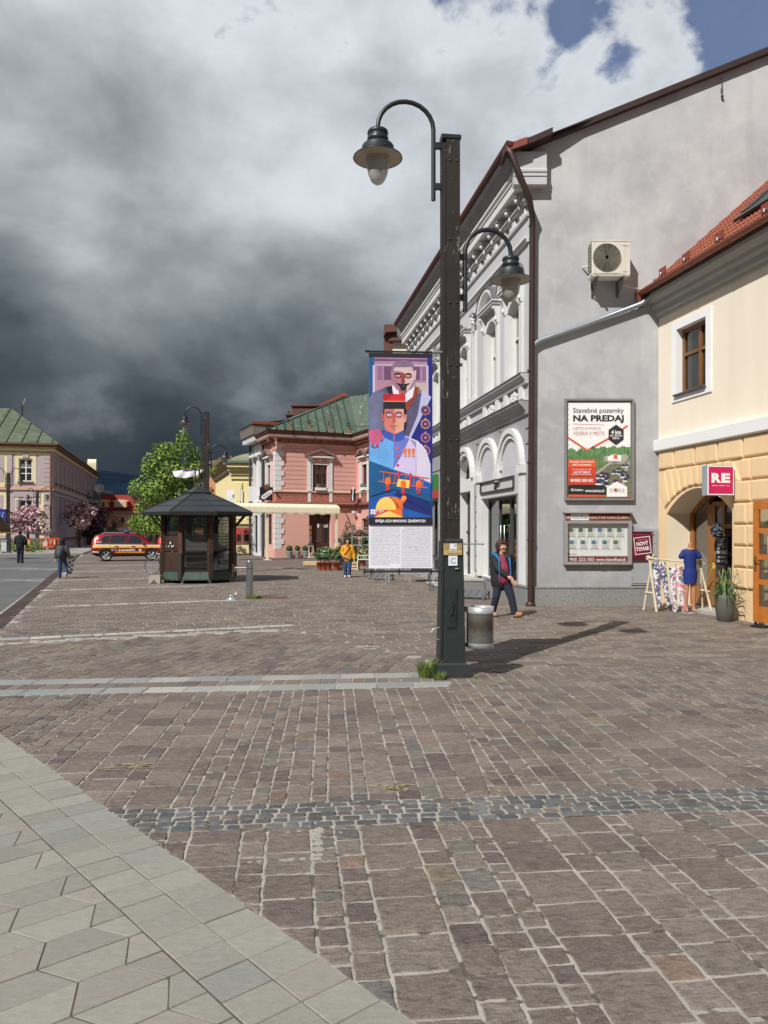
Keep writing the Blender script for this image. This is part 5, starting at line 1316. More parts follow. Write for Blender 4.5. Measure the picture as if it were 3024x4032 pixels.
lay([(262, 620), (310, 628), (310, 636), (262, 630)], blackp, 16); lay([(352, 628), (402, 622), (402, 632), (352, 636)], blackp, 16); lay([(330, 640), (344, 640), (352, 715), (330, 722), (316, 712)], skin2d, 15); lay([(298, 750), (368, 748), (368, 754), (298, 757)], brick, 15); lay([(318, 775), (352, 775), (352, 778), (318, 778)], brick, 15)
rect(232, 450, 438, 522, red, 16); lay([(232, 450), (330, 450), (250, 522), (232, 522)], bm_('red_dark', rgb(176, 30, 44), .12, 7), 17); rect(232, 516, 438, 524, gold, 18); rect(232, 524, 438, 588, blackp, 17); rect(232, 588, 244, 640, blackp, 16); rect(426, 588, 448, 640, blackp, 16)
lay([(448, 640), (455, 700), (445, 760), (430, 800), (426, 740)], blackp, 12)
lay([(96, 800), (140, 780), (200, 785), (225, 830), (240, 870), (222, 900), (205, 870), (185, 955), (165, 955), (155, 900), (140, 945), (120, 940), (100, 880)], pink, 14); 
for u, v in ((128, 945), (150, 955), (175, 945), (215, 890)): ell(u, v, 7, 12, bm_('nail_plum', rgb(112, 36, 78)), 15, 0, 360, 8)
for v, m_ in ((963, orng), (1042, bm_('button_coral', rgb(222, 70, 60))), (1120, bm_('button_red', rgb(206, 40, 60)))): ell(370, v, 13, 13, m_, 15, 0, 360, 12)
for u in (437, 475, 515): lay([(u-16, 963), (u+16, 963), (u+10, 1018), (u-10, 1018)], orng, 15); ell(u, 1028, 14, 13, gold, 16, 0, 360, 10)
for v in (600, 730, 858, 982):
    ell(632, v, 45, 46, bm_('medal_coral', rgb(206, 128, 116), .08, 9) if v != 730 else gold, 5); ell(632, v, 33, 34, navy, 6); ell(632, v, 26, 27, bm_('medal_plum', rgb(92, 56, 110), .1, 9), 7); ell(632, v, 10, 10, gold, 8)
    for q in range(12): a = R(30*q); ell(632+38*math.cos(a), v+39*math.sin(a), 4, 4, navy, 6, 0, 360, 6)
    if v > 650: rect(624, v-56, 640, v-44, gold, 5)
lay([(545, 895), (600, 925), (640, 985), (672, 1090), (640, 1090), (560, 960)], MATS['banner_tunic_white'], 12)
# biplane sky
lay([(97, 1078), (330, 1162), (500, 1215), (684, 1290), (684, 1470), (330, 1345), (97, 1420)], teal, 12); lay([(97, 1078), (330, 1162), (560, 1240), (97, 1300)], teal, 13); lay([(330, 1162), (684, 1288), (684, 1400), (450, 1340)], blue, 14); lay([(380, 1360), (684, 1480), (684, 1560), (330, 1400)], deep, 14); lay([(97, 1420), (430, 1400), (684, 1560), (684, 1615), (97, 1615)], blue, 13); lay([(400, 1420), (684, 1560), (684, 1615), (420, 1600)], deep, 14); lay([(415, 1520), (684, 1600), (684, 1615), (410, 1615)], blue, 15)
def bar(p, q, w_, m, k):
    dx, dy = q[0]-p[0], q[1]-p[1]; l = math.hypot(dx, dy); nx_, ny_ = -dy/l*w_/2, dx/l*w_/2
    lay([(p[0]+nx_, p[1]+ny_), (q[0]+nx_, q[1]+ny_), (q[0]-nx_, q[1]-ny_), (p[0]-nx_, p[1]-ny_)], m, k)
ob = bm_('plane_orange', rgb(232, 96, 50), .08, 6)
bar((200, 1180), (662, 1242), 9, ob, 16); bar((190, 1272), (654, 1332), 9, ob, 16)
for u, s in ((240, 6), (300, 5), (345, 5), (450, 5), (525, 5), (612, 5)): bar((u, 1180+(u-200)*.134), (u-6, 1278+(u-200)*.13), s, ob, 17)
bar((378, 1180), (376, 1250), 22, red, 18); bar((490, 1195), (488, 1320), 18, red, 18); lay([(372, 1250), (484, 1262), (476, 1338), (358, 1322)], ylw, 19)
for u, v, s in ((276, 1275, 1.0), (422, 1305, 1.0), (568, 1305, 1.05)):
    ell(u, v-10, 27*s, 32*s, orng, 20, 180, 360, 12); lay([(u-27*s, v-10), (u+27*s, v-10), (u+22*s, v+28), (u-22*s, v+28)], orng, 20); bar((u-8, v+28), (u-14, v+80), 8, ob, 19); bar((u+8, v+28), (u+4, v+80), 8, ob, 19); ell(u-10, v+72, 9, 18, red, 21, 0, 360, 8); ell(u+8, v+72, 9, 18, red, 21, 0, 360, 8)
bar((604, 1238), (540, 1360), 7, ob, 22); bar((262, 1240), (290, 1310), 6, ob, 22)
# turbine casing at the foot
ell(330, 1530, 90, 112, orng, 17, 180, 360); lay([(240, 1420), (300, 1415), (410, 1530), (412, 1610), (240, 1610)], orng, 17); lay([(375, 1465), (420, 1412), (450, 1420), (450, 1445), (400, 1500)], orng, 18); ell(428, 1428, 24, 22, bm_('amber', rgb(240, 150, 56), .08, 6), 19)
ell(258, 1540, 96, 118, ylw, 18, 180, 360); lay([(160, 1542), (240, 1542), (285, 1552), (150, 1610)], bm_('rose_red', rgb(216, 74, 74), .14, 8), 19); lay([(285, 1548), (420, 1610), (150, 1610)], ylw, 19); lay([(285, 1548), (415, 1608), (412, 1560), (355, 1542)], orng, 18)
for k in range(2):
    for j in range(2): rect(114+k*24, 1537+j*24, 136+k*24, 1559+j*24, wpl, 21)
ell(137, 1560, 9, 9, deep, 22, 0, 360, 10); ell(137, 1560, 5, 5, wpl, 23, 0, 360, 10)
x0, z1 = B(168, 1538); x1, z0 = B(248, 1574); mb.text('MJK', x0, x1, z0, z1, FY-.021, wpl); x0, z1 = B(168, 1578); x1, z0 = B(275, 1588); mb.text('MÚZEUM JANKA KRÁĽA', x0, x1, z0, z1, FY-.021, wpl)
rect(97, 1612, 699, 1684, blackp, 18)
x0, z1 = B(158, 1626); x1, z0 = B(630, 1666); mb.text('SPÁJA ICH MNOHO ZNÁMYCH', x0, x1, z0, z1, FY-.0185, wpl, .035)
mb.build('printed_artwork', cloth)
mb = MB()
SK = ['Aurel Stodola, aj keď sa v nemeckom prostredí','cítil dobre a prežil práve tu väčšinu života,','v dôsledku rodinnej výchovy zostal Slovákom.','Z mladosti mal vzťah k národu a k jeho ľudu,','bol ale i významným vynálezcom svetového mena','v stavbe parných a plynových turbín. V Zürichu','pôsobil ako profesor a vychoval mnoho žiakov,','podpísal Martinskú deklaráciu a podporoval','slovenské študentstvo. Stretol sa so Štefánikom,','generálom letectva, astronómom a diplomatom','v zahraničnom odboji. Poznali sa a vážili si','jeden druhého aj pre záujem o techniku,','o lietadlá, o hudbu a o nové objavy v nej.','Spojila ich láska k rodnému kraju, k horám','a k mestu pod Tatrami, kam sa radi vracali.','Stodola písal domov listy plné otázok o ľuďoch','a udalostiach, posielal knihy a pomoc školám.','Priatelia ho navštevovali a rozprávali mu','o novom štáte, ktorý vznikol po vojne.','Veľké osobnosti spájajú mnohí známi, rodiny','a stretnutia, ktoré by sa inak nestali.']
EN = ['Although apparent sympathy of Aurel Stodola','to German speaking environment, and although, for','working reasons, he had to express himself mostly in','German, Stodola always considered himself as Slovak.','He came from a nationally conscious and active family.','All our members were active in national organisations','and contributed to the emancipation of Slovaks. Emil','and Cornel Stodola signed the Martin Declaration,','by which Slovaks joined the common state with the','Czechs. Aurel Stodola welcomed the independence of','these two Slavic nations. The meeting of Aurel Stodola','with Milan Rastislav Štefánik was not accidental. The','Polytechnic Institute in Zurich, Stodola\'s workplace,','was the world site dealing with observation of','European and solar flares. Štefánik studied there in 1902,','the very year Aurel Stodola asserted himself as the','world wide authority for steam and gas turbines. It was','not only their devotion to science, which connected','Stodola and Štefánik, but they also shared lots of','acquaintances in Slovak national movement. Later,','from physicians: Dušan Makovický, who served the Count','Tolstoj as a personal doctor, has been a close friend','of Aurel Stodola. This was probably another reason','why to visit Slovakia more. Without these people, who','could always share their inner thoughts, therefore they','tend to seek for and support each other.']
for lines, a, b_, c_ in ((SK, 115, 392, 1706), (EN, 404, 684, 1706)):
    for i, s in enumerate(lines):
        v = c_+i*(15.2 if lines is EN else 17.2); last = i == len(lines)-1
        x0, z1 = B(a+(24 if i == 0 else 0), v); x1, z0 = B(a+(b_-a)*(.62 if last else 1), v+10)
        mb.text(s, x0, x1, z0, z1, FY-.0025, txt, .012, 0)
mb.build('printed_text', cloth)

# litter bin on its bracket
perf = bpy.data.materials.new('perforated_steel'); t = nt(perf)
out = N(t, 'ShaderNodeOutputMaterial'); mx = N(t, 'ShaderNodeMixShader'); b = N(t, 'ShaderNodeBsdfPrincipled'); tr = N(t, 'ShaderNodeBsdfTransparent')
tc = N(t, 'ShaderNodeTexCoord').outputs['Object']; sp = N(t, 'ShaderNodeSeparateXYZ'); t.links.new(tc, sp.inputs[0])
pt = .017
u_ = mth(t, 'MULTIPLY', mth(t, 'ARCTAN2', sp.outputs[1], sp.outputs[0]), .163/pt*1.0035); v_ = mth(t, 'DIVIDE', sp.outputs[2], pt*.866)
row = mth(t, 'FLOOR', v_); u2 = mth(t, 'MULTIPLY_ADD', mth(t, 'MODULO', row, 2.0), .5, u_)
fu = mth(t, 'SUBTRACT', mth(t, 'FRACT', mth(t, 'ADD', u2, 100.0)), .5); fv = mth(t, 'MULTIPLY', mth(t, 'SUBTRACT', mth(t, 'FRACT', v_), .5), .866)
d = mth(t, 'SQRT', mth(t, 'ADD', mth(t, 'MULTIPLY', fu, fu), mth(t, 'MULTIPLY', fv, fv)))
hole = mth(t, 'LESS_THAN', d, .33)
rn = noi(t, tc, 9, 6, .7, .6); zc = mth(t, 'SUBTRACT', 1.0, mth(t, 'ABSOLUTE', mth(t, 'DIVIDE', mth(t, 'SUBTRACT', sp.outputs[2], .30), .15)))
rf_ = mth(t, 'MULTIPLY', ramp(t, mth(t, 'ADD', mth(t, 'MULTIPLY', rn, .9), mth(t, 'MULTIPLY', zc, .55)), ((.56, 0.), (.9, 1.))), .85)
c = mixc(t, rf_, rgb(146, 150, 146, .85), rgb(96, 70, 52)); c = mixc(t, mth(t, 'MULTIPLY', noi(t, tc, 22, 4), .35), c, rgb(120, 118, 100))
t.links.new(c, b.inputs['Base Color']); b.inputs['Metallic'].default_value = .45; b.inputs['Roughness'].default_value = .42
t.links.new(hole, mx.inputs[0]); t.links.new(b.outputs[0], mx.inputs[1]); t.links.new(tr.outputs[0], mx.inputs[2]); t.links.new(mx.outputs[0], out.inputs[0])
galv = mat('galvanised_rim', rgb(188, 192, 194), .35, .12, 9, metal=.5)
bin_ = thing('litter_bin', 'rust stained perforated metal litter bin fixed to nearest lamp post', 'litter bin', loc(1.235, 9.83, .35))
mb = MB(); mb.lathe([(.163, .07), (.163, .46)], (0, 0, 0), perf, 40); mb.lathe([(.150, .46), (.150, .02)], (0, 0, 0), mat('bin_liner', rgb(50, 48, 45), .9, .3, 5), 30); mb.v = mb.v; mb.build('perforated_body', bin_)
mb = MB(); mb.lathe([(.166, .455), (.168, .535), (.155, .535), (.150, .46)], (0, 0, 0), galv, 40); mb.build('rim', bin_)
mb = MB(); mb.lathe([(.166, .075), (.166, .01), (.0, .0)], (0, 0, 0), galv, 40); mb.build('base_band', bin_)
for z in (.50, .045): mb = MB(); mb.box(-.25, -.15, -.02, .02, z-.025, z+.025, cast); mb.build('bracket', bin_)
mb = MB()
mb.tube([(-.172, -.01, .05), (-.172, -.01, .52)], .008, blk, 5); mb.cbox((-.19, -.01, .5), (.06, .06, .06), mat('rust_iron', rgb(84, 62, 48), .8, .2, 9)); mb.build('hinge_bar', bin_)
mb = MB(); random.seed(9)
for k in range(14): a = uni(0, 6.28); r_ = uni(0, .11); mb.cbox((r_*math.cos(a), r_*math.sin(a), .43+uni(0, .07)), (uni(.04, .1), uni(.03, .08), uni(.02, .05)), random.choice([wht, mat('litter_brown', rgb(150, 120, 90), .8, .2, 9), anth]), uni(0, 3))
rb = mb.build('litter', bin_); rb['kind'] = 'stuff'

# tufts of grass
gmats = [mat('grass_green', rgb(98, 126, 48, .85), .8, .25, 9), mat('grass_pale', rgb(146, 160, 84, .85), .8, .2, 9), mat('grass_dark', rgb(62, 88, 34), .8, .2, 9)]
def tuft(cx, cy, r, h, n, label):
    mb = MB()
    for _ in range(n):
        a = uni(0, 6.28); q = r*math.sqrt(rnd()); x, y = cx+q*math.cos(a), cy+q*math.sin(a)*.7
        lean = Vector((math.cos(a), math.sin(a), 0))*uni(.1, .7); hh_ = h*uni(.4, 1); w_ = uni(.0018, .004)*max(1, cy/12)
        d_ = Vector((-math.sin(a+uni(-1, 1)), math.cos(a), 0))
        p0 = Vector((x, y, 0)); p1 = p0+lean*hh_*.35+Vector((0, 0, hh_*.6)); p2 = p0+lean*hh_+Vector((0, 0, hh_))
        mb.add([p0-d_*w_, p0+d_*w_, p1+d_*w_*.7, p2, p1-d_*w_*.7], [(0, 1, 2, 4), (4, 2, 3)], random.choice(gmats))
    o = mb.build('grass'); o['label'] = label; o['category'] = 'grass'; return struct(o, 'stuff')
random.seed(21)
tuft(.55, 9.72, .11, .27, 420, 'tall green grass tuft left of the nearest lamp post base')
tuft(.69, 9.55, .07, .12, 170, 'small grass tuft in front of the nearest lamp post base')
tuft(1.15, 9.66, .035, .05, 40, 'tiny green weed right of the nearest lamp post base')
tuft(-3.55, 20.95, .22, .14, 260, 'green grass growing round the foot of the steel bollard')

# ================================================================== people
skin = mat('skin', rgb(214, 164, 140, .8), .6, .06, 8); skin_d = mat('lips', rgb(188, 118, 104, .8), .5, .05, 9); eye = mat('eye_dark', rgb(40, 30, 28), .3, .05, 5); eyew = mat('eye_white', rgb(228, 224, 220, .8), .3, .03, 5)
def head(root, body_prims, c, r, yaw, hairm, hair_prims, hv, face=True):
    """face features on a head centred at c, looking along yaw (0 = towards -y)"""
    q = Matrix.Translation(Vector(c)) @ Matrix.Rotation(yaw, 4, 'Z')
    P_ = lambda x, y, z: tuple(q @ Vector((x*r, y*r, z*r)))
    body_prims += [(P_(0, .05, .12), P_(0, -.05, -.1), .95*r, .82*r, .84, 1.0), (P_(0, -.22, -.42), P_(0, -.42, -.72), .58*r, .42*r, .95, .9), (P_(0, -.86, .0), P_(0, -.98, -.2), .07*r, .13*r), (P_(-.78, .05, .0), P_(-.80, .08, -.2), .1*r, .12*r), (P_(.78, .05, .0), P_(.80, .08, -.2), .1*r, .12*r), (P_(-.3, -.72, .12), P_(.3, -.72, .12), .16*r, .16*r), (P_(-.38, -.62, -.22), P_(-.38, -.6, -.26), .26*r, .24*r), (P_(.38, -.62, -.22), P_(.38, -.6, -.26), .26*r, .24*r)]
    if face:
        mb = MB(q)
        for s in (-1, 1):
            mb.ball((s*.33*r, -.80*r, .0), (.12*r, .06*r, .07*r), eyew, 8, 5); mb.ball((s*.33*r, -.85*r, .0), (.055*r, .03*r, .06*r), eye, 8, 5)
            mb.tube([(s*.18*r, -.85*r, .19*r), (s*.34*r, -.84*r, .23*r), (s*.5*r, -.76*r, .19*r)], .02*r, hairm, 5)
        mb.tube([(-.2*r, -.80*r, -.48*r), (0, -.87*r, -.47*r), (.2*r, -.80*r, -.48*r)], [.02*r, .04*r, .02*r], skin_d, 6)
        mb.build('face_features', root)
    blob('hair', [tuple([P_(*h[0]), P_(*h[1])]+[k*r for k in h[2:4]]+list(h[4:])) for h in hair_prims], hv, hairm, root)
BOB = [((0, .16, .38), (0, .34, .05), .98, .96), ((-.68, .22, .2), (-.80, .3, -.75), .34, .28), ((.68, .22, .2), (.80, .3, -.75), .34, .28), ((0, .6, .1), (0, .65, -.8), .6, .5), ((-.5, -.5, .68), (.5, -.5, .70), .27, .27)]
LONG = [((0, .16, .38), (0, .34, .0), .98, .96), ((-.74, .3, .2), (-.92, .1, -2.0), .30, .38), ((.74, .3, .2), (.92, .15, -1.7), .30, .36), ((0, .55, .1), (0, .6, -1.7), .6, .6), ((-.5, -.45, .66), (.5, -.45, .68), .28, .28)]
SHORT = [((0, .12, .35), (0, .28, .05), .98, .95), ((0, .55, .1), (0, .5, -.5), .55, .45)]

def hand(prims, w, d, side, curl=.5, sc=1.0, palm=(0, -1, 0)):
    """palm + four unequal fingers + thumb; w wrist, d forearm direction"""
    w = Vector(w); d = Vector(d).normalized(); s = d.cross(Vector(palm)).normalized()*side; n_ = Vector(palm).normalized()
    prims.append((w, w+d*.075*sc, .026*sc, .034*sc, 1, 1))
    for k, (o, l) in enumerate(((-.03, .062), (-.01, .072), (.01, .068), (.028, .052))):
        a = w+d*.085*sc+s*o*sc; b_ = a+d*l*.55*sc+n_*l*.25*curl*sc; c_ = b_+d*l*.35*sc+n_*l*.6*curl*sc
        prims.append((a, b_, .0095*sc, .0090*sc)); prims.append((b_, c_, .0090*sc, .0078*sc))
    a = w+d*.03*sc-s*.028*sc; prims.append((a, a+d*.045*sc-s*.022*sc+n_*.01, .012*sc, .0095*sc)); b_ = a+d*.045*sc-s*.022*sc+n_*.01
    prims.append((b_, b_+d*.028*sc, .0095*sc, .008*sc))

# woman walking past the grey house
rw = thing('person', 'woman in black jacket with blue lining walking past the grey house', 'person', (2.55, 16.45, 0))
body = []; HD = (-.04, -.02, 1.515)
neck = ((-.045, .0, 1.30), (-.04, -.01, 1.42))
sl_, sr_ = (-.19, .05, 1.30), (.12, -.04, 1.29)       # shoulders
el, er = (-.13, -.12, 1.04), (.20, .02, 1.03)
wl_, wr_ = (.04, -.22, .90), (.235, -.03, .80)
hl, hr = (-.09, .03, .78), (.05, -.02, .78)
kl, kr = (-.15, .02, .44), (.16, -.08, .43)
al, ar_ = (-.225, .12, .12), (.23, -.10, .10)
body += [(neck[0], neck[1], .058, .055), ((-.05, .03, .80), (-.05, .03, 1.2), .11, .11, 1.1, .8), (sl_, el, .05, .042), (el, wl_, .04, .028), (sr_, er, .05, .042), (er, wr_, .04, .028), (hl, kl, .085, .06), (kl, al, .055, .04), (hr, kr, .085, .06), (kr, ar_, .055, .04), (al, (-.17, .05, .05), .04, .035), (ar_, (.32, -.15, .06), .04, .035)]
hand(body, (.06, -.232, .885), (.75, -.25, -.55), 1, .9, 1.0, (-.3, -.8, -.3)); hand(body, (.238, -.035, .785), (.15, -.05, -1), -1, .6, 1.0, (-.9, -.2, 0))
brown_h = mat('hair_dark_brown', rgb(58, 40, 34), .55, .3, 20, .2, 60)
head(rw, body, HD, .115, R(38), brown_h, BOB, .012)
blob('body', body, .0085, skin, rw, 1)
navyj = mat('jacket_black', rgb(30, 31, 36), .75, .2, 7, .25, 30); blue_l = mat('lining_blue', rgb(40, 122, 180, .8), .8, .1, 6); mag_t = mat('magenta_top', rgb(142, 56, 80, .9), .85, .12, 30, .1, 60, speck=(rgb(96, 30, 50), 40, .62)); den = mat('navy_trousers', rgb(36, 40, 58), .85, .2, 6, .2, 30); shoe_t = mat('tan_shoe', rgb(178, 128, 92, .8), .7, .12, 9)
jk = [((-.06, .05, .76), (-.07, .055, 1.0), .205, .20, 1.0, .78), ((-.07, .055, 1.0), (-.065, .05, 1.24), .195, .16, 1.05, .75), (sl_, (-.16, -.02, 1.15), .092, .088), ((-.16, -.02, 1.15), el, .088, .076), (el, (.02, -.21, .915), .074, .058), (sr_, (.17, .0, 1.14), .088, .082), ((.17, .0, 1.14), er, .082, .072), (er, (.232, -.02, .83), .07, .056), ((-.19, .05, 1.3), (.12, -.03, 1.29), .09, .085)]
blob('jacket', jk, .013, navyj, rw, 2)
blob('top', [((.0, -.07, .82), (-.01, -.075, 1.05), .125, .125, 1.0, .85), ((-.01, -.075, 1.05), (-.03, -.045, 1.26), .12, .09, 1.0, .75)], .011, mag_t, rw, 1)
mb = MB(); mb.tube([(-.22, .02, 1.37), (-.16, -.09, 1.33), (-.11, -.165, 1.22), (-.115, -.20, 1.05), (-.10, -.19, .84)], [.045, .04, .024, .018, .014], blue_l, 8, .5); mb.tube([(.10, -.03, 1.35), (.11, -.12, 1.27), (.125, -.165, 1.1), (.14, -.15, .84)], [.035, .024, .017, .012], blue_l, 8, .5)
mb.build('jacket_lining', rw)
blob('hood', [((-.18, .08, 1.32), (-.02, .14, 1.35), .06, .07), ((-.02, .14, 1.35), (.10, .03, 1.32), .07, .045), ((-.19, .03, 1.34), (-.16, -.06, 1.31), .045, .032)], .012, blue_l, rw, 2)
tr_ = [((-.07, .03, .80), (.02, .0, .80), .14, .14, 1, .9), (hl, kl, .108, .082), (kl, (-.21, .10, .14), .082, .072), (hr, kr, .11, .085), (kr, (.225, -.095, .11), .083, .074)]
blob('trousers', tr_, .012, den, rw, 2)
mb = MB(); 
for nm, pr_ in (('shoe', [((-.235, .12, .055), (-.15, .05, .05), .05, .045), ((-.225, .12, .1), (-.2, .09, .09), .045, .04)]), ('shoe', [((.225, -.10, .06), (.34, -.17, .085), .052, .048), ((.23, -.10, .10), (.26, -.12, .11), .045, .045)])): blob(nm, pr_, .01, shoe_t, rw, 1)

# woman in the yellow jacket, walking towards us
yw_ = thing('person', 'dark haired woman in mustard yellow jacket and jeans walking towards us', 'person', (-1.45, 30.6, 0))
body = [((0, .02, 1.2), (0, 0, 1.33), .055, .05), ((0, 0, .75), (0, 0, 1.1), .13, .13, 1.1, .8), ((-.17, 0, 1.2), (-.22, -.02, .98), .05, .04), ((-.22, -.02, .98), (-.10, -.16, .82), .04, .03), ((.17, 0, 1.2), (.24, .02, .95), .05, .04), ((.24, .02, .95), (.27, -.06, .72), .04, .03), ((-.08, 0, .74), (-.08, -.02, .42), .08, .06), ((-.08, -.02, .42), (-.09, .06, .1), .055, .04), ((.08, 0, .74), (.085, -.06, .42), .08, .06), ((.085, -.06, .42), (.07, -.06, .08), .055, .04)]
hand(body, (-.08, -.175, .81), (.9, -.2, -.2), 1, .8, 1, (0, -.8, -.4)); hand(body, (.272, -.07, .70), (.1, -.1, -1), -1, .6, 1, (-1, 0, 0))
head(yw_, body, (0, -.01, 1.43), .108, R(6), mat('hair_black', rgb(40, 30, 30), .5, .3, 20, .2, 60), LONG, .014)
blob('body', body, .0095, skin, yw_, 1)
must = mat('mustard_quilt', rgb(214, 148, 28, .9), .6, .14, 5, .5, 14)
blob('jacket', [((0, 0, .74), (0, 0, .98), .18, .19, 1.08, .78), ((0, 0, .98), (0, 0, 1.17), .19, .155, 1.08, .75), ((-.17, 0, 1.19), (-.23, -.02, .98), .085, .075), ((-.23, -.02, .98), (-.11, -.15, .83), .072, .058), ((.17, 0, 1.19), (.245, .02, .95), .085, .075), ((.245, .02, .95), (.27, -.05, .74), .072, .058), ((-.1, .03, 1.25), (.1, .03, 1.25), .075, .075)], .013, must, yw_, 2)
jean = mat('blue_denim', rgb(52, 72, 108, .9), .85, .25, 8, .2, 40)
blob('trousers', [((-.06, 0, .74), (.06, 0, .74), .135, .135, 1, .9), ((-.08, 0, .72), (-.08, -.02, .42), .105, .08), ((-.08, -.02, .42), (-.09, .05, .1), .078, .065), ((.08, 0, .72), (.085, -.06, .42), .105, .08), ((.085, -.06, .42), (.07, -.06, .09), .078, .066)], .012, jean, yw_, 2)
for pr_ in ([((-.09, .07, .04), (-.09, -.07, .04), .045, .042)], [((.07, -.05, .045), (.075, -.2, .05), .045, .042)]): blob('shoe', pr_, .01, wht, yw_, 1)
mb = MB(); strap = mat('bag_brown', rgb(52, 38, 34), .6, .15, 8); mb.tube([(.10, -.10, 1.24), (.02, -.17, 1.08), (-.12, -.17, .92), (-.22, -.1, .8)], .014, strap, 6); mb.cbox((-.27, .0, .62), (.1, .2, .26), strap, .2); mb.tube([(-.03, -.1, 1.27), (.03, -.11, 1.26)], .03, strap, 6); mb.build('shoulder_bag', yw_)

# child with the rucksack and skateboard, seen from behind
kd = thing('person', 'child in dark hood with grey rucksack carrying a skateboard by the road', 'person', (-12.55, 30.0, 0))
body = [((0, -.02, 1.22), (0, 0, 1.35), .05, .05), ((0, 0, .75), (0, 0, 1.1), .12, .12, 1.1, .8), ((-.17, 0, 1.2), (-.24, .02, .95), .045, .04), ((-.24, .02, .95), (-.24, -.03, .76), .038, .03), ((.17, 0, 1.2), (.24, .02, .95), .045, .04), ((.24, .02, .95), (.27, .02, .74), .038, .03), ((-.08, 0, .74), (-.09, .02, .42), .075, .055), ((-.09, .02, .42), (-.11, .05, .1), .05, .04), ((.08, 0, .74), (.13, .05, .42), .075, .055), ((.13, .05, .42), (.2, -.12, .14), .05, .04)]
hand(body, (-.24, -.035, .74), (0, -.1, -1), 1, .6, .9, (1, 0, 0)); hand(body, (.272, .02, .72), (.05, 0, -1), -1, .9, .9, (-1, 0, 0))
head(kd, body, (0, -.0, 1.46), .105, R(180), mat('hood_black', rgb(30, 30, 32), .8, .2, 8), [((0, 0, .2), (0, .1, -.1), 1.15, 1.12), ((0, -.1, -.7), (0, .0, -1.0), .95, 1.1)], .014, True)
blob('body', body, .0095, skin, kd, 1)
camo = mat('dark_camouflage_jacket', rgb(62, 66, 62), .85, .5, 9, .2, 20)
blob('jacket', [((0, 0, .78), (0, 0, 1.0), .175, .185, 1.05, .8), ((0, 0, 1.0), (0, 0, 1.19), .185, .15, 1.05, .75), ((-.17, 0, 1.2), (-.245, .02, .96), .08, .07), ((-.245, .02, .96), (-.245, -.02, .79), .068, .055), ((.17, 0, 1.2), (.245, .02, .96), .08, .07), ((.245, .02, .96), (.27, .02, .77), .068, .055)], .013, camo, kd, 2)
blob('trousers', [((-.06, 0, .75), (.06, 0, .75), .125, .125, 1, .9), ((-.08, 0, .73), (-.09, .02, .42), .098, .075), ((-.09, .02, .42), (-.11, .05, .1), .074, .065), ((.08, 0, .73), (.13, .05, .42), .098, .075), ((.13, .05, .42), (.19, -.09, .16), .074, .062)], .012, jean, kd, 2)
blob('shoe', [((-.11, .06, .045), (-.15, .17, .04), .045, .042), ((-.11, .06, .045), (-.11, .05, .1), .045, .045)], .01, eye, kd, 1); blob('shoe', [((.19, -.14, .16), (.21, -.1, .06), .045, .042), ((.19, -.14, .16), (.2, -.13, .2), .045, .045)], .01, mat('pale_trainer', rgb(196, 186, 182, .85), .7, .08, 9), kd, 1)
rk = mat('grey_rucksack', rgb(70, 74, 78), .7, .2, 8, .2, 20)
blob('rucksack', [((0, -.2, .92), (0, -.22, 1.12), .12, .12, 1.15, .75), ((0, -.30, .92), (0, -.30, 1.0), .075, .08, 1.2, .6)], .014, rk, kd, 2)
sb = thing('skateboard', 'dark chequered skateboard held by the hooded child', 'skateboard', loc(-12.20, 30.0, .60))
mb = MB(); ck = mat('chequer_pale', rgb(112, 110, 108), .7, .1, 9); deck = [(.085*math.cos(R(a))*(1), .28*math.copysign(1, math.sin(R(a)))+.085*math.sin(R(a))) for a in (10, 50, 90, 130, 170, 190, 230, 270, 310, 350)]
mb.prism(deck, -.01, .01, blk)
for k in range(6):
    for j in range(2): mb.prism([(-.08+j*.08, -.27+k*.09+.0), (-.0+j*.08, -.27+k*.09), (-.0+j*.08, -.225+k*.09), (-.08+j*.08, -.225+k*.09)] if (k+j) % 2 else [(-.08+j*.08, -.225+k*.09), (0+j*.08, -.225+k*.09), (0+j*.08, -.18+k*.09), (-.08+j*.08, -.18+k*.09)], -.013, -.0105, ck)
dkb = mb.build('deck', sb)
for z in (-.2, .2):
    for x in (-.06, .06):
        mb = MB(); mb.tube([(x-.015, .05, z), (x+.015, .05, z)], .026, blk, 10); mb.build('wheel', sb)
sb.matrix_basis = loc(-12.20, 30.0, .52) @ Matrix.Rotation(R(8), 4, 'Y')
for ch in sb.children: pass

# man in black, from behind
mn = thing('person', 'man all in black seen from behind walking on the road', 'person', (-20.9, 44.2, 0))
body = [((0, -.02, 1.5), (0, 0, 1.62), .065, .06), ((0, 0, .95), (0, 0, 1.35), .15, .16, 1.2, .8), ((-.22, 0, 1.46), (-.31, .04, 1.2), .06, .05), ((-.31, .04, 1.2), (-.24, .2, 1.02), .05, .035), ((.22, 0, 1.46), (.31, .04, 1.2), .06, .05), ((.31, .04, 1.2), (.25, .2, 1.02), .05, .035), ((-.1, 0, .92), (-.1, .02, .5), .09, .065), ((-.1, .02, .5), (-.1, .0, .1), .06, .045), ((.1, 0, .92), (.1, .03, .5), .09, .065), ((.1, .03, .5), (.09, .03, .1), .06, .045)]
hand(body, (-.24, .21, 1.0), (.3, .6, -.5), 1, .7, 1.05, (1, 0, 0)); hand(body, (.25, .21, 1.0), (-.3, .6, -.5), -1, .7, 1.05, (-1, 0, 0))
head(mn, body, (0, .02, 1.74), .115, R(180), eye, SHORT, .014, True)
blob('body', body, .011, skin, mn, 1)
blkc = mat('black_cloth', rgb(22, 22, 26), .85, .2, 8)
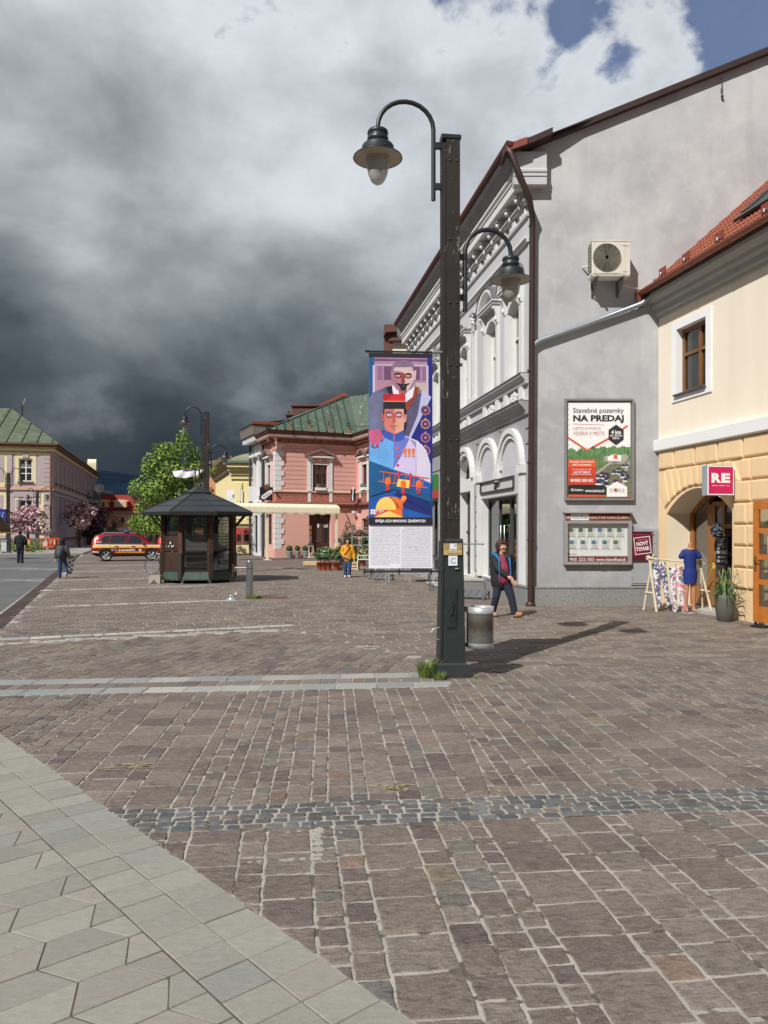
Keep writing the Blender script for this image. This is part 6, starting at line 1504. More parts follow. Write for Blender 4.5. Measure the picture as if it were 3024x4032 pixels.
blob('jacket', [((0, 0, .92), (0, 0, 1.2), .2, .215, 1.12, .8), ((0, 0, 1.2), (0, 0, 1.45), .22, .19, 1.15, .75), ((-.22, 0, 1.46), (-.315, .04, 1.2), .1, .088), ((-.315, .04, 1.2), (-.25, .18, 1.04), .085, .065), ((.22, 0, 1.46), (.315, .04, 1.2), .1, .088), ((.315, .04, 1.2), (.26, .18, 1.04), .085, .065), ((-.1, .0, 1.53), (.1, .0, 1.53), .09, .09)], .015, blkc, mn, 2)
blob('trousers', [((-.08, 0, .93), (.08, 0, .93), .15, .15, 1, .9), ((-.1, 0, .9), (-.1, .02, .5), .12, .09), ((-.1, .02, .5), (-.1, .0, .1), .088, .078), ((.1, 0, .9), (.1, .03, .5), .12, .09), ((.1, .03, .5), (.09, .03, .1), .088, .078)], .014, mat('dark_navy_jeans', rgb(28, 32, 46), .85, .2, 8), mn, 2)
for s in (-1, 1): blob('shoe', [((s*.1, -.02, .05), (s*.12, .14, .045), .05, .046)], .012, eye, mn, 1)
# walker in the shade far off
fm_ = thing('person', 'dark clad walker in the shade beside far blossom tree', 'person', (-26.2, 86, 0))
body = [((0, 0, 1.45), (0, 0, 1.6), .065, .06), ((0, 0, .9), (0, 0, 1.35), .18, .2, 1.2, .8), ((-.2, 0, 1.4), (-.28, .02, 1.1), .08, .07), ((-.28, .02, 1.1), (-.26, -.1, .85), .06, .05), ((.2, 0, 1.4), (.28, .02, 1.1), .08, .07), ((.28, .02, 1.1), (.28, -.05, .85), .06, .05), ((-.09, 0, .9), (-.12, -.1, .5), .1, .08), ((-.12, -.1, .5), (-.13, -.12, .06), .07, .055), ((.09, 0, .9), (.12, .1, .5), .1, .08), ((.12, .1, .5), (.13, .22, .1), .07, .055), ((-.13, -.12, .05), (-.13, -.26, .04), .05, .04), ((.13, .22, .08), (.13, .1, .04), .05, .04), ((0, 0, 1.72), (0, -.02, 1.66), .11, .1)]
blob('body', body, .02, [blkc, skin], fm_, 1, lambda c: 1 if c.z > 1.56 else 0)

# ================================================================== in front of the shop
mqm = mat('mannequin_tan', rgb(190, 138, 106, .85), .45, .05, 5); roy = mat('royal_blue_dress', rgb(28, 48, 118, .95), .75, .12, 7, .15, 30)
mq = thing('mannequin', 'headless mannequin in royal blue dress standing at shop doorway', 'mannequin', loc(6.90, 17.35, .0, R(-6)))
body = [((0, .0, 1.40), (0, .0, 1.545), .050, .044), ((0, 0, .90), (0, 0, 1.05), .10, .09, 1.05, .75), ((0, 0, 1.05), (0, 0, 1.33), .09, .125, 1.1, .72), ((-.13, 0, 1.38), (-.18, -.01, 1.29), .05, .048), ((.13, 0, 1.38), (.18, -.01, 1.29), .05, .048), ((-.06, 0, .80), (-.078, 0, .48), .066, .052), ((-.085, 0, .48), (-.08, .01, .12), .058, .034), ((.06, 0, .80), (.078, 0, .48), .066, .052), ((.078, 0, .48), (.08, .01, .12), .054, .034), ((-.08, .02, .10), (-.085, -.10, .05), .036, .03), ((.08, .02, .10), (.085, -.10, .05), .036, .03), ((-.08, .03, .08), (-.08, .04, .04), .03, .028), ((.08, .03, .08), (.08, .04, .04), .03, .028)]
blob('body', body, .010, mqm, mq, 2)
dr = [((0, 0, .88), (0, 0, 1.08), .15, .118, 1.02, .76), ((0, 0, 1.08), (0, 0, 1.33), .118, .145, 1.1, .74), ((-.13, 0, 1.375), (-.195, -.01, 1.27), .062, .062), ((.13, 0, 1.375), (.195, -.01, 1.27), .062, .062)]
blob('dress', dr, .011, roy, mq, 2)
mb = MB(); mb.lathe([(.138, .66), (.15, .80), (.16, .90), (.152, .98)], (0, 0, 0), roy, 26, sy=.78); mb.build('skirt', mq)
mb = MB(); mb.ball((0, -.035, 1.435), (.095, .075, .035), mqm, 14, 8); mb.build('neckline', mq)
mb = MB(); mb.lathe([(.126, 1.04), (.127, 1.075)], (0, 0, 0), roy, 22, sy=.78); mb.build('waistband', mq)
mb = MB(); mb.lathe([(.17, 0), (.17, .012), (0, .014)], (0, .02, .0), mat('glass_base', rgb(150, 156, 156), .2, .05, 3), 24); mb.build('base_plate', mq)
# birch pole rack with hanging leggings
birch = mat('birch_pole', rgb(214, 200, 170, .9), .8, .12, 6, .2, 30, speck=(rgb(110, 96, 78), 14, .66))
rk_ = thing('clothes_rack', 'rustic birch pole clothes rack outside the arched shop entrance', 'clothes rack', loc(6.15, 17.75))
mb = MB()
def stick(p, q, r): mb.tube([p, tuple((Vector(p)+Vector(q))/2+Vector((uni(-.012, .012), uni(-.01, .01), uni(-.01, .01)))), q], [r, r*.92, r*.85], birch, 8)
random.seed(12)
stick((-.10, .18, 0), (.06, -.02, 1.32), .028); stick((.06, -.22, 0), (-.02, .04, 1.25), .03); stick((-.08, .1, .42), (.06, -.12, .42), .022)
mb.build('left_trestle', rk_); mb = MB()
stick((1.22, -.45, 0), (1.02, -.22, 1.18), .028); stick((1.2, .0, 0), (1.05, -.24, 1.2), .026); stick((1.06, -.2, .5), (1.2, -.42, .48), .02)
mb.build('right_trestle', rk_); mb = MB(); stick((-.06, .0, 1.22), (1.15, -.24, 1.10), .02); stick((-.08, 0.02, 1.27), (.12, -.05, 1.19), .024); mb.build('crossbar', rk_)
def print_mat(name, cols, sc):
    m = bpy.data.materials.new(name); t = nt(m); o_ = N(t, 'ShaderNodeOutputMaterial'); b = N(t, 'ShaderNodeBsdfPrincipled'); t.links.new(b.outputs[0], o_.inputs[0])
    tc = N(t, 'ShaderNodeTexCoord').outputs['Object']; v = N(t, 'ShaderNodeTexVoronoi'); v.inputs['Scale'].default_value = sc; v.inputs['Randomness'].default_value = 1
    wv = N(t, 'ShaderNodeMix', data_type='RGBA'); t.links.new(mapv(t, tc, (1, 1, .7)), v.inputs['Vector'])
    r_ = N(t, 'ShaderNodeValToRGB'); r_.color_ramp.interpolation = 'CONSTANT'; el_ = r_.color_ramp.elements
    while len(el_) < len(cols): el_.new(.5)
    for i, (e, c) in enumerate(zip(el_, cols)): e.position = i/len(cols); e.color = (*c, 1)
    sx = N(t, 'ShaderNodeSeparateColor'); t.links.new(v.outputs['Color'], sx.inputs[0]); t.links.new(sx.outputs[0], r_.inputs[0]); t.links.new(r_.outputs[0], b.inputs['Base Color']); b.inputs['Roughness'].default_value = .85
    return m
pm1 = print_mat('grey_leaf_print', [rgb(104, 104, 130), rgb(206, 204, 214), rgb(126, 124, 150), rgb(232, 230, 234, .9), rgb(92, 90, 116)], 24)
pm2 = print_mat('floral_print', [rgb(236, 228, 230, .9), rgb(206, 92, 96), rgb(150, 176, 184), rgb(226, 186, 198), rgb(110, 112, 124), rgb(240, 236, 234, .9)], 30)
def leggings(name, label, x, y, ztop, h, m, tilt, M):
    o = thing(name, label, 'leggings', M)
    blob('fabric', [((-.09, 0, 0), (.09, 0, 0), .055, .055, 1, .6), ((-.08, 0, -.02), (-.085, 0, -.3*h), .08, .085, 1, .45), ((.08, 0, -.02), (.085, 0, -.3*h), .08, .085, 1, .45), ((-.085, 0, -.3*h), (-.09, .0, -.98*h), .08, .055, 1, .4), ((.085, 0, -.3*h), (.12, 0, -.96*h), .08, .055, 1, .4)], .012, m, o, 2)
    mb = MB(); mb.tube([(-.16, 0, .03), (.16, 0, .03)], .012, blk, 6); mb.box(-.15, -.12, -.02, .02, -.02, .05, blk); mb.box(.12, .15, -.02, .02, -.02, .05, blk); mb.tube([(0, 0, .03), (0, 0, .09), (.02, 0, .12), (0, 0, .13)], .006, blk, 5); mb.build('hanger', o)
    return o
leggings('leggings', 'grey and white leaf print leggings hanging on left end of birch rack', 0, 0, 0, .95, pm1, 0, loc(6.31, 17.66, 1.06, .12) @ Matrix.Rotation(R(-7), 4, 'Y'))
leggings('leggings', 'pink and red floral leggings hanging in middle of birch rack', 0, 0, 0, .95, pm2, 0, loc(6.62, 17.45, .97, .1) @ Matrix.Rotation(R(-4), 4, 'Y'))
# potted plant
pt_ = thing('potted_plant', 'grey green tall pot with trailing green plant beside shop door', 'potted plant', loc(6.98, 15.75))
mb = MB(); mb.lathe([(.13, 0), (.15, .02), (.19, .25), (.20, .48), (.185, .55), (.17, .55), (.165, .50), (0, .48)], (0, 0, 0), mat('olive_grey_pot', rgb(88, 88, 80), .6, .1, 5), 28); mb.build('pot', pt_)
mb = MB(); random.seed(31); lf = [mat('plant_green', rgb(92, 122, 66, .8), .6, .2, 9), mat('plant_pale', rgb(142, 160, 104, .8), .6, .2, 9), mat('plant_dark', rgb(58, 84, 46), .6, .2, 9)]
for k in range(75):
    a = uni(0, 6.28); l = uni(.18, .42); up = uni(.05, .3); w_ = uni(.008, .016); d_ = Vector((math.cos(a), math.sin(a), 0)); s = Vector((-d_.y, d_.x, 0))
    z0 = .5+(.0 if k < 50 else uni(.1, .5)); b0 = Vector((0, 0, z0))+d_*.05; p1 = b0+d_*l*.45+Vector((0, 0, up)); p2 = b0+d_*l*.8+Vector((0, 0, up*.6)); p3 = b0+d_*l+Vector((0, 0, up*.6-uni(.1, .25)))
    mb.add([b0-s*w_*.6, b0+s*w_*.6, p1+s*w_, p2+s*w_*.8, p3, p2-s*w_*.8, p1-s*w_], [(0, 1, 2, 6), (6, 2, 3, 5), (5, 3, 4)], random.choice(lf))
mb.tube([(0, 0, .5), (.03, -.02, .8), (.0, 0, 1.05)], .012, lf[0], 5); mb.build('foliage', pt_)
# ramp-like slatted boot scrapers lying on the setts
def wedge(label, x, y, rz, w_=1.0, d_=.55, h_=.26):
    o = thing('slatted_ramp', label, 'ramp', loc(x, y, 0, rz))
    mb = MB()
    for s in (-1, 1):
        mb.add([(s*w_/2-.02, -d_*.62, .0), (s*w_/2+.02, -d_*.62, 0), (s*w_/2+.02, d_*.5, h_), (s*w_/2-.02, d_*.5, h_), (s*w_/2-.02, -d_*.62, .05), (s*w_/2+.02, -d_*.62, .05), (s*w_/2+.02, d_*.5, h_+.05), (s*w_/2-.02, d_*.5, h_+.05)], [(3, 2, 1, 0), (4, 5, 6, 7), (0, 1, 5, 4), (1, 2, 6, 5), (2, 3, 7, 6), (3, 0, 4, 7)], gy_m)
        mb.box(s*w_/2-.02, s*w_/2+.02, d_*.45, d_*.5, 0, h_, gy_m)
    mb.build('frame', o)
    mb = MB()
    for k in range(3):
        a, b_ = -w_/2+.03+k*(w_-.06)/3, -w_/2+(k+1)*(w_-.06)/3
        z = lambda y_: h_*(y_+d_*.62)/(d_*1.12)+.02
        mb.add([(a, -d_*.4, z(-d_*.4)), (b_, -d_*.4, z(-d_*.4)), (b_, d_*.5, z(d_*.5)), (a, d_*.5, z(d_*.5)), (a, -d_*.4, z(-d_*.4)+.02), (b_, -d_*.4, z(-d_*.4)+.02), (b_, d_*.5, z(d_*.5)+.02), (a, d_*.5, z(d_*.5)+.02)], [(3, 2, 1, 0), (4, 5, 6, 7), (0, 1, 5, 4), (1, 2, 6, 5), (2, 3, 7, 6), (3, 0, 4, 7)], gy_m)
    mb.build('deck', o)
wedge('grey slatted metal ramp lying by the grey house entrance steps', 2.45, 20.9, R(-28), .7, .42, .2)
wedge('grey slatted metal ramp lying near the yellow jacketed woman', -.1, 28.9, R(-25), .75, .5, .24)
# ================================================================== octagonal kiosk
KX, KY = -6.75, 28.1
kroof = mat('kiosk_roof_sheet', rgb(46, 49, 51), .45, .14, 2.2, .05, 20, speck=(rgb(120, 120, 116), 9, .70))
kwood = mat('kiosk_brown_wood', rgb(84, 56, 40, .85), .6, .25, 3, .1, 24, streak=(rgb(46, 34, 28), .5, 9))
kpan = mat('kiosk_brown_panel', rgb(70, 50, 40, .85), .5, .15, 3, streak=(rgb(50, 36, 30), .5, 6))
kcop = mat('kiosk_patina_base', rgb(66, 84, 76, .8), .6, .3, 2.5, .1, 18, streak=(rgb(48, 52, 50), .6, 6))
kdark = mat('kiosk_dark_trim', rgb(48, 46, 44), .5, .15, 3)
kglass = glass_mat('kiosk_glass', (.42, .44, .44), .09)
kfrost = bpy.data.materials.new('kiosk_frosted_glass'); t = nt(kfrost)
out = N(t, 'ShaderNodeOutputMaterial'); mx = N(t, 'ShaderNodeMixShader'); b = N(t, 'ShaderNodeBsdfPrincipled'); tr = N(t, 'ShaderNodeBsdfTransparent')
b.inputs['Base Color'].default_value = (*rgb(104, 110, 106, .8), 1); b.inputs['Roughness'].default_value = .25; tr.inputs[0].default_value = (.5, .54, .5, 1); mx.inputs[0].default_value = .55
t.links.new(tr.outputs[0], mx.inputs[1]); t.links.new(b.outputs[0], mx.inputs[2]); t.links.new(mx.outputs[0], out.inputs[0])
ki = thing('kiosk', 'octagonal brown glazed kiosk with dark pointed roof on the square', 'kiosk', loc(KX, KY, 0, R(8)))
KR = 1.30
def oct_(r, k, off=22.5): return (r*math.cos(R(off+45*k)), r*math.sin(R(off+45*k)))
mb = MB()
mb.lathe([(2.06, 2.44), (2.08, 2.51), (2.04, 2.54), (.46, 3.21), (.44, 3.27), (.50, 3.24), (.10, 3.48), (.07, 3.56)], (0, 0, 0), kroof, 8, False, R(22.5))
mb.lathe([(1.0, 2.50), (2.0, 2.45), (2.06, 2.40), (2.06, 2.43)], (0, 0, 0), kdark, 8, False, R(22.5))
for k in range(8):
    a = oct_(2.05, k); b_ = oct_(.47, k); mb.tube([(a[0], a[1], 2.54), (b_[0], b_[1], 3.215)], .022, kroof, 5)
mb.build('roof', ki)
mb = MB()
for f, z in ((.72, 0), (.42, 0)):     # sheet joints
    pts = [Vector((*oct_(2.04+( .46-2.04)*(1-f) if False else .46+(2.04-.46)*f, k), 3.21-.67*f+.012)) for k in range(9)]
    mb.tube(pts, .007, kdark, 4)
mb.build('roof_seam', ki)
mb = MB(); mb.lathe([(.07, 3.54), (.045, 3.6), (.045, 3.77), (.06, 3.79), (.03, 3.82), (.03, 4.04), (.05, 4.07), (0, 4.12)], (0, 0, 0), kdark, 10); mb.tube([(-.14, .02, 3.42), (-.14, .02, 4.1), (-.10, .02, 4.14)], .028, kdark, 6); mb.build('finial', ki)
for k in range(8):
    mb = MB(); c = oct_(KR, k); mb.cbox((c[0], c[1], 1.35), (.16, .16, 2.3), kwood, R(22.5+45*k)); mb.cbox((c[0]*1.035, c[1]*1.035, .62), (.13, .13, .9), kdark, R(22.5+45*k))
    o = oct_(2.0, k); mb.tube([(c[0]*1.04, c[1]*1.04, 1.95), (o[0]*.9, o[1]*.9, 2.44)], .028, kdark, 6)
    mb.build('post', ki)
def side(k):      # frame on the side between posts k and k+1
    a, b_ = Vector(oct_(KR, k)), Vector(oct_(KR, k+1)); d = (b_-a); L_ = d.length; d.normalize()
    nrm = Vector((-d.y, d.x)); cen = (a+b_)/2
    # right-handed frame with x to the right seen from outside, y inwards
    if nrm.dot(cen) > 0: nrm = -nrm; d = d
    x = Vector((-nrm.y*-1, nrm.x*-1)); x = Vector((nrm.y, -nrm.x))
    o = cen-x*(L_/2)
    return Matrix(((x.x, nrm.x, 0, o.x), (x.y, nrm.y, 0, o.y), (0, 0, 1, 0), (0, 0, 0, 1))), L_
frost_k = {4, 5, 6, 2}
for k in range(8):
    M, L_ = side(k); a, b_ = .07, L_-.07
    mb = MB(M); mb.extr([(-.10, .12), (-.10, .16), (-.02, .40), (.06, .40), (.06, .12)], .0, L_, kcop); mb.build('base_panel', ki)
    solid = (k == 4)
    mb = MB(M)
    for z0, z1 in ((.40, .47), (1.13, 1.17), (2.36, 2.46)): mb.box(a, b_, -.01, .03, z0, z1, kdark)
    for x in (a, b_-.04): mb.box(x, x+.04, -.012, .028, .47, 2.36, kdark)
    if not solid:
        for z in (.58, .72, .95): mb.box(a+.04, b_-.04, -.02, -.008, z, z+.012, anth)
        for i in range(9): mb.box(a+.04, b_-.04, .006, .018, 1.30+i*.115, 1.312+i*.115, kdark)
    fr = mb.build('window_frame', ki)
    if solid:
        mb = MB(M)
        for z0, z1 in ((.45, 1.10), (1.16, 1.66)):
            c = ((a+b_)/2, -.035, (z0+z1)/2)
            q = [(a, 0, z0), (b_, 0, z0), (b_, 0, z1), (a, 0, z1)]
            for i in range(4): mb.add([q[i], q[(i+1) % 4], c], [(0, 1, 2)], kpan)
        mb.build('panel', fr)
        mb = MB(M)
        for x, z, s in ((.45, 1.42, .035), (.36, 1.30, .025), (.53, 1.30, .03), (.62, 1.32, .025), (.25, 1.3, .015)): mb.prism([(x-s, z-s), (x+s*.7, z-s*1.1), (x+s, z+s), (x-s*.6, z+s*1.2)], -.045, -.04, wht)
        mb.build('paper_scraps', fr)
        mb = MB(M); mb.poly([(a, .01, 1.68), (b_, .01, 1.68), (b_, .01, 2.36), (a, .01, 2.36)], kglass); mb.build('pane', fr)
    else:
        mb = MB(M); mb.poly([(a, .01, .47), (b_, .01, .47), (b_, .01, 1.14), (a, .01, 1.14)], kglass)
        if k in frost_k: mb.poly([(a, .01, 1.17), (b_, .01, 1.17), (b_, .01, 1.76), (a, .01, 1.76)], kfrost); mb.poly([(a, .01, 1.76), (b_, .01, 1.76), (b_, .01, 2.36), (a, .01, 2.36)], kglass)
        else: mb.poly([(a, .01, 1.17), (b_, .01, 1.17), (b_, .01, 2.36), (a, .01, 2.36)], kglass)
        mb.build('pane', fr)
mb = MB(); mb.lathe([(1.2, .30), (1.2, .36), (0, .36)], (0, 0, 0), kdark, 8, False, R(22.5)); mb.lathe([(1.25, 2.44), (0, 2.46)], (0, 0, 0), kdark, 8, False, R(22.5))
mb.build('floor_and_ceiling', ki)
for k in range(8):
    c = oct_(1.22, k); mb = MB(); mb.tube([(c[0], c[1], 0), (c[0], c[1], .14)], .06, cap, 8); mb.build('foot', ki)
mb = MB(); mb.box(-.35, .2, .35, .6, .36, 1.05, kpan); mb.box(-.4, .25, .3, .65, 1.05, 1.09, white_fr); mb.box(.5, .75, -.3, .0, .36, .75, white_fr); mb.build('counter', ki)
# concrete foot block beside it
cbk = thing('concrete_block', 'pale notched concrete block beside the kiosk foot', 'block', loc(-8.05, 27.1, 0, R(4)))
mb = MB(); conc = mat('pale_concrete', rgb(178, 172, 156, .85), .9, .1, 4, .2, 50)
mb.prism([(-.20, 0), (-.14, 0), (0, .14), (.12, 0), (.19, 0), (.19, .28), (-.17, .28), (-.20, .25)], -.15, .15, conc); mb.build('block', cbk)

# second lamp post behind the kiosk
l2 = thing('street_lamp', 'weathered timber lamp post with two lanterns rising behind the kiosk', 'street lamp', loc(-7.62, 33.0, 0, R(6)))
lamp_post(l2, 6.87, 1.72, ((-.215, 5.9, 6.80, 7.15, -.90, 6.75, -1), (-.90, 6.42, .29)), ((.20, 4.5, 5.25, 5.55, .80, 5.3, 1), (.80, 4.95, .27)))
mb = MB(); mb.box(-.24, -.15, -.1, .1, 3.9, 5.6, cast); mb.tube([(-.8, -.1, 4.66), (-.12, -.1, 4.62)], .012, lampblk, 6); mb.build('banner_arm', l2)
fl = thing('flag', 'white and blue flag crumpled up against the lamp post behind kiosk', 'flag', loc(-7.62, 32.9, 0))
mb = MB(); n1_, n2_ = 14, 10; vs = []
for j in range(n2_+1):
    for i in range(n1_+1):
        f, g = i/n1_, j/n2_
        x = -1.42+1.3*f; zt = 4.42+.06*f; sag = .34*math.sin(math.pi*min(1, f*.62+.25))**1.4*g if f > .02 else 0
        vs.append((x+.12*g*math.sin(f*3), -.12+.06*math.sin(f*17+g*3)*g, zt-sag-.02*math.sin(f*9)))
fb = mat('flag_blue', rgb(58, 76, 140, .9), .8, .1, 5); fr2 = mat('flag_red', rgb(190, 60, 62, .9), .8, .1, 5)
for j in range(n2_):
    for i in range(n1_):
        m_ = fb if (j < 2 and i > 4) else (fr2 if (j == 2 and 5 < i < 9) else wht)
        mb.add([vs[j*(n1_+1)+i], vs[j*(n1_+1)+i+1], vs[(j+1)*(n1_+1)+i+1], vs[(j+1)*(n1_+1)+i]], [(0, 1, 2, 3)], m_, True)
mb.build('cloth', fl)

# steel bollard with a side tap, dog bowl
bo = thing('bollard', 'round stainless steel bollard with side arm in front of kiosk', 'bollard', loc(-3.72, 21.3))
mb = MB(); mb.lathe([(.095, 0), (.095, 1.0), (.09, 1.02), (0, 1.025)], (0, 0, 0), stl, 24); mb.lathe([(.097, .80), (.097, .82)], (0, 0, 0), anth, 24); mb.build('post', bo)
mb = MB(); mb.tube([(-.09, 0, .82), (-.40, .0, .82)], .028, stl, 8); mb.tube([(-.40, 0, .88), (-.40, 0, .72)], .022, stl, 8); mb.tube([(-.2, 0, .80), (-.09, 0, .66)], .012, stl, 6); mb.build('arm', bo)
db = thing('dog_bowl', 'shiny metal dog bowl on the setts beside steel bollard', 'bowl', loc(-4.12, 20.85))
mb = MB(); mb.lathe([(.16, 0), (.15, .02), (.10, .09), (.11, .10), (.09, .09), (.06, .04), (0, .035)], (0, 0, 0), mat('polished_steel', rgb(220, 222, 224), .12, .05, 5, metal=.85), 20); mb.build('dish', db)
mb = MB(); mb.tube([(.1, .02, .12), (.12, .03, .16)], .03, wht, 8); mb.build('lump', db)

# bicycle leaning at the kiosk
bk = thing('bicycle', 'silver bicycle parked behind the kiosk, front wheel showing', 'bicycle', loc(-9.87, 32.8, 0, R(-12)))
mb = MB(); tyre = mat('black_tyre', rgb(30, 30, 30), .8, .1, 9); silv = mat('silver_paint', rgb(186, 190, 194), .3, .06, 5, metal=.5)
def wheel_(x, nm):
    m1 = MB(); pts = [(x+.345*math.cos(R(a)), 0, .36+.345*math.sin(R(a))) for a in range(0, 361, 12)]; m1.tube(pts, .017, tyre, 6); w_ = m1.build(nm, bk)
    m2 = MB(); m2.tube([(x+.325*math.cos(R(a)), 0, .36+.325*math.sin(R(a))) for a in range(0, 361, 12)], .008, silv, 5)
    for a in range(0, 360, 24): m2.tube([(x, .02*(-1)**(a//24), .36), (x+.325*math.cos(R(a)), 0, .36+.325*math.sin(R(a)))], .0028, silv, 3)
    m2.tube([(x, -.04, .36), (x, .04, .36)], .02, silv, 6); m2.build('rim', w_)
wheel_(0, 'wheel'); wheel_(1.05, 'wheel')
mb = MB()
for p, q, r_ in (((.0, 0, .36), (.16, 0, .80), .015), ((.16, 0, .8), (.22, 0, .98), .02), ((.2, 0, .92), (.62, 0, .35), .018), ((.19, 0, .88), (.68, 0, .82), .016), ((.62, 0, .35), (.70, 0, .92), .016), ((.62, 0, .35), (1.05, 0, .36), .012), ((.69, 0, .84), (1.05, 0, .36), .011)): mb.tube([p, q], r_, silv, 8)
mb.build('frame', bk)
mb = MB(); mb.tube([(.22, 0, .98), (.20, 0, 1.06)], .014, blk, 6); mb.tube([(.12, -.28, 1.04), (.2, -.14, 1.07), (.20, 0, 1.06), (.2, .14, 1.07), (.12, .28, 1.04)], .015, blk, 6); mb.ball((.12, 0, 1.0), (.05, .05, .05), blk, 8, 5); mb.build('handlebar', bk)
mb = MB(); mb.cbox((.72, 0, .96), (.26, .13, .05), blk); mb.build('saddle', bk)

# ================================================================== pink corner house
pinkw = mat('pink_plaster', rgb(212, 162, 152, .97), .9, .07, .5, .08, 14); pinkl = mat('pink_lower_plaster', rgb(216, 167, 154, .97), .9, .06, .5)
pinkd = mat('pink_trim_dark', rgb(158, 104, 94, .85), .85, .08, 1); redw = mat('oxblood_timber', rgb(84, 46, 40, .8), .5, .15, 3)
green_r = mat('verdigris_copper', rgb(104, 120, 104, .66), .6, .2, .8, 0, streak=(rgb(76, 92, 80), .7, 1.4), speck=(rgb(122, 136, 116), 2.2, .62))
rust = mat('rust_stain', rgb(140, 98, 66, .8), .8, .25, 5)
PF = Frame((-7.42, 52.4), (.92, .39))
PW_o = PF.w(5.95, 0); PW = Frame((PW_o.x, PW_o.y), (.39, -.92))
PLo = PF.w(0, 0); PL = Frame((PLo.x, PLo.y), (.39, -.92))     # left flank: x from -6.5 (far) to 0 at the corner
ph = thing('corner_house', 'salmon pink corner house with green copper roof and white quoins', 'building', PF.M)
iP = PF.M.inverted(); MW = iP @ PW.M; ML = iP @ PL.M
DX0, DX1 = 2.42, 4.05      # doorway
mb = MB(); pierced(mb, 0, 5.95, 4.5, 8.0, [(2.70, 3.72, 4.62, 6.45, 0)], pinkw, 0, .2)
pierced(mb, 0, 5.95, 0, 4.5, [(DX0, DX1, 0, 3.1, 0)], pinkl, 0, .5)
mb.M = MW; pierced(mb, 0, 12, 4.5, 8.0, [(1.1+1.7*k, 2.0+1.7*k, 4.62, 6.45, 0) for k in range(6)], pinkw, 0, .2); pierced(mb, 0, 12, 0, 4.5, [(1.0, 2.4, .6, 2.7, 0), (3.1, 4.5, .6, 2.7, 0), (5.2, 6.6, .6, 2.7, 0)], pinkl, 0, .3)
mb.M = ML; pierced(mb, -2.7, 0, 4.5, 8.0, [(-1.9, -1.1, 4.62, 6.45, 0)], pinkw, 0, .2); pierced(mb, -2.7, 0, 0, 4.5, [(-2.1, -.9, .9, 3.0, 0)], pinkl, 0, .25)
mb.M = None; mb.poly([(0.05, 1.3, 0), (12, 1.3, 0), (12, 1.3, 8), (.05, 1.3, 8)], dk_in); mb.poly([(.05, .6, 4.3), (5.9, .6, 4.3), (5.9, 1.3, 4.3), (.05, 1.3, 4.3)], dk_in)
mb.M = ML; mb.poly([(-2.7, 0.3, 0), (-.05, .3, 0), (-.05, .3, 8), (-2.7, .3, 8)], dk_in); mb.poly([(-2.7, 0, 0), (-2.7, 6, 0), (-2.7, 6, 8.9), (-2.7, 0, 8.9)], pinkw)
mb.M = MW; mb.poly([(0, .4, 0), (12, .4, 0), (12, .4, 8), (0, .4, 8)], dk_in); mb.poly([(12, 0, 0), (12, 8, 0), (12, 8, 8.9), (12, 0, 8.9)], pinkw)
mb.build('wall', ph)
# horizontal rustic joints of the upper storey, base plinth
for a, b_ in ((.62, 2.2), (4.25, 5.9)):
    mb = MB()
    for k in range(10): mb.box(a, b_, -.008, .002, 4.75+k*.31, 4.772+k*.31, pinkd)
    mb.build('wall_joints', ph)
mb = MB(); mb.box(0, DX0, -.06, 0, 0, .58, pinkl); mb.box(DX1, 5.9, -.06, 0, 0, .58, pinkl); mb.M = ML; mb.box(-2.7, .02, -.06, 0, 0, .58, pinkl); mb.build('plinth', ph)
for z0, n, h in ((4.62, 10, .335), (.60, 9, .355)):      # white quoins
    for k in range(n):
        mb = MB(); l = .62 if k % 2 else .44; g = .02
        mb.box(-.03, l, -.05, 0, z0+k*h, z0+(k+1)*h-g, white_tr); mb.M = ML; mb.box(-l*.6, .03, -.05, 0, z0+k*h, z0+(k+1)*h-g, white_tr); mb.build('quoin', ph)
# string course with balustrade panels, cornice
def run(mb, prof, M, x0, x1, m):
    mb.M = M; mb.extr(prof, x0, x1, m); mb.M = None
mb = MB()
for M, a, b_ in ((None, -.3, 5.9), (MW, .05, 12), (ML, -2.7, .3)):
    run(mb, [(0, 3.45), (-.1, 3.5), (-.12, 3.6), (-.3, 3.66), (-.32, 3.74), (0, 3.82)], M, a, b_, pinkd); run(mb, [(0, 4.50), (-.10, 4.50), (-.12, 4.56), (0, 4.58)], M, a*.3, b_, ochre_l)
mb.build('string_course', ph)
mb = MB(); fringe = mat('carved_panel', rgb(176, 112, 96, .9), .95, .35, 9, .9, 12)
for M, a, b_ in ((None, 0.05, 5.9), (MW, .05, 12), (ML, -2.7, -.05)):
    mb.M = M; mb.box(a, b_, -.04, 0, 3.84, 4.48, fringe)
    n = int((b_-a)*9)
    for i in range(n): mb.box(a+i/9+.02, a+i/9+.06, -.06, -.041, 4.30+.05*math.sin(i*1.7), 4.47, pinkd)
mb.build('balustrade_panel', ph)
mb = MB()
for M, a, b_ in ((None, -.55, 5.8), (MW, .1, 12), (ML, -2.7, .5)):
    run(mb, [(0, 7.35), (-.04, 7.35), (-.07, 7.46), (-.03, 7.5), (-.03, 7.72), (-.1, 7.74), (-.12, 7.86), (0, 7.9)], M, a*.25, b_, pinkw)
    run(mb, [(0, 7.9), (-.16, 7.9), (-.2, 8.1), (-.5, 8.12), (-.52, 8.2), (0, 8.22)], M, a, b_, pinkd)
    run(mb, [(0, 8.2), (-.54, 8.2), (-.60, 8.36), (0, 8.4)], M, a*1.1, b_, mat('cornice_grey', rgb(196, 178, 166, .9), .8, .06, 2)); run(mb, [(0, 8.36), (-.56, 8.36), (-.62, 8.5), (-.66, 8.62), (0, 8.62)], M, a*1.2, b_, redw)
mb.build('cornice', ph)
mb = MB(); x = .1
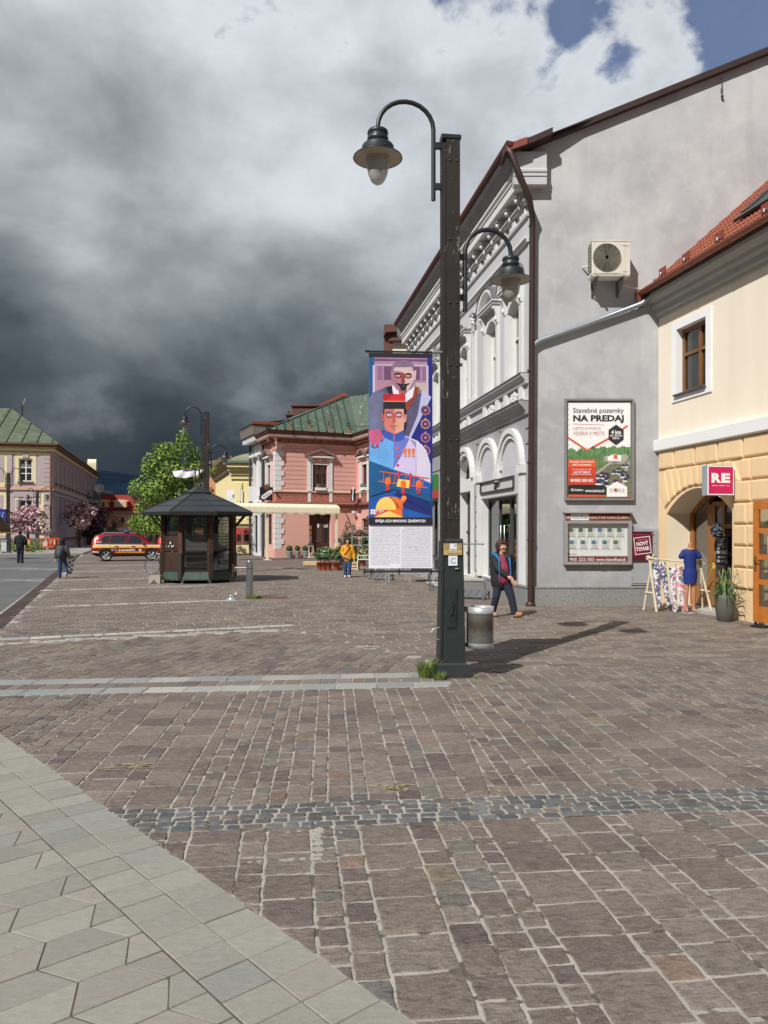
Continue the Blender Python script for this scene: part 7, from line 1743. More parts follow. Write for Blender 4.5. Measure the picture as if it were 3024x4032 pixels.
while x < 5.7: mb.box(x, x+.05, -.13, -.09, 7.78, 7.86, white_tr); x += .115
x = .3
while x < 5.7: mb.box(x, x+.16, -.40, -.1, 7.94, 8.08, pinkd); x += .58
mb.M = ML; x = -2.6
while x < 0: mb.box(x, x+.1, -.38, -.1, 7.94, 8.08, pinkd); x += .24
mb.M = MW; x = .3
while x < 11: mb.box(x, x+.1, -.38, -.1, 7.94, 8.08, pinkd); x += .24
mb.build('dentils', ph)
# pedimented windows
def ped_window(M, x0, x1, flower=True):
    w_ = window(ph, x0, x1, 4.62, 6.45, 0, .12, redw, dglass, (.5,), (.62,), .07, M=M)
    mb = MB(M)
    for s, e in ((x0, -1), (x1, 1)):
        for d0, d1, y in ((.03, .13, -.05), (.16, .38, -.09)):
            p, q = s+e*d0, s+e*d1; mb.box(min(p, q), max(p, q), y, .02, 4.6, 6.9, white_tr)
        p = s+e*.27; mb.box(p-.15, p+.15, -.13, 0, 4.59, 4.72, white_tr); mb.box(p-.14, p+.14, -.16, 0, 6.74, 6.92, white_tr); mb.box(p-.11, p+.11, -.08, -.041, 3.85, 4.48, white_tr)
    mb.box(x0-.13, x1+.13, -.05, .02, 6.45, 6.56, white_tr); mb.box(x0-.06, x1+.06, -.03, .02, 6.57, 6.9, pinkw); c = (x0+x1)/2
    mb.prism(arc(c, 6.75, .1, .1, 0, 360, 14)[:-1], -.07, -.03, white_tr)
    mb.box(x0-.5, x1+.5, -.28, 0, 6.92, 7.03, white_tr)
    mb.prism([(x0-.5, 7.03), (x1+.5, 7.03), (c, 7.42)], -.05, 0, pinkw)
    for s in (-1, 1):
        e_ = x0-.62 if s < 0 else x1+.62
        q = [(e_, 7.03), (e_, 7.12), (c, 7.56), (c, 7.44), (e_-s*.18, 7.03)]
        mb.prism(q if s < 0 else q[::-1], -.36, 0, mat('pediment_lead', rgb(142, 112, 102, .9), .7, .1, 3))
    mb.build('surround', w_)
    if flower:
        mb = MB(M); mb.box(c-.38, c+.38, -.22, -.02, 4.66, 4.86, wht); mb.build('flower_box', w_)
        mb = MB(M); random.seed(int(c*7)); leaves(mb, [((c, -.14, 4.98), (.4, .14, .16))], 160, .05, lf+[mat('geranium_pink', rgb(206, 120, 130), .7, .2, 9)], .6); mb.build('flowers', w_)
    mb = MB(M); cu = mat('dark_drape', rgb(66, 60, 66), .9, .2, 5)
    for a, b_ in ((x0+.1, x0+.34), (x1-.34, x1-.1)): mb.box(a, b_, .172, .178, 4.75, 6.35, cu)
    mb.build('drape', w_)
ped_window(None, 2.70, 3.72)
for k in range(3): ped_window(MW, 1.1+1.7*k*1.0, 2.0+1.7*k*1.0) if False else None
ped_window(MW, 1.1, 2.0); ped_window(MW, 2.8, 3.7); ped_window(ML, -1.9, -1.1)
window(ph, -2.1, -.9, .9, 3.0, 0, .12, redw, dglass, (.5,), (.6,), .07, M=ML)
for a in (1.0, 3.1): window(ph, a, a+1.4, .6, 2.7, 0, .15, redw, dglass, (.5,), (.6,), .07, M=MW)
mb = MB(); mb.box(DX0, 3.0, .40, .48, 0, 2.5, redw); mb.box(3.0, DX1, .42, .48, 0, 2.5, redw); mb.box(DX0, DX1, .38, .5, 2.5, 3.1, redw)
for a, b_ in ((3.12, 3.48), (3.6, 3.96)): mb.box(a, b_, .405, .415, 1.05, 2.35, dglass)
mb.box(3.1, 3.98, .40, .425, .2, .9, kpan); dd = mb.build('door', ph)
mb = MB(); mb.tube([(3.04, .40, 1.1), (3.04, .36, 1.1), (3.16, .36, 1.1)], .014, stl, 6); mb.build('handle', dd)
mb = MB()
for x, z, w_, h_, m_ in ((2.52, 1.55, .2, .32, ylw), (2.53, 1.95, .2, .26, wht), (2.5, 1.0, .22, .5, wht), (3.15, 2.08, .12, .25, wht), (3.62, 2.08, .3, .22, lg), (2.5, 1.5, .2, .1, mat('print_olive', rgb(120, 130, 70), .7, .1, 5))): mb.box(x, x+w_, .39, .398, z, z+h_, m_)
mb.build('notices', dd)
mb = MB(); mb.lathe([(0, .0), (.07, .04), (.09, .25), (.02, .34)], (3.35, .2, 2.65), kdark, 6); mb.build('lantern', ph)
mb = MB(); mb.box(DX0-.1, DX1+.1, -.35, .4, 0, .1, cap); mb.build('doorstep', ph)
mb = MB(); mb.tube([(5.0, -.1, 3.2), (5.2, -.08, 2.9), (5.75, -.1, 1.4)], .025, redw, 6); mb.build('cable', ph)
mb = MB(); mb.box(5.5, 5.7, -.4, -.2, 3.1, 3.25, wht); mb.tube([(5.6, -.2, 3.2), (5.5, -.02, 3.4)], .03, anth, 6); mb.box(5.85, 6.0, -.3, -.1, 2.85, 3.05, wht); mb.build('wall_lamp', ph)
# copper roof with seams and snow hooks
E0 = Vector((-.68, -.68, 8.66)); E1_ = PF.M.inverted() @ PW.w(.3, -.68, 8.66); TOP = Vector((6.6, 4.6, 12.0)); TOPL = TOP
mb = MB()
vE = Vector((5.85, -.66, 8.66))
mb.poly([tuple(E0), tuple(vE), (6.6, 3.4, 12.0)], green_r); mb.poly([tuple(vE), (7.4, 2.6, 12.0), (6.6, 3.4, 12.0)], green_r)
wing_far = iP @ PW.w(12.2, -.68, 8.66); wing_top = iP @ PW.w(12.2, 3.4, 12.0)
mb.poly([tuple(vE), tuple(wing_far), tuple(wing_top), (7.4, 2.6, 12.0)], green_r)
lf_far = iP @ PL.w(-2.9, -.68, 8.66); lf_top = iP @ PL.w(-2.9, 2.2, 10.2)
mb.poly([tuple(lf_far), tuple(E0), (6.6, 3.4, 12.0), tuple(lf_top)], green_r)
rfp = mb.build('roof', ph)
mb = MB()
up = Vector((0, -.6, .8))
for k in range(1, 11):
    f = k/11.0; a = E0.lerp(vE, f); t_ = 0
    topz = Vector((a.x+ (7.4-a.x)*0, a.y, a.z))
    # seams run up the slope; end on the hip line
    d_ = Vector((.28, .66, .70)).normalized()
    # hip from E0 to TOP'
    hx = Vector((6.6, 3.4, 12.0)); lim = f*1.02
    q = E0.lerp(hx, min(1, lim*.98)); 
    end = q if f < .98 else Vector((7.4, 2.6, 12))
    mb.tube([tuple(a+Vector((0, -.02, .04))), tuple(end+Vector((0, -.02, .04)))], .05, mat('copper_seam', rgb(58, 72, 62), .6, .1, 3), 4)
mb.tube([tuple(E0+Vector((0, 0, .03))), (6.6, 3.4, 12.03)], .05, MATS['copper_seam'], 5); mb.build('seam', rfp)
for k in range(4):
    p = E0.lerp(vE, .2+.22*k)+Vector((.25, .42, .42)); mb = MB()
    mb.box(p.x-.02, p.x+.02, p.y-.06, p.y-.02, p.z, p.z+.4, anth); mb.box(p.x-.22, p.x+.22, p.y-.08, p.y-.04, p.z+.32, p.z+.36, anth); mb.box(p.x-.18, p.x+.18, p.y-.08, p.y-.04, p.z+.18, p.z+.22, anth); mb.build('snow_hook', rfp)
    mb = MB(); q = [p+Vector((s*.1, -.55+.0, -.48)) for s in (-1, 1)]+[p+Vector((s*.06, -.06, .02)) for s in (1, -1)]
    mb.poly([tuple(v_+Vector((0, -.03, .03))) for v_ in q], rust); mb.build('rust_stain', rfp)
mb = MB(); mb.M = MW; mb.tube([(.5, -.9, 9.2), (4, -.7, 8.75), (12, -.7, 8.7)], .03, anth, 5); mb.tube([(4.2, -.7, 8.6), (4.2, -.72, 8.0), (4.2, -.15, 7.5)], .09, anth, 8); mb.build('gutter', ph)
# signs on the corners
bs = thing('beer_sign', 'black and white pub sign board on corner of pink house', 'sign', PL.M @ loc(-.6, -.9, 3.95, R(90)))
mb = MB(); mb.box(0, .9, -.06, .06, 0, .9, blk); mb.prism([(.08, .1), (.3, .05), (.86, .5), (.8, .7), (.6, .66), (.1, .3)], -.075, -.061, wht); mb.prism(arc(.42, .86, .16, .16, 0, 360, 12)[:-1], -.075, -.061, mat('sign_red_brown', rgb(130, 62, 44), .6, .1, 4)); mb.text('Zaujíma', .18, .72, .26, .42, -.08, anth, rot=.6); mb.build('board', bs)
bs2 = thing('wall_sign', 'dark sign with white swirl at inner corner of pink house', 'sign', PW.M @ loc(1.0, -.65, 3.9))
mb = MB(); mb.box(-.35, .35, -.05, .05, 0, .85, blk); mb.box(-.25, .05, -.06, -.051, .1, .5, anth); mb.tube([(.15, -.07, .05), (.1, -.07, .4), (.25, -.07, .6), (.2, -.07, .95)], .05, wht, 6); mb.build('board', bs2)

# dormers and gable behind the copper roof; brown capped chimney nearer the lamp post
ab = thing('attic_house', 'red edged tan gable and brown dormers rising behind copper roof', 'building', loc(-2.2, 66, 0))
tan_w = mat('tan_plaster', rgb(196, 186, 158, .85), .9, .1, .5); brn_m = mat('brown_roof_metal', rgb(108, 70, 58, .8), .6, .12, 1.2)
mb = MB(); mb.prism([(-6.2, 0), (2.6, 0), (2.6, 10.8), (-1.2, 13.35), (-6.2, 11.0)], 0, 10, tan_w); mb.build('wall', ab)
mb = MB(); mb.prism([(-6.6, 10.95), (-6.5, 11.2), (-1.2, 13.65), (2.9, 11.0), (2.85, 10.8), (-1.2, 13.35)], -.3, 10, red_br); mb.build('roof', ab)
for (u0, u1, v0, v1, Y) in ((1150, 1290, 1600, 1672, 61.5), (1128, 1160, 1636, 1670, 60.5)):
    p0, p1 = at(u0, v1, Y), at(u1, v0, Y); mb = MB(loc(2.2, -66, 0)); rx = (p1.x-p0.x)
    mb.prism([(p0.x, p0.z-2.5), (p1.x, p0.z-2.5), (p1.x, p1.z), (p0.x, p1.z)], Y, Y+2.2, brn_m); mb.prism([(p0.x-.1, p1.z), (p1.x+.1, p1.z), (p1.x+.1, p1.z+.14), (p0.x-.1, p1.z+.14)], Y-.15, Y+2.3, brn_m)
    mb.prism(arc(p0.x+rx*.3, p0.z+.3, rx*.2, .8, 0, 180, 8), Y-.03, Y-.001, redw); mb.build('dormer', ab)
ch = thing('chimney_stack', 'white brick chimney stack above the copper roof', 'chimney', loc(-3.45, 64, 10.6))
mb = MB(); mb.box(-.45, .45, -.4, .4, 0, 2.6, mat('pale_brick', rgb(196, 192, 182, .85), .9, .2, 9, .4, 14)); mb.box(-.5, .5, -.45, .45, 2.6, 2.75, cap); mb.tube([(0, 0, 2.7), (0, 0, 3.1)], .1, anth, 8); mb.build('shaft', ch)
ch.location = at(1425, 1590, 64)-Vector((0, 0, 2.2))
bc = thing('fire_wall_cap', 'brown sheet metal capped party wall end rising above the banner', 'building', loc(0, 0, 0))
Yc = 40.0
mb = MB(); p = lambda u, v: (at(u, v, Yc).x, at(u, v, Yc).z)
mb.prism([p(1507, 1480), p(1512, 1330), p(1515, 1287), p(1562, 1283), p(1564, 1312), p(1560, 1318), p(1566, 1322), p(1568, 1480)], Yc, Yc+3.5, brn_m); mb.prism([p(1510, 1330), p(1512, 1286), p(1518, 1283), p(1564, 1281), p(1564, 1310), p(1520, 1312)], Yc-.25, Yc-.002, brn_m); mb.build('cap', bc)
mb = MB(); mb.prism([p(1540, 1480), p(1547, 1358), p(1620, 1358), p(1640, 1480)], Yc-.6, Yc-.26, cream); mb.prism([p(1530, 1358), p(1542, 1346), p(1630, 1346), p(1630, 1358)], Yc-.9, Yc-.26, brn_m); mb.build('chimney', bc)
mb = MB(); mb.prism([p(1400, 2100), p(1400, 1700), p(1507, 1480), p(1700, 1480), p(1700, 2100)], Yc+4, Yc+5, tan_w); mb.build('wall', bc) if False else None

# cream awning on posts in front of the pink house
aw = thing('awning', 'cream fabric awning on slim posts in front of pink house', 'awning')
awm = mat('cream_awning_fabric', rgb(238, 230, 200, .88), .85, .05, 1.5, .15, 5)
A0 = at(800, 2010, 46.7); A1 = at(1338, 2010, 50.2); d_ = (A1-A0); d_.z = 0; L_ = d_.length; d_.normalize(); nrm = Vector((-d_.y, d_.x, 0))
aw.matrix_basis = Matrix(((d_.x, nrm.x, 0, A0.x), (d_.y, nrm.y, 0, A0.y), (0, 0, 1, 0), (0, 0, 0, 1)))
zt = 3.42
mb = MB(); nn_ = 60; vs = []
for i in range(nn_+1):
    x = L_*i/nn_; wv = .03*math.sin(i*2.4)
    drop = -.04*(i/nn_)
    for y, z in ((.75, zt+.2), (.5, zt+.16), (.05, zt+.02+wv*.3), (0, zt-.06+wv), (-.02, zt-.38+wv), (0, zt-.48+.04*math.sin(i*1.3)), (.3, zt-.46), (.7, zt+.1)): vs.append((x, y, z+drop))
mb.add(vs, [(i*8+k, (i+1)*8+k, (i+1)*8+k+1, i*8+k+1) for i in range(nn_) for k in range(7)], awm); mb.add([vs[-8+k] for k in range(8)], [tuple(range(8))], awm); mb.build('canopy', aw)
crm = mat('cream_painted_post', rgb(238, 228, 200, .9), .6, .05, 2)
for x in (L_*.458, L_-.15):
    mb = MB(); mb.box(x-.06, x+.06, .15, .27, 0, zt-.1, crm); mb.box(x-.2, x+.2, .0, .42, 0, .05, crm); mb.build('post', aw)
# boxwood pots and lanterns by the pink wall
gp = mat('grey_planter', rgb(138, 140, 140, .85), .6, .15, 5); bxg = [mat('box_leaf', rgb(52, 74, 40), .8, .25, 9), mat('box_leaf_light', rgb(84, 104, 60), .8, .2, 9)]
for i, (x, lab, r_) in enumerate(((.85, 'leftmost clipped box ball in ribbed grey pot at pink wall', .24), (1.42, 'middle clipped box ball in smooth grey pot at pink wall', .21), (1.98, 'clipped box ball in ribbed grey pot nearest pub door', .24))):
    o = thing('boxwood_pot', lab, 'potted plant', PF.M @ loc(x, -.55), 'boxwood pots at the pink wall')
    mb = MB(); mb.lathe([(.17, 0), (.24, .42), (.25, .48), (.21, .48), (.2, .44), (0, .43)], (0, 0, 0), gp, 16); mb.build('pot', o)
    mb = MB(); random.seed(i); leaves(mb, [((0, 0, .66), (r_, r_, r_*.85))], 420, .035, bxg, .6, .8); mb.ball((0, 0, .64), r_*.82, bxg[0], 10, 7); mb.build('foliage', o)
lanw = mat('lantern_white', rgb(226, 216, 198, .9), .6, .05, 4)
for x, lab, s in ((2.2+.05, 'white lantern with grey cap left of the pub door', 1.0), (4.42, 'taller white lantern right of the pub door', 1.25)):
    o = thing('lantern', lab, 'lantern', PF.M @ loc(x if s > 1 else 2.12+.2, -.42), 'white lanterns by the pub door')
    if s == 1.0: o.matrix_basis = PF.M @ loc(2.62-.35, -.75)
    mb = MB()
    for a in (-1, 1):
        for b_ in (-1, 1): mb.cbox((a*.15*s, b_*.15*s, .42*s), (.05*s, .05*s, .76*s), lanw)
    mb.box(-.2*s, .2*s, -.2*s, .2*s, 0, .06*s, lanw); mb.box(-.19*s, .19*s, -.19*s, .19*s, .78*s, .83*s, lanw); mb.build('frame', o)
    mb = MB(); mb.lathe([(.28*s, .83*s), (.16*s, .98*s), (.12*s, 1.0*s), (.1*s, 1.08*s), (0, 1.1*s)], (0, 0, 0), anth, 4, False, R(45)); mb.tube([(.08*s*math.cos(R(a)), 0, 1.1*s+.1*s*math.sin(R(a))+.02) for a in range(0, 181, 30)], .012, anth, 5); mb.build('cap', o)
    mb = MB(); mb.lathe([(.06, 0), (.06, .3), (0, .3)], (0, 0, .06*s), lanw, 10); mb.build('candle', o)

# flower stall in front of the pink house
terr = mat('terracotta_pot', rgb(164, 84, 60, .85), .7, .12, 5); gre = [mat('shrub_green', rgb(74, 104, 58, .9), .75, .25, 9), mat('shrub_light', rgb(118, 144, 88, .9), .75, .2, 9), mat('shrub_dark', rgb(46, 68, 40), .75, .2, 9)]
petw = mat('white_petal', rgb(236, 232, 222, .85), .7, .05, 4); petp = mat('pink_petal', rgb(210, 110, 120), .7, .1, 4); petr = mat('red_petal', rgb(188, 44, 52), .7, .1, 4)
def pot_plant(name, lab, p, r_, h_, fol, ph_=None, n=240, extra=None, group='potted plants of the flower stall', potm=terr):
    o = thing(name, lab, 'potted plant', loc(p[0], p[1]), group)
    mb = MB(); mb.lathe([(r_*.74, 0), (r_, h_), (r_*1.06, h_), (r_*1.06, h_*1.1), (r_*.92, h_*1.1), (r_*.9, h_), (0, h_*.98)], (0, 0, 0), potm, 16); mb.build('pot', o)
    mb = MB(); random.seed(hash(lab) % 999); leaves(mb, fol, n, .07, gre+(extra or []), .5); mb.tube([(0, 0, h_), (.02, 0, fol[0][0][2])], .015, gre[2], 5); mb.build('foliage', o)
for u, lab, ex, fw in ((1260, 'leftmost terracotta potted shrub of the flower stall', None, .36), (1275, 'second terracotta potted shrub of stall, one white bloom', [petw], .25), (1294, 'third terracotta potted shrub with label, flower stall', None, .3), (1324, 'terracotta potted shrub nearest the yellow jacketed woman', None, .3)):
    p = gnd(u, 2246); pot_plant('potted_shrub', lab, p, .165, .36, [((0, 0, .72), (fw, .3, .26)), ((.03, .05, .95), (fw*.6, .2, .16))], None, 260, ex)
for u, v, lab, fol, ex, pm_ in ((1404, 2244, 'grey bucket of greenery behind the yellow jacketed woman', [((0, 0, .6), (.35, .3, .3))], None, gp), (1428, 2228, 'green potted flowers beside cream wire stand', [((0, 0, .5), (.45, .3, .25))], [petw], terr), (1352, 2225, 'leafy pot half hidden behind the yellow jacketed woman', [((0, 0, .6), (.35, .3, .35))], [petw], terr)):
    p = gnd(u, v); pot_plant('potted_shrub', lab, p, .17, .32, fol, None, 240, ex, potm=pm_)
for u, lab, h_, rr in ((1366, 'tall conical thuja behind the yellow jacketed woman, left one', 2.35, .5), (1392, 'tall conical thuja behind the yellow jacketed woman, right one', 2.2, .42)):
    p = at(u, 2090, 46.0); o = thing('conifer', lab, 'shrub', loc(p.x, 46.0), 'conifers of the flower stall')
    mb = MB(); mb.lathe([(.2, 0), (.26, .45), (0, .45)], (0, 0, 0), gp, 14); mb.build('pot', o)
    mb = MB(); random.seed(u); leaves(mb, [((0, 0, .8), (rr, rr, .5)), ((0, 0, 1.3), (rr*.85, rr*.85, .5)), ((0, 0, 1.8), (rr*.5, rr*.5, .45)), ((0, 0, h_-.1), (rr*.22, rr*.22, .3))], 1100, .075, [gre[0], gre[2], bxg[0]], .35); mb.build('foliage', o)
fs2 = thing('flower_stand', 'galvanised stepped flower stand left of the banner', 'stand', loc(-1.65, 42, 0, R(10)))
mb = MB()
for x, h_ in ((0, 2.05), (2.6, 2.05)): mb.box(x, x+.05, .9, .95, 0, h_, galv); mb.box(x, x+.05, 0, .05, 0, .7, galv)
for z, y in ((.62, 0), (1.05, .35), (1.5, .7), (2.0, .92)): mb.box(0, 2.65, y, y+.04, z, z+.035, galv); mb.box(0, 2.65, y, y+.32, z-.03, z-.002, galv) if z < 1.9 else None
for x in (.45, 1.8): mb.box(x, x+.04, .3, .34, .6, 1.5, galv)
mb.build('frame', fs2)
for i, (x, z, y, ex, lab) in enumerate(((.35, 1.5, .85, petp, 'pink geraniums on upper shelf of flower stand, left'), (.95, 1.5, .85, petp, 'pink geraniums on upper shelf of flower stand, next to banner'), (.7, 1.05, .5, None, 'dark green plants on middle shelf of flower stand'), (.6, .62, .15, None, 'green seedlings on low shelf of flower stand'), (1.15, 2.3, .9, petr, 'red flowers on top rail of flower stand beside banner'))):
    o = thing('flower_tray', lab, 'flowers', fs2.matrix_basis @ loc(x, y, z), 'plants on the flower stand')
    mb = MB(); mb.box(-.28, .28, -.12, .12, 0, .12, anth); mb.build('tray', o)
    mb = MB(); random.seed(i+40); leaves(mb, [((0, 0, .25), (.36, .2, .18))], 260, .06, gre+([ex, ex] if ex else [gre[2]]), .6); mb.build('foliage', o)
crt = mat('pale_crate_wood', rgb(206, 184, 140, .9), .8, .12, 5)
for u, v, w_, lab, nm in ((1228, 2226, .9, 'pale wooden pallet lying left of the terracotta shrubs', 'pallet'), (1363, 2244, 1.1, 'pale wooden crate behind the legs of the yellow jacketed woman', 'crate')):
    p = gnd(u, v); o = thing(nm, lab, nm, loc(p.x, p.y))
    mb = MB()
    for z in ((.02, .12) if nm == 'pallet' else (.02, .16, .3)): mb.box(-w_/2, w_/2, -.3, -.27, z, z+.09, crt); mb.box(-w_/2, w_/2, .27, .3, z, z+.09, crt)
    for x in (-w_/2, w_/2-.06): mb.box(x, x+.06, -.268, .268, 0, .2 if nm == 'pallet' else .4, crt)
    for k in range(5): mb.box(-w_/2+.07, w_/2-.07, -.26+k*.105, -.18+k*.105, .10, .12, crt)
    mb.build('slats', o)
    if nm == 'crate':
        mb = MB(); random.seed(77); leaves(mb, [((0, 0, .5), (.5, .25, .16))], 200, .06, gre+[petw], .5); mb.build('greenery', o)
p = gnd(1432, 2246); ws = thing('wire_stand', 'cream wire plant stand at the foot of the banner', 'stand', loc(p.x, p.y))
mb = MB()
for x in (-.3, .55): 
    for y in (-.2, .2): mb.box(x, x+.03, y, y+.03, 0, .72, crm)
for z in (.69, .5): mb.box(-.3, .58, -.2, -.17, z, z+.03, crm); mb.box(-.3, .58, .2, .23, z, z+.03, crm)
for k in range(7): mb.box(-.25+k*.12, -.235+k*.12, -.195, -.18, .53, .69, crm)
mb.build('frame', ws)
mb = MB(); random.seed(50); leaves(mb, [((.13, 0, .88), (.42, .24, .16))], 200, .055, gre+[petw, ylw], .55); mb.build('plants', ws)
p = gnd(1027, 2183); pot_plant('potted_shrub', 'terracotta pot with bushy green plant before white houses', p, .33, .62, [((0, 0, 1.25), (.55, .5, .6))], None, 320, group='potted plants along the street')
# platform trolley with grey rails behind the banner
tl = thing('stall_table', 'low grey metal display table behind the banner foot', 'table', loc(.35, 27.6, 0, R(6)))
mb = MB()
for z in (.30, .62): mb.box(-.2, 1.45, -.03, .0, z, z+.05, galv); mb.box(-.2, 1.45, 1.0, 1.03, z, z+.05, galv)
for x in (-.2, .55, 1.4): mb.box(x, x+.05, -.031, .02, 0, .66, galv); mb.box(x, x+.05, .98, 1.03, 0, .66, galv)
mb.build('frame', tl)
mb = MB()
for k in range(9): mb.box(.7, 1.38, .02, .95, .34+k*.028, .348+k*.028, gy_m)
mb.build('stacked_trays', tl)

# ================================================================== houses further along the street
def simple_house(name, label, fr, x0, x1, zt, wallm, depth=8):
    return thing(name, label, 'building', fr.M)
# white and grey pair beyond the pink house
wq = PL.w(-2.7, 0); WH = Frame((wq.x, wq.y), (.39, -.92))
wh = thing('white_house', 'narrow white house with shaded stucco front left of pink house', 'building', WH.M)
whm = mat('white_house_plaster', rgb(222, 220, 222, .9), .9, .06, .6)
mb = MB(); pierced(mb, -3.9, 0, 0, 9.2, [(-1.4, -.6, 4.6, 7.0, 0), (-3.2, -2.4, 4.6, 7.0, 0), (-1.6, -.5, .3, 3, 0), (-3.4, -2.3, .2, 3, 0)], whm, 0, .2); mb.poly([(-3.9, .5, 0), (0, .5, 0), (0, .5, 9), (-3.9, .5, 9)], dk_in)
mb.poly([(0, 0, 8), (0, 6, 8), (0, 6, 11), (0, 0, 9.2)], tan_w); mb.poly([(-3.9, 0, 0), (-3.9, 8, 0), (-3.9, 8, 10), (-3.9, 0, 9.2)], whm); mb.build('wall', wh)
mb = MB(); mb.extr([(0, 8.2), (-.1, 8.2), (-.3, 8.5), (-.9, 8.7), (-.95, 9.2), (-1.0, 9.35), (0, 9.4)], -3.9, .2, mat('cornice_dark_grey', rgb(128, 120, 112, .8), .9, .15, 3)); x = -3.7
while x < 0: mb.box(x, x+.22, -.8, -.1, 8.3, 8.68, whm); x += .55
mb.build('cornice', wh); mb = MB(); mb.box(-3.9, 0, -.35, 0, 3.6, 3.9, whm); mb.build('string_course', wh)
mb = MB(); mb.poly([(-4.0, -1.05, 9.4), (.3, -1.05, 9.4), (.3, 2, 9.9), (-4.0, 2, 9.9)], brn_m); mb.prism([(.0, 9.4), (.3, 9.4), (.3, 9.6), (0, 9.6)], -1.0, 2, red_br); mb.build('roof', wh)
for a, b_ in ((-1.4, -.6), (-3.2, -2.4)):
    w_ = window(wh, a, b_, 4.6, 7.0, 0, .12, white_fr, dglass, (.5,), (.65,), .07); mb = MB()
    for s in (a-.2, b_+.05): mb.box(s, s+.15, -.08, 0, 4.5, 7.3, white_tr)
    mb.box(a-.35, b_+.35, -.35, 0, 7.3, 7.5, white_tr); mb.box(a-.3, b_+.3, -.2, 0, 4.35, 4.5, white_tr); mb.build('surround', w_)
for a, b_ in ((-1.6, -.5), (-3.4, -2.3)): window(wh, a, b_, .2, 3.0, 0, .12, anth, dglass, (.5,), (.75,), .08, 'shop_window')
mb = MB(); mb.box(-1.9, -1.8, -.75, -.02, 4.0, 5.1, wht); mb.build('sign_board', wh)
mb = MB(); mb.tube([(-.1, -.15, 0), (-.1, -.15, 8.6)], .1, anth, 8); mb.build('downpipe', wh); mb = MB(); mb.tube([(-3.8, -.2, 0), (-3.8, -.2, 8.6)], .1, anth, 8); mb.build('downpipe', wh)
# pale yellow house whose front turns to face us
YY = 62.0; YS = YY/75; a0 = at(912, 2090, YY); yl = thing('yellow_house', 'pale yellow stucco house facing us behind the kiosk roof', 'building', loc(a0.x, YY, 0, R(8)) @ Matrix.Scale(YS, 4))
ylm = mat('pale_yellow_plaster', rgb(240, 224, 170, .92), .9, .05, .5); W2 = (at(1012, 2090, YY).x-a0.x)/YS
mb = MB(); mb.box(0, W2, 0, 6, 0, 8.4, ylm); mb.build('wall', yl)
mb = MB()
for k, (y, z) in enumerate(((-.15, 7.3), (-.3, 7.7), (-.5, 8.05), (-.8, 8.4))): mb.box(-.1-.1*k, W2+.05, y, 0, z, z+.36, ylm)
for x in (.25, 1.35): 
    mb.box(x, x+.75, -.12, 0, 3.4, 6.9, ylm); mb.box(x+.12, x+.63, -.16, -.121, 3.8, 6.5, mat('yellow_trim_light', rgb(248, 236, 190, .9), .9, .04, 1))
    mb.prism(arc(x+.38, 5.1, .2, .25, 0, 360, 12)[:-1], -.22, -.161, ylm)
mb.box(-.1, W2, -.2, 0, 2.9, 3.3, ylm); mb.build('stucco_trim', yl)
mb = MB(); mb.box(-.7, W2+.2, -1.0, 6, 8.78, 9.0, mat('verdigris_eave', rgb(112, 128, 118, .8), .6, .2, 1)); mb.add([(-.7, -1.0, 9.01), (W2+1, -1.0, 9.01), (W2+2.4, 5, 10.9), (.9, 4, 10.1)], [(0, 1, 2, 3)], mat('mossy_roof', rgb(150, 150, 122, .8), .9, .25, .8)); mb.build('roof', yl)
mb = MB(); mb.box(.3, 1.75, -.1, 0, 1.0, 2.6, alu); mb.box(.38, .98, -.12, -.101, 1.1, 2.5, mat('poster_red', rgb(180, 60, 54), .7, .3, 3)); mb.box(1.06, 1.68, -.12, -.101, 1.1, 2.5, MATS['poster_red']); mb.box(.5, .9, -.13, -.121, 1.2, 1.9, blk); mb.box(1.15, 1.6, -.13, -.121, 1.2, 1.9, blk); mb.build('poster_case', yl)
# its receding flank with heavy eaves, then the orange house
fk = Frame((a0.x, YY), (.30, -.95)); fl_ = MB(yl.matrix_basis.inverted() @ fk.M); fl_.box(-14, -.02, 0, .4, 0, 7.6, ylm); fl_.extr([(0, 6.5), (-.2, 6.7), (-.4, 7.1), (-.8, 7.5), (-.9, 7.8), (0, 7.9)], -14, .0, mat('eave_boards', rgb(150, 132, 104, .8), .9, .15, 2)); fl_.build('flank_wall', yl)
orh = thing('orange_house', 'plain orange gable wall between lamp post and yellow house', 'building', loc(at(815, 2090, 95).x, 95))
w3 = at(935, 2090, 95).x-at(815, 2090, 95).x
mb = MB(); mb.prism([(-1.5, 0), (w3, 0), (w3, 8.6), (w3*.5, 10.3), (-1.5, 9.8)], 0, 8, mat('orange_plaster', rgb(206, 150, 104, .9), .9, .12, .4, .1, 5, speck=(rgb(226, 196, 160), 1.6, .68))); mb.build('wall', orh)
mb = MB(); mb.prism([(w3, 8.6), (w3, 8.95), (w3*.5, 10.7), (-1.5, 10.1), (-1.5, 9.8), (w3*.5, 10.3)], -.2, 8, mat('mottled_roof_edge', rgb(150, 140, 116, .8), .9, .25, 1)); mb.build('roof', orh)
bn2 = thing('banner_sign', 'white rectangular banner with green emblem left of yellow house', 'sign', loc(*at(905, 2040, 60).to_2d(), 0) if False else Matrix.Translation(at(892, 1978, 62)))
mb = MB(); mb.box(0, 1.3, 0, .04, 0, 1.0, wht); mb.ball((.6, -.02, .5), (.13, .01, .17), mat('emblem_green', rgb(60, 130, 100), .6, .1, 5), 8, 6); mb.box(.3, .9, -.012, -.001, .22, .25, lg); mb.build('sheet', bn2)
mb = MB(); mb.box(.62, .68, .05, .1, -4.2, 1.0, anth); mb.build('pole', bn2)
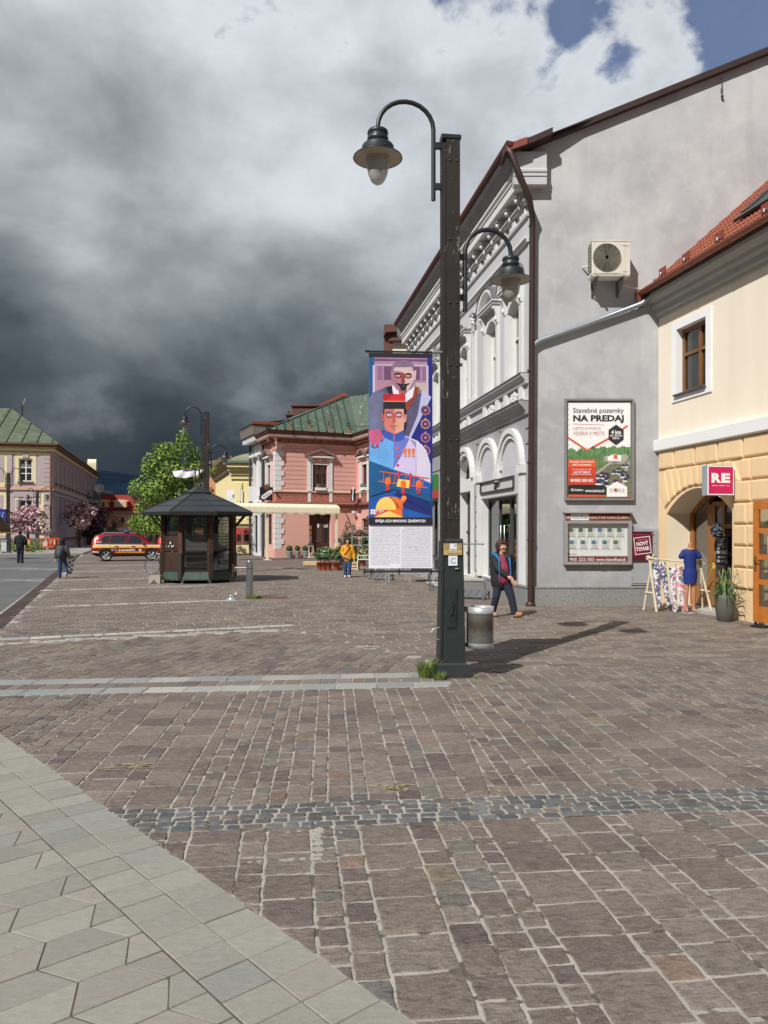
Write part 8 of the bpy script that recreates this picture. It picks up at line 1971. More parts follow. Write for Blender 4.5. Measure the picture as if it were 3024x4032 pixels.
# ================================================================== fire service car
carred = mat('fire_red_paint', rgb(142, 20, 34, .85), .28, .05, 3, spec=.6, coat=.6); caryel = mat('reflective_yellow', rgb(240, 202, 44, .9), .4, .04, 3); carwht = mat('stripe_white', rgb(240, 238, 230, .85), .4, .03, 3); caror = mat('stripe_orange', rgb(240, 176, 60, .9), .4, .03, 3)
cglass = mat('car_glass', (.012, .016, .02), .03, .2, 1, spec=1.0); cblk = mat('car_black_trim', rgb(28, 28, 30), .5, .1, 5); alloy = mat('alloy_wheel', rgb(196, 198, 200), .3, .08, 6, metal=.6)
def car(name, label, M, stripes=True):
    """x = length from the tail, y = across (0 is the side facing us), z up"""
    o = thing(name, label, 'car', M)
    Lc, Wc = 4.63, 1.79
    # side outline: lower body and glasshouse as stacked cross-sections along x
    st_ = [  # x, half-width, z0, z belt, z roof, roof half-width
        (0.00, .66, .52, .92, .94, .50), (.06, .78, .40, 1.02, 1.30, .56), (.22, .86, .36, 1.06, 1.56, .60), (.55, .89, .33, 1.07, 1.65, .62), (1.2, .895, .30, 1.06, 1.685, .64), (2.0, .895, .28, 1.04, 1.69, .64), (2.55, .895, .28, 1.02, 1.66, .63), (2.95, .895, .28, 1.01, 1.52, .61), (3.35, .89, .30, 1.02, 1.24, .63), (3.62, .885, .31, 1.03, 1.06, .72), (4.05, .87, .33, .98, .99, .74), (4.40, .82, .38, .86, .88, .68), (4.58, .70, .44, .72, .74, .58), (4.63, .56, .50, .62, .64, .45)]
    vs = []; nr = 12
    for x, hw, z0, zb, zr, rw in st_:
        ring = [(-hw*.86, z0), (-hw*.98, z0+.08), (-hw, z0+(zb-z0)*.55), (-hw*.985, zb), (-(rw+(hw-rw)*.35), zb+(zr-zb)*.62), (-rw, zr-.02), (-rw*.6, zr+.0), (rw*.6, zr), (rw, zr-.02), ((rw+(hw-rw)*.35), zb+(zr-zb)*.62), (hw*.985, zb), (hw, z0+(zb-z0)*.55), (hw*.98, z0+.08), (hw*.86, z0)]
        nr = len(ring)
        vs += [(x, Wc/2+y, z) for y, z in ring]
    fs = [(i*nr+j, i*nr+j+1, (i+1)*nr+j+1, (i+1)*nr+j) for i in range(len(st_)-1) for j in range(nr-1)]
    mb = MB(); mb.add(vs, fs, carred, True); mb.add(vs[:nr], [tuple(range(nr-1, -1, -1))], carred); mb.add(vs[-nr:], [tuple(range(nr))], carred)
    body_ = mb.build('body', o)
    def ys(x, z):      # outside surface y on the near side at (x,z)
        for (a, b_) in zip(st_[:-1], st_[1:]):
            if a[0] <= x <= b_[0]:
                f = (x-a[0])/(b_[0]-a[0]); hw, z0, zb, zr, rw = [a[i]+(b_[i]-a[i])*f for i in range(1, 6)]
                pts = [(z0, hw*.86), (z0+.08, hw*.98), (z0+(zb-z0)*.55, hw), (zb, hw*.985), (zb+(zr-zb)*.62, rw+(hw-rw)*.35), (zr-.02, rw)]
                for (p, q) in zip(pts[:-1], pts[1:]):
                    if p[0] <= z <= q[0]: return Wc/2-(p[1]+(q[1]-p[1])*(z-p[0])/max(1e-6, q[0]-p[0]))
                return Wc/2-(pts[0][1] if z < z0 else rw)
        return Wc/2-.6
    def patch(mb, poly, m, d=.006, n=6):
        """polygon in (x,z), draped on the near flank"""
        xs_ = sorted({p[0] for p in poly}); x0, x1 = min(xs_), max(xs_)
        def lim(x):
            zz_ = []
            for i in range(len(poly)):
                p, q = poly[i], poly[(i+1) % len(poly)]
                if abs(p[0]-q[0]) < 1e-9:
                    if abs(x-p[0]) < 1e-6: zz_ += [p[1], q[1]]
                elif min(p[0], q[0])-1e-9 <= x <= max(p[0], q[0])+1e-9: zz_.append(p[1]+(q[1]-p[1])*(x-p[0])/(q[0]-p[0]))
            return (min(zz_), max(zz_)) if zz_ else (0, 0)
        N_ = max(4, int((x1-x0)/.08)); cols = []
        for i in range(N_+1):
            x = x0+(x1-x0)*i/N_; a, b_ = lim(min(max(x, x0+1e-6), x1-1e-6)); cols.append([(x, ys(x, a+(b_-a)*k/n)-d, a+(b_-a)*k/n) for k in range(n+1)])
        vv = [p for c in cols for p in c]
        mb.add(vv, [(i*(n+1)+k, (i+1)*(n+1)+k, (i+1)*(n+1)+k+1, i*(n+1)+k+1) for i in range(N_) for k in range(n)], m, True)
    wins = ([(.52, 1.12), (1.02, 1.12), (1.06, 1.54), (.74, 1.52), (.58, 1.36)], [(1.12, 1.12), (2.02, 1.10), (2.04, 1.58), (1.20, 1.58)], [(2.14, 1.10), (3.12, 1.10), (2.80, 1.44), (2.52, 1.56), (2.16, 1.58)])
    for p in wins:
        mb = MB(); patch(mb, p, cglass, .010); mb.build('side_window', o)
    mb = MB(); patch(mb, [(1.02, 1.11), (1.12, 1.11), (1.2, 1.57), (1.06, 1.56)], cblk, .008); patch(mb, [(2.02, 1.1), (2.14, 1.1), (2.16, 1.58), (2.04, 1.58)], cblk, .008); mb.build('pillar', o)
    mb = MB(); mb.poly([(2.62, Wc/2-.60, 1.645), (3.52, Wc/2-.72, 1.10), (3.52, Wc/2+.72, 1.10), (2.62, Wc/2+.60, 1.645)], cglass); mb.v = [(x+.03, y, z+.03) for x, y, z in mb.v]; mb.build('windscreen', o)
    mb = MB(); patch(mb, [(.04, .48), (.9, .38), (.9, .30), (.3, .30), (.02, .44)], cblk, .01); patch(mb, [(1.1, .28), (3.3, .28), (3.3, .40), (1.1, .40)], cblk, .012); patch(mb, [(4.2, .34), (4.58, .44), (4.6, .56), (4.2, .5)], cblk, .01); mb.build('lower_trim', o)
    for wx in (.86, 3.49):
        mb = MB(); n = 20; yo = ys(wx, .7)-.012
        oo = [(wx+.43*math.cos(R(a)), .36+.43*math.sin(R(a))) for a in range(-15, 196, 10)]; ii = [(wx+.36*math.cos(R(a)), .36+.36*math.sin(R(a))) for a in range(-15, 196, 10)]
        mb.add([(x, yo, z) for x, z in oo]+[(x, yo, z) for x, z in ii], [(i, i+1, len(oo)+i+1, len(oo)+i) for i in range(len(oo)-1)], cblk); mb.prism(ii, yo+.004, yo+.25, cblk); mb.build('wheel_arch', o)
        for yw0, nm in ((yo+.02, 'wheel'), (Wc-.24, 'wheel')):
            w_ = MB(); w_.lathe([(.10, 0), (.26, -.0), (.345, .02), (.352, .10), (.345, .19), (.2, .21)], (0, 0, 0), tyre, 28); wo = w_.build(nm, o); wo.matrix_local = Matrix.Translation((wx, yw0, .353)) @ Matrix.Rotation(R(-90), 4, 'X')
            r_ = MB(); r_.lathe([(.255, -.012), (.245, -.02), (.235, -.006), (.235, .05)], (0, 0, 0), alloy, 28); r_.lathe([(0, .03), (.235, .03)], (0, 0, 0), cblk, 20); r_.lathe([(0, -.02), (.06, -.018), (.06, .0)], (0, 0, 0), alloy, 14)
            for k in range(5):
                for s in (-.13, .13):
                    a = R(72*k+90)+s; r_.tube([(.04*math.cos(a), .04*math.sin(a), -.014), (.24*math.cos(a-s*.2), .24*math.sin(a-s*.2), -.008)], .016, alloy, 5)
            r_.build('rim', wo)
    if stripes:
        mb = MB(); patch(mb, [(.09, .93), (4.3, .90), (4.3, .975), (.13, 1.03)], carwht, .012, 3); patch(mb, [(.05, .82), (4.42, .80), (4.35, .90), (.09, .93)], caryel, .013, 3); patch(mb, [(1.36, .52), (3.14, .50), (3.14, .565), (1.40, .585)], caror, .012, 2); patch(mb, [(.05, .55), (.44, .53), (.44, .59), (.05, .61)], carwht, .012, 2); mb.build('stripe', o)
        mb = MB(); yt = ys(2.1, .7)-.016
        mb.text('HASIČI', 1.60, 2.52, .61, .765, yt, carwht, .04); mb.text('150  112', 1.15, 1.48, .70, .75, yt, carwht, .02); mb.text('150  112', 1.15, 1.48, .63, .68, yt, carwht, .02); mb.text('150', .46, .62, 1.12, 1.20, ys(.5, 1.15)-.02, carwht, .04); mb.prism(arc(.40, 1.16, .045, .045, 0, 360, 12)[:-1], ys(.45, 1.15)-.022, ys(.45, 1.15)-.02, carwht); mb.build('lettering', o)
        mb = MB(); e_ = arc(2.83, .66, .085, .085, 0, 360, 16)[:-1]; mb.prism(e_, yt-.004, yt, carwht); mb.prism(arc(2.83, .66, .06, .06, 0, 360, 8)[:-1], yt-.008, yt-.0045, mat('emblem_blue_grey', rgb(110, 120, 150), .5, .2, 9)); mb.box(2.80, 2.86, yt-.012, yt-.0085, .62, .70, carwht); mb.build('emblem', o)
    mb = MB()
    for x in (1.34, 2.32): mb.tube([(x, ys(x, .9)-.02, .90), (x+.1, ys(x, .9)-.04, .905), (x+.22, ys(x, .9)-.02, .90)], .022, cblk, 6)
    mb.build('door_handle', o)
    mb = MB()
    for x in (1.08, 2.08, 3.2): patch(mb, [(x, .32), (x+.012, .32), (x+.012, 1.06), (x, 1.06)], cblk, .0135, 4)
    mb.build('door_gap', o)
    mb = MB(); mb.ball((2.98, -.06, 1.10), (.09, .10, .075), carred, 10, 6); mb.build('mirror', o)
    mb = MB()
    for y in (Wc/2-.58, Wc/2+.58): mb.tube([(.6, y, 1.67), (.75, y, 1.73), (2.4, y, 1.735), (2.6, y, 1.69)], .022, alloy, 6)
    mb.build('roof_rail', o)
    if stripes:
        mb = MB(); mb.box(1.9, 2.2, .28, 1.5, 1.72, 1.76, cblk); mb.build('beacon_bar', o)
        bl = mat('beacon_blue', rgb(40, 60, 150), .15, .1, 5, spec=.8)
        for y in (.25, 1.05): mb = MB(); mb.lathe([(.13, 0), (.13, .07), (.09, .11), (0, .12)], (2.05, y+.2, 1.76), bl, 14, sx=1.2); mb.build('beacon', o)
    mb = MB(); tl_ = [(.02, 1.02), (.26, 1.02), (.34, 1.25), (.42, 1.52), (.33, 1.53), (.20, 1.36)]
    patch(mb, tl_, emit_mat('tail_lamp_lit', (1.0, .05, .02), 1.6), .014, 5); patch(mb, [(.25, 1.34), (.36, 1.36), (.40, 1.48), (.30, 1.46)], emit_mat('tail_lamp_core', (1.0, .42, .25), 3.0), .018, 3); mb.build('tail_lamp', o)
    mb = MB(); patch(mb, [(4.0, .80), (4.42, .72), (4.48, .80), (4.3, .90), (4.05, .95)], mat('headlamp_glass', rgb(190, 194, 198), .1, .05, 4, spec=.9), .014, 4); mb.build('headlamp', o)
    return o
CM = Matrix.Translation((-17.65, 46.35, 0)) @ Matrix.Rotation(math.atan2(.33, .944), 4, 'Z')
car('fire_car', 'red fire service car with white and yellow stripe, tail lamp lit', CM)
car('parked_car', 'plain red car parked just beyond the fire service car', Matrix.Translation((-14.9, 50.6, 0)) @ Matrix.Rotation(math.atan2(.33, .944), 4, 'Z'), False)

# ================================================================== lilac and yellow hall on the left
TF = Frame((-32.6, 75.5), (.966, .257))         # front, x from -20 to 0 at the corner
TS = Frame((-32.6, 75.5), (-.257, .966))        # flank, receding: x from 0 to 40
hall = thing('town_hall', 'lilac and cream two storey hall with mossy green hipped roof, far left', 'building', TF.M)
lil = mat('lilac_plaster', rgb(186, 171, 175, .9), .9, .06, .4); cry = mat('pale_yellow_panel', rgb(234, 220, 176, .9), .9, .05, .5); brnz = mat('brown_cornice', rgb(120, 88, 66, .85), .8, .15, 2); pch = mat('peach_band', rgb(220, 170, 140, .9), .9, .06, 1)
def tz(v): return H-(v-2090)/FOC*75.5
Z_e = 10.35; iT = TF.M.inverted(); MS = iT @ TS.M
WX = [(-2.95, -1.75), (-8.4, -7.2), (-13.9, -12.7), (-19.4, -18.2)]
SX = [1.6+3.05*k for k in range(13)]
mb = MB()
hl_ = [(a, b_, 6.65, 8.85, 0) for a, b_ in WX]+[(a+.0, b_+.0, 2.0+.25, 4.6+.25, .0) for a, b_ in WX]
pierced(mb, -22, 0, 1.0, 9.9, hl_, lil, 0, .25); pierced(mb, -22, 0, -.2, 1.0, [], lil, 0)
mb.M = MS; pierced(mb, 0, 41, -.2, 9.9, [(x, x+1.05, 6.65, 8.85, 0) for x in SX]+[(x, x+1.05, 2.9, 5.2, 0) for x in SX]+[(20.0, 21.2, 0, 2.0, 0), (26.2, 28.4, 0, 1.9, 0)], lil, 0, .3); mb.M = None
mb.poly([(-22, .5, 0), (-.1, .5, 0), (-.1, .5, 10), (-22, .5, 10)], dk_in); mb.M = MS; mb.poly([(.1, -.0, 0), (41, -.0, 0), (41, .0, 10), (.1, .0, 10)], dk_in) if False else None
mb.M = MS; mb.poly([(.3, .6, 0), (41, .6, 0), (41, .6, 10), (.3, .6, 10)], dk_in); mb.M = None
mb.build('wall', hall)
TSr = Frame((-32.6, 75.5), (-.257, .966))
mb = MB()       # yellow fields, lilac frames
for a, b_ in WX:
    for z0, z1 in ((6.4, 9.3), (1.7, 5.7)):
        mb.box(a-.35, a-.02, -.03, 0, z0, z1, cry); mb.box(b_+.02, b_+.35, -.03, 0, z0, z1, cry); mb.box(a-.02, b_+.02, -.03, 0, z1-.42, z1, cry)
    for z0, z1 in ((5.85, 9.3), ): mb.box(a-1.05, a-.6, -.07, 0, 6.3, 9.3, lil); mb.box(b_+.6, b_+1.05, -.07, 0, 6.3, 9.3, lil)
    mb.box((a+b_)/2-.28, (a+b_)/2+.28, -.12, 0, 8.95, 9.4, lil); mb.box(a-.5, b_+.5, -.09, 0, 5.15, 5.8, lil); mb.box((a+b_)/2-.16, (a+b_)/2+.16, -.14, 0, 4.8, 5.2, lil)
    mb.box(a-.3, a-.04, -.08, 0, 2.0, 4.9, lil); mb.box(b_+.04, b_+.3, -.08, 0, 2.0, 4.9, lil)
    c = (a+b_)/2-2.73
    mb.box(c-1.1, c+1.1, -.03, 0, 6.1, 9.3, cry); mb.box(c-.75, c+.75, -.06, -.031, 6.6, 9.1, lil); mb.box(c-1.0, c+1.0, -.03, 0, 1.4, 5.7, cry); mb.box(c-.72, c+.72, -.06, -.031, 1.6, 5.3, lil)
mb.box(-1.1, -.02, -.03, 0, 6.1, 9.3, cry); mb.box(-1.1, -.02, -.03, 0, -.2, 5.7, cry)
mb.build('panelling', hall)
mb = MB()
for k in range(22):
    z = -.1+k*.45
    if 5.6 < z < 6.2 or z > 9: continue
    mb.box(-.72, .02, -.08, 0, z, z+.40, lil)
mb.build('corner_rustication', hall)
mb = MB()
for z0, z1, y, m_ in ((9.3, 9.45, -.1, cry), (9.62, 9.9, -.3, cry), (9.92, 10.2, -.55, brnz), (10.2, 10.36, -.7, brnz), (5.82, 6.05, -.2, pch), (5.72, 5.82, -.12, lil), (.95, 1.12, -.15, brnz)):
    if z0 in (9.3, 5.82, .95): mb = MB()
    mb.box(-22, .0-y*.9, y, 0, z0, z1, m_); mb.M = MS; mb.box(-.0, 41.3, y if False else 0, -y, z0, z1, m_) if False else None; mb.M = None
    if z0 in (10.2, 5.72, .95): mb.build({10.2: 'cornice', 5.72: 'string_course', .95: 'plinth_course'}[z0], hall)
MV = MS     # flank: x runs away from the corner
mb = MB(MV)
for z0, z1, y, m_ in ((9.3, 9.45, -.1, lil), (9.62, 9.9, -.3, cry), (9.92, 10.2, -.55, brnz), (10.2, 10.36, -.7, brnz), (5.82, 6.05, -.2, lil), (.95, 1.12, -.15, brnz), (5.35, 5.5, -.15, lil)): mb.box(.0, 41.3, y, -.002, z0, z1, m_)
for x in SX:
    q = x
    for z0, z1 in ((6.4, 9.2), (2.6, 5.4)): mb.box(q-.45, q-.05, -.1, -.003, z0, z1, lil); mb.box(q+1.1, q+1.5, -.1, -.003, z0, z1, lil)
    mb.box(q-.1, q+1.15, -.3, -.003, 6.45, 6.62, brnz)
mb.build('flank_trim', hall)
mb = MB(); mb.M = None; mb.tube([(-.05, -.2, 0), (-.05, -.2, 5.9), (-.05, -.28, 6.2), (-.05, -.2, 9.7)], .09, mat('copper_pipe', rgb(134, 92, 70, .85), .5, .15, 4), 8); mb.build('downpipe', hall)
for a, b_ in WX:
    w_ = window(hall, a, b_, 6.65, 8.85, 0, .15, white_fr, dglass, (.5,), (.36, .62), .11); mb = MB(); mb.box(a-.1, b_+.1, -.15, .1, 6.5, 6.64, brnz); mb.build('sill', w_)
    mb = MB(); mb.text('VISTA', a+.15, b_-.15, 8.05, 8.35, .14, lg); mb.prism(arc((a+b_)/2, 8.5, .14, .1, 0, 360, 8)[:-1], .12, .13, lg); mb.build('lettering', w_)
    w_ = window(hall, a, b_, 2.25, 4.85, 0, .15, white_fr, dglass, (.5,), (.3, .55), .11); mb = MB(); mb.box(a-.1, b_+.1, -.15, .1, 2.1, 2.24, brnz); mb.build('sill', w_)
for x in SX:
    q = x
    for z0, z1 in ((6.65, 8.85), (2.9, 5.2)): window(hall, q, q+1.05, z0, z1, 0, .12, lil, mat('blind_niche', rgb(128, 112, 112, .7), .8, .15, 2), (.5,), (.6,), .1, M=MV)
mb = MB(); moss = mat('mossy_copper', rgb(112, 122, 98, .7), .7, .22, .6, 0, streak=(rgb(66, 78, 62), .75, 1.1), speck=(rgb(78, 90, 66), 1.1, .54))
R0 = (.75, -.72, 10.36)
rd0 = (-5.2, 8.2, 14.9); rdL = (-22, 8.2, 14.9)
mb.poly([R0, rd0, rdL, (-22, -.72, 10.36)], moss); fe = tuple(MV @ Vector((41.4, -.72, 10.36))); ft = (-5.2, 46, 14.9)
mb.poly([R0, fe, ft, rd0], moss); rfh = mb.build('roof', hall)
mb = MB(); sm_ = mat('dark_seam', rgb(72, 80, 66), .7, .1, 3)
for k in range(16):
    x = .1-k*1.35; f = min(1, max(0, (.75-x)/5.95))
    top = Vector(R0).lerp(Vector(rd0), f) if x > -10.6 else Vector((x, 8.2, 18.3))
    top = Vector((x, R0[1]+(rd0[1]-R0[1])*f, R0[2]+(rd0[2]-R0[2])*f))
    mb.tube([(x, -.74, 10.40), tuple(top+Vector((0, -.03, .05)))], .045, sm_, 4)
mb.build('seam', rfh)
mb = MB(); p = iT @ at(86, 1640, 82); p2 = iT @ at(86, 1590, 82); mb.tube([tuple(p), tuple(p2)], .12, anth, 6); mb.tube([tuple(p2+Vector((0, 0, -.4))), tuple(iT @ at(100, 1570, 82))], .05, lg, 5); mb.build('antenna', hall)
mb = MB(MV); mb.prism(arc(39.3, 11.6, .8, .8, 0, 180, 10)+[(38.5, 10.2), (40.1, 10.2)], -.3, .9, mat('cream_chimney', rgb(240, 228, 190, .9), .8, .05, 1)); mb.build('chimney', hall)

# ================================================================== far houses at the end of the road
fh = thing('red_roof_house', 'far peach house with red mansard roof and round topped dormers', 'building', at(405, 2090, 105)-Vector((0, 0, H)))
pe = mat('peach_plaster', rgb(226, 178, 142, .9), .9, .08, .4); rr_ = mat('red_metal_roof', rgb(152, 54, 46, .9), .6, .1, .4, streak=(rgb(120, 44, 40), .4, 1)); s_ = 105/FOC
def zz(v): return H-(v-2090)*s_
W0 = 135*s_
mb = MB(); mb.box(0, W0*1.12, 0, 8, 0, zz(2008), pe); mb.box(0, W0*1.1, -.25, 0, zz(2020), zz(2012), cap); mb.build('wall', fh)
mb = MB(); mb.prism([(-.3, zz(2010)), (W0*1.16, zz(2010)), (W0*.98, zz(1980)), (W0*.78, zz(1949)), (.1, zz(1949))], -.5, 7.5, rr_); mb.build('roof', fh)
for x0, x1, n in ((.4, 30, 2), (58, 104, 4)):
    a, b_ = x0*s_ if x0 > 1 else .2, x1*s_; mb = MB(); c = (a+b_)/2
    mb.prism([(a, zz(1998)), (b_, zz(1998)), (b_, zz(1976))]+arc(c, zz(1976), (b_-a)/2+.25, 8*s_, 0, 180, 10)+[(a, zz(1976))], -1.3, 2, pe); d_ = mb.build('dormer', fh)
    mb = MB()
    for i in range(n): mb.box(a+.25+(b_-a-.5)*i/n, a+.25+(b_-a-.5)*(i+1)/n-.1, -1.36, -1.301, zz(1996), zz(1977), white_fr); mb.box(a+.35+(b_-a-.5)*i/n, a+.25+(b_-a-.5)*(i+1)/n-.2, -1.40, -1.361, zz(1995), zz(1979), dglass)
    mb.build('window', d_)
for u in (80, 120): mb = MB(); a = u*s_; mb.box(a-.3, a+.3, -.1, -.0, zz(2062), zz(2034), white_fr); mb.box(a-.22, a+.22, -.14, -.101, zz(2060), zz(2036), dglass); mb.build('window', fh)
mb = MB(); mb.prism([(0, zz(2092)), (W0*1.1, zz(2092)), (W0*1.1, zz(2082)), (0, zz(2078))], -2.2, 0, mat('cream_shop_awning', rgb(232, 222, 196, .9), .8, .1, 1)); mb.build('awning', fh)
mb = MB(); mb.box(W0*.86, W0*.92, 1, 2, zz(1962), zz(1944), redw); mb.tube([(W0*.8, .5, zz(1950)), (W0*.8, .5, zz(1934))], .05, lg, 5); mb.tube([(W0*.76, .5, zz(1935)), (W0*.84, .5, zz(1935))], .04, lg, 4); mb.build('chimney', fh)
gb = thing('grey_roof_house', 'far house with plain grey roof and scalloped white parapet', 'building', at(336, 2090, 112)-Vector((0, 0, H)))
s_ = 112/FOC
mb = MB(); mb.box(0, 52*s_, 0, 6, 0, zz(1984), cap); mb.box(-.1, 52*s_, -.4, 0, zz(1981), zz(1977), white_tr); mb.prism([(0, zz(1977)), (50*s_, zz(1977)), (48*s_, zz(1968)), (40*s_, zz(1971))]+arc(24*s_, zz(1972), 16*s_, 6*s_, 0, 180, 8)+[(2, zz(1968)), (0, zz(1970))], -.2, .2, white_tr); mb.build('wall', gb)
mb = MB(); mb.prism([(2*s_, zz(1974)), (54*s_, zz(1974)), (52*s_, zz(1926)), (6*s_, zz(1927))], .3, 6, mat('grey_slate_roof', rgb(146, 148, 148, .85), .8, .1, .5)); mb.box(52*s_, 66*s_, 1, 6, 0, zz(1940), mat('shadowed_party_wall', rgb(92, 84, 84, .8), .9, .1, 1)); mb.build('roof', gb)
for u, v, r_, lab in ((397, 1929, .28, 'larger white satellite dish on roof edge of far grey roofed house'), (400, 1942, .2, 'smaller white satellite dish below the larger one')):
    d_ = thing('satellite_dish', lab, 'satellite dish', Matrix.Translation(at(u, v, 111)) @ Matrix.Rotation(R(70), 4, 'X'), 'satellite dishes'); mb = MB(); mb.lathe([(0, .12), (r_*.6, .16), (r_*1.0, .28), (r_*1.03, .28), (r_*.6, .10), (0, .04)], (0, 0, 0), white_fr, 18); mb.build('dish', d_); d_.scale = (2.4, 2.4, 2.4)
    mb = MB(); mb.tube([(0, 0, .05), (0, -.35, -.1)], .03, anth, 5); mb.build('mount', d_)

# ================================================================== trees
bark = mat('grey_brown_bark', rgb(96, 82, 70, .8), .9, .25, 5, .5, 20)
lime = [mat('spring_leaf', rgb(112, 142, 50, .96), .6, .2, 3), mat('spring_leaf_pale', rgb(144, 170, 74, .96), .6, .2, 3), mat('spring_leaf_deep', rgb(68, 98, 34, .92), .6, .2, 3)]
def tree(name, label, x, y, trunk_h, tr_, clumps, n, size, mats_, limbs=7, group=None, cat='tree'):
    o = thing(name, label, cat, loc(x, y), group)
    mb = MB(); random.seed(int(abs(x*13+y*7)))
    mb.tube([(0, 0, 0), (.05, .03, trunk_h*.5), (.0, .0, trunk_h), (.05, 0, trunk_h+.8*clumps[0][1][2])], [tr_*1.25, tr_, tr_*.8, tr_*.3], bark, 8)
    for k in range(limbs):
        c = random.choice(clumps); z0 = trunk_h*uni(.75, 1.05); e_ = Vector(c[0])+Vector((uni(-.5, .5)*c[1][0], uni(-.5, .5)*c[1][1], uni(-.3, .3)*c[1][2]))
        mb.tube([(0, 0, z0), tuple(Vector((0, 0, z0)).lerp(e_, .5)+Vector((0, 0, .25))), tuple(e_)], [tr_*.45, tr_*.28, tr_*.1], bark, 6)
    mb.build('trunk', o)
    mb = MB(); leaves(mb, clumps, n, size, mats_, .62, .3); mb.build('crown', o)
    return o
cl_ = []
random.seed(71)
def crown_px(lst, Y, x0):
    out = []
    for u, v, ru, rv in lst:
        p = at(u, v, Y); out.append(((p.x-x0, uni(-1.2, 1.2), p.z), (ru*Y/FOC, ru*Y/FOC*uni(.9, 1.2), rv*Y/FOC)))
    return out
tx = at(690, 2090, 56).x
cr_ = crown_px([(730, 1740, 34, 46), (690, 1790, 50, 44), (755, 1800, 40, 50), (640, 1775, 38, 34), (620, 1830, 46, 46), (700, 1870, 70, 60), (780, 1870, 50, 55), (575, 1860, 36, 40), (560, 1930, 46, 46), (640, 1940, 70, 55), (730, 1960, 70, 60), (790, 1950, 44, 50), (550, 2000, 42, 46), (610, 2040, 60, 50), (700, 2050, 70, 46), (770, 2040, 56, 46), (545, 2060, 36, 36), (832, 1850, 26, 20), (850, 1848, 14, 14), (600, 2085, 46, 26), (880, 2000, 22, 16), (905, 2020, 16, 12), (850, 1990, 16, 14)], 56, tx)
tree('spring_tree', 'bright green leafy tree standing behind the kiosk and lamp post', tx, 56, 2.4, .2, cr_, 15000, .088, lime, 14)
blos = [mat('blossom_pink', rgb(222, 180, 190, .95), .7, .12, 3), mat('blossom_pale', rgb(236, 210, 214, .92), .7, .1, 3), mat('blossom_rose', rgb(168, 112, 126, .9), .7, .15, 3), mat('bronze_leaf', rgb(92, 62, 58, .85), .7, .2, 3)]
dkb = [mat('plum_leaf', rgb(66, 48, 62, .85), .7, .25, 3), mat('plum_leaf_dark', rgb(46, 34, 44, .85), .7, .25, 3), blos[2]]
Yb = 66
def ct(name, label, u, lst, Y, n, mats_, sz=.13, group='blossom trees along the pavement'):
    x0 = at(u, 2090, Y).x; return tree(name, label, x0, Y, 2.2, .13, crown_px(lst, Y, x0), n, sz, mats_, 9, group)
ct('cherry_tree', 'pink blossom tree in front of the lilac hall, left of the man in black', 108, [(60, 2040, 40, 34), (100, 2010, 46, 26), (135, 2035, 36, 36), (70, 2075, 34, 26), (120, 2075, 44, 28), (155, 2070, 26, 34), (165, 2095, 18, 16), (20, 2060, 34, 30), (10, 2020, 26, 20), (95, 2050, 46, 36)], 68, 2300, blos)
ct('cherry_tree', 'pink blossom tree at the road before the shaded hall flank', 312, [(285, 2010, 36, 30), (320, 1995, 34, 24), (345, 2020, 40, 34), (290, 2045, 36, 30), (330, 2055, 46, 30), (265, 2030, 22, 22), (375, 2010, 22, 24), (310, 2075, 26, 16)], 80, 2300, blos, .14)
ct('plum_tree', 'dark plum leaved tree right behind the road side blossom tree', 390, [(380, 2030, 34, 36), (400, 2060, 32, 32), (370, 2070, 34, 26), (415, 2020, 18, 26)], 86, 1100, dkb, .15, 'trees at the end of the road')
ct('young_tree', 'thin twiggy olive green sapling before the red roofed house', 448, [(430, 2040, 20, 40), (470, 2050, 26, 34), (445, 2075, 26, 20)], 92, 260, [mat('olive_bud', rgb(120, 112, 72, .9), .7, .2, 4), bark], .12, 'trees at the end of the road')
ct('street_tree', 'small bright green bush tree at the far end behind the fire car', 432, [(432, 2090, 22, 14), (420, 2098, 16, 10)], 90, 260, lime, .14, 'trees at the end of the road')
ct('street_tree', 'green tree filling the gap between red roofed house and kiosk tree', 560, [(530, 2060, 30, 40), (590, 2075, 60, 30), (660, 2085, 60, 26), (720, 2080, 60, 30)], 78, 1300, lime, .14, 'trees at the end of the road')
ct('street_tree', 'dark tree in shade below the plum tree, end of the road', 355, [(350, 2095, 30, 22), (385, 2100, 30, 18)], 95, 600, [gre[2], dkb[1], lime[2]], .16, 'trees at the end of the road')
ct('street_tree', 'thin hanging green branches beside far corner of the hall', 345, [(346, 1960, 8, 30), (350, 1990, 9, 24)], 104, 180, lime, .13, 'trees at the end of the road')
# line of dark hedge closing the street
hd_ = thing('hedge', 'dark hedge closing the end of the street behind the cars', 'hedge', loc(-36, 112))
mb = MB(); random.seed(4); leaves(mb, [((x, 0, 1.2), (2.2, 1.0, 1.3)) for x in range(-16, 40, 3)], 2600, .16, [gre[2], gre[0], dkb[1]], .6); mb.box(-18, 42, .3, .8, 0, 1.8, gre[2]); mb.build('foliage', hd_)
gsh = thing('hedge', 'low bright green hedge behind the barriers before the hall', 'hedge', Matrix.Translation(at(60, 2090, 63)-Vector((0, 0, H))))
mb = MB(); leaves(mb, [((x*.8, 0, .55), (.8, .5, .55)) for x in range(-5, 3)], 900, .1, lime, .6); mb.build('foliage', gsh)

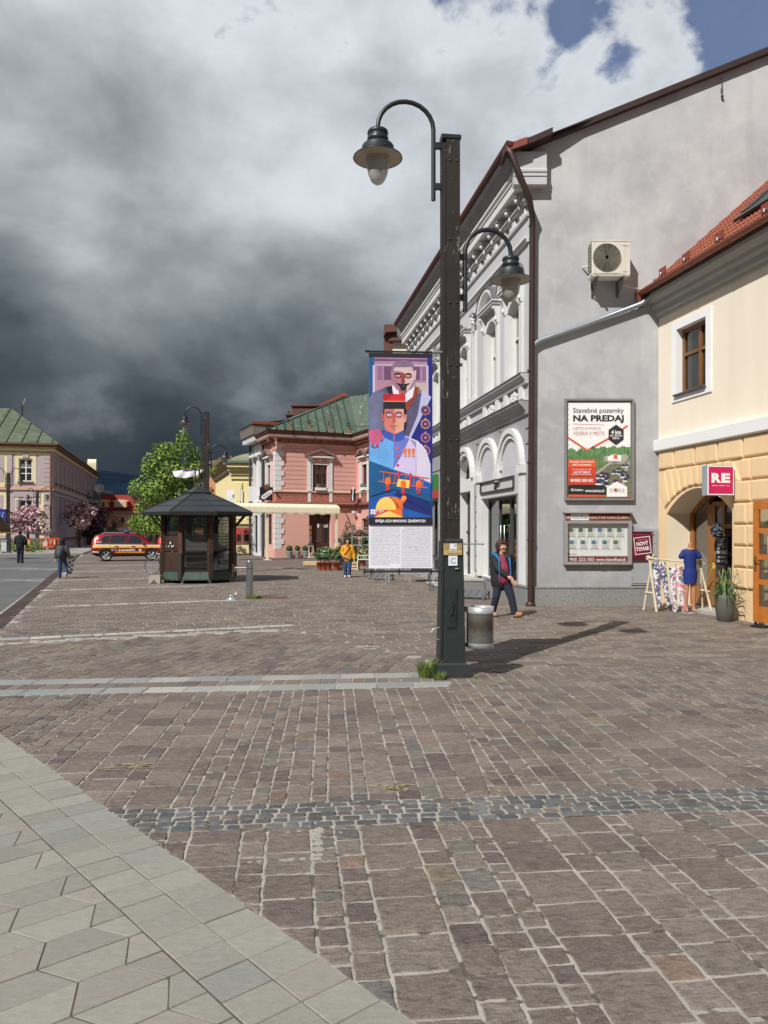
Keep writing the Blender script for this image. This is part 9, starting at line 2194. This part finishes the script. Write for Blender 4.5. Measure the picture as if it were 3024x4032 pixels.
# ================================================================== left lamps, barriers, sign boards
l3 = thing('street_lamp', 'twin crook street lamp with blue banner at the far left edge', 'street lamp', loc(at(32, 2090, 60).x, 60, 0, R(6)))
lamp_post(l3, 6.3, 1.72, ((-.215, 5.2, 6.1, 6.75, -1.1, 6.3, -1), (-1.1, 5.75, .29)), ((.20, 5.2, 6.1, 6.75, .95, 6.1, 1), (.95, 5.6, .28)))
l4 = thing('street_lamp', 'twin crook street lamp with red sign before the hall corner', 'street lamp', loc(at(146, 2090, 74).x, 74, 0, R(6)))
lamp_post(l4, 5.6, 1.72, ((-.3, 4.4, 5.3, 5.95, -.85, 5.6, -1), (-.85, 5.0, .28)), ((.3, 4.4, 5.3, 5.95, .95, 5.6, 1), (.95, 5.0, .28)))
mb = MB(); mb.box(-1.8, -.15, -.05, .05, 3.05, 3.2, petr); mb.tube([(-1.8, 0, 3.25), (-.1, 0, 3.25)], .03, lampblk, 5); mb.build('sign_arm', l4)
b3 = thing('banner', 'blue banner with white splashes hanging from far left lamp post', 'banner', Matrix.Translation(at(-30, 2055, 59.8)))
mb = MB(); wd_ = 53*59.8/FOC; hb_ = 48*59.8/FOC; mb.box(0, wd_, 0, .03, 0, hb_, navy); mb.box(-.05, wd_+.2, -.01, .04, hb_, hb_+.05, lampblk)
for x, z, r_ in ((.55, .6, .12), (.75, .4, .1), (.5, .35, .1), (.85, .65, .07), (.3, .6, .1)): mb.ball((x, -.01, z), (r_, .01, r_*1.3), mat('banner_ice_blue', rgb(130, 170, 230, .9), .6, .1, 5), 7, 5)
mb.build('cloth', b3)
um = thing('parasol', 'brown and yellow edged parasol slope cut by the left frame edge', 'parasol', Matrix.Translation(at(-22, 2090, 50)-Vector((0, 0, H))))
mb = MB(); mb.lathe([(1.05, 1.75), (1.0, 1.9), (0, 3.5)], (0, 0, 0), mat('brown_parasol', rgb(70, 48, 38), .8, .1, 3), 8, False); mb.lathe([(1.06, 1.70), (1.06, 1.78)], (0, 0, 0), ylw, 8, False); mb.tube([(0, 0, 0), (0, 0, 3.4)], .04, crm, 6); mb.build('canopy', um)
bor = mat('barrier_orange', rgb(206, 84, 44, .95), .5, .08, 3); bwh = mat('barrier_white', rgb(240, 232, 222, .9), .5, .04, 3)
def barrier(label, u, Y, w_, m_, base=True):
    o = thing('road_barrier', label, 'barrier', Matrix.Translation(at(u, 2090, Y)-Vector((0, 0, H-.12))) @ Matrix.Rotation(R(14), 4, 'Z'), 'road works barriers before the hall')
    mb = MB(); mb.box(0, w_, -.03, .03, .9, 1.05, bwh if m_ is bwh else bor); mb.box(0, w_, -.03, .03, .12, .3, m_)
    for x in (0, w_-.1): mb.box(x, x+.1, -.035, .035, .12, 1.05, m_)
    n = max(2, int(w_/.28))
    for i in range(1, n): mb.box(w_*i/n-.05, w_*i/n+.05, -.02, .02, .3, .9, bwh if (m_ is bwh or i % 2) else m_)
    mb.build('panel', o)
    mb = MB()
    for x in (.15, w_-.35): mb.box(x, x+.2, -.4, .4, 0, .1, blk)
    mb.build('foot', o)
barrier('white barrier panel right of the man in black', 94, 69, 1.1, bwh); barrier('orange upright barrier between two white panels', 105, 66, .34, bor); barrier('second white barrier panel left of the lamp with red sign', 118, 70, .65, bwh)
barrier('white plastic barrier panel at far left near the grey box', 52, 64, .6, bwh); barrier('broad orange barrier panel right of the lamp with red sign', 163, 72, 1.1, bor); barrier('orange barrier panel in the middle before hall corner', 188, 72.5, .45, bor); barrier('orange and white slatted barrier at the hall corner', 200, 73, 1.0, bor)
barrier('grey white barrier board nearest the lamp with red sign', 147, 69, .38, bwh)
for u, Y, w_, h_, lab in ((20, 60, .45, .95, 'grey cabinet box at the foot of far left lamp'), (196, 76, .5, 1.5, 'dark notice box with pitched top at the hall corner')):
    o = thing('utility_box', lab, 'box', Matrix.Translation(at(u, 2090, Y)-Vector((0, 0, H-.1)))); mb = MB(); mb.box(-w_/2, w_/2, -.2, .2, .1, h_, cab if u < 50 else kdark); mb.box(-w_/2-.04, w_/2+.04, -.24, .24, h_, h_+.06, cab if u < 50 else anth); mb.box(-w_*.4, w_*.4, -.215, -.201, .2, h_*.9, lg if u < 50 else dglass); mb.build('box', o)
    mb = MB(); mb.box(-w_/2+.05, w_/2-.05, -.15, .15, 0, .1, blk); mb.build('foot', o)
bd = thing('bench', 'dark bench slats under the blossom trees at far left', 'bench', Matrix.Translation(at(20, 2090, 64)-Vector((0, 0, H-.12))))
mb = MB()
for k in range(3): mb.box(-1.2, 1.2, .1+k*.0, .14, .55+k*.14, .64+k*.14, wd_dark); mb.box(-1.2, 1.2, -.3+k*.13, -.2+k*.13, .42, .46, wd_dark)
mb.build('seat', bd); mb = MB()
for x in (-1.0, .95): mb.box(x, x+.06, -.3, .16, 0, .42, blk); mb.box(x, x+.06, .12, .16, .4, .95, blk)
mb.build('leg', bd)
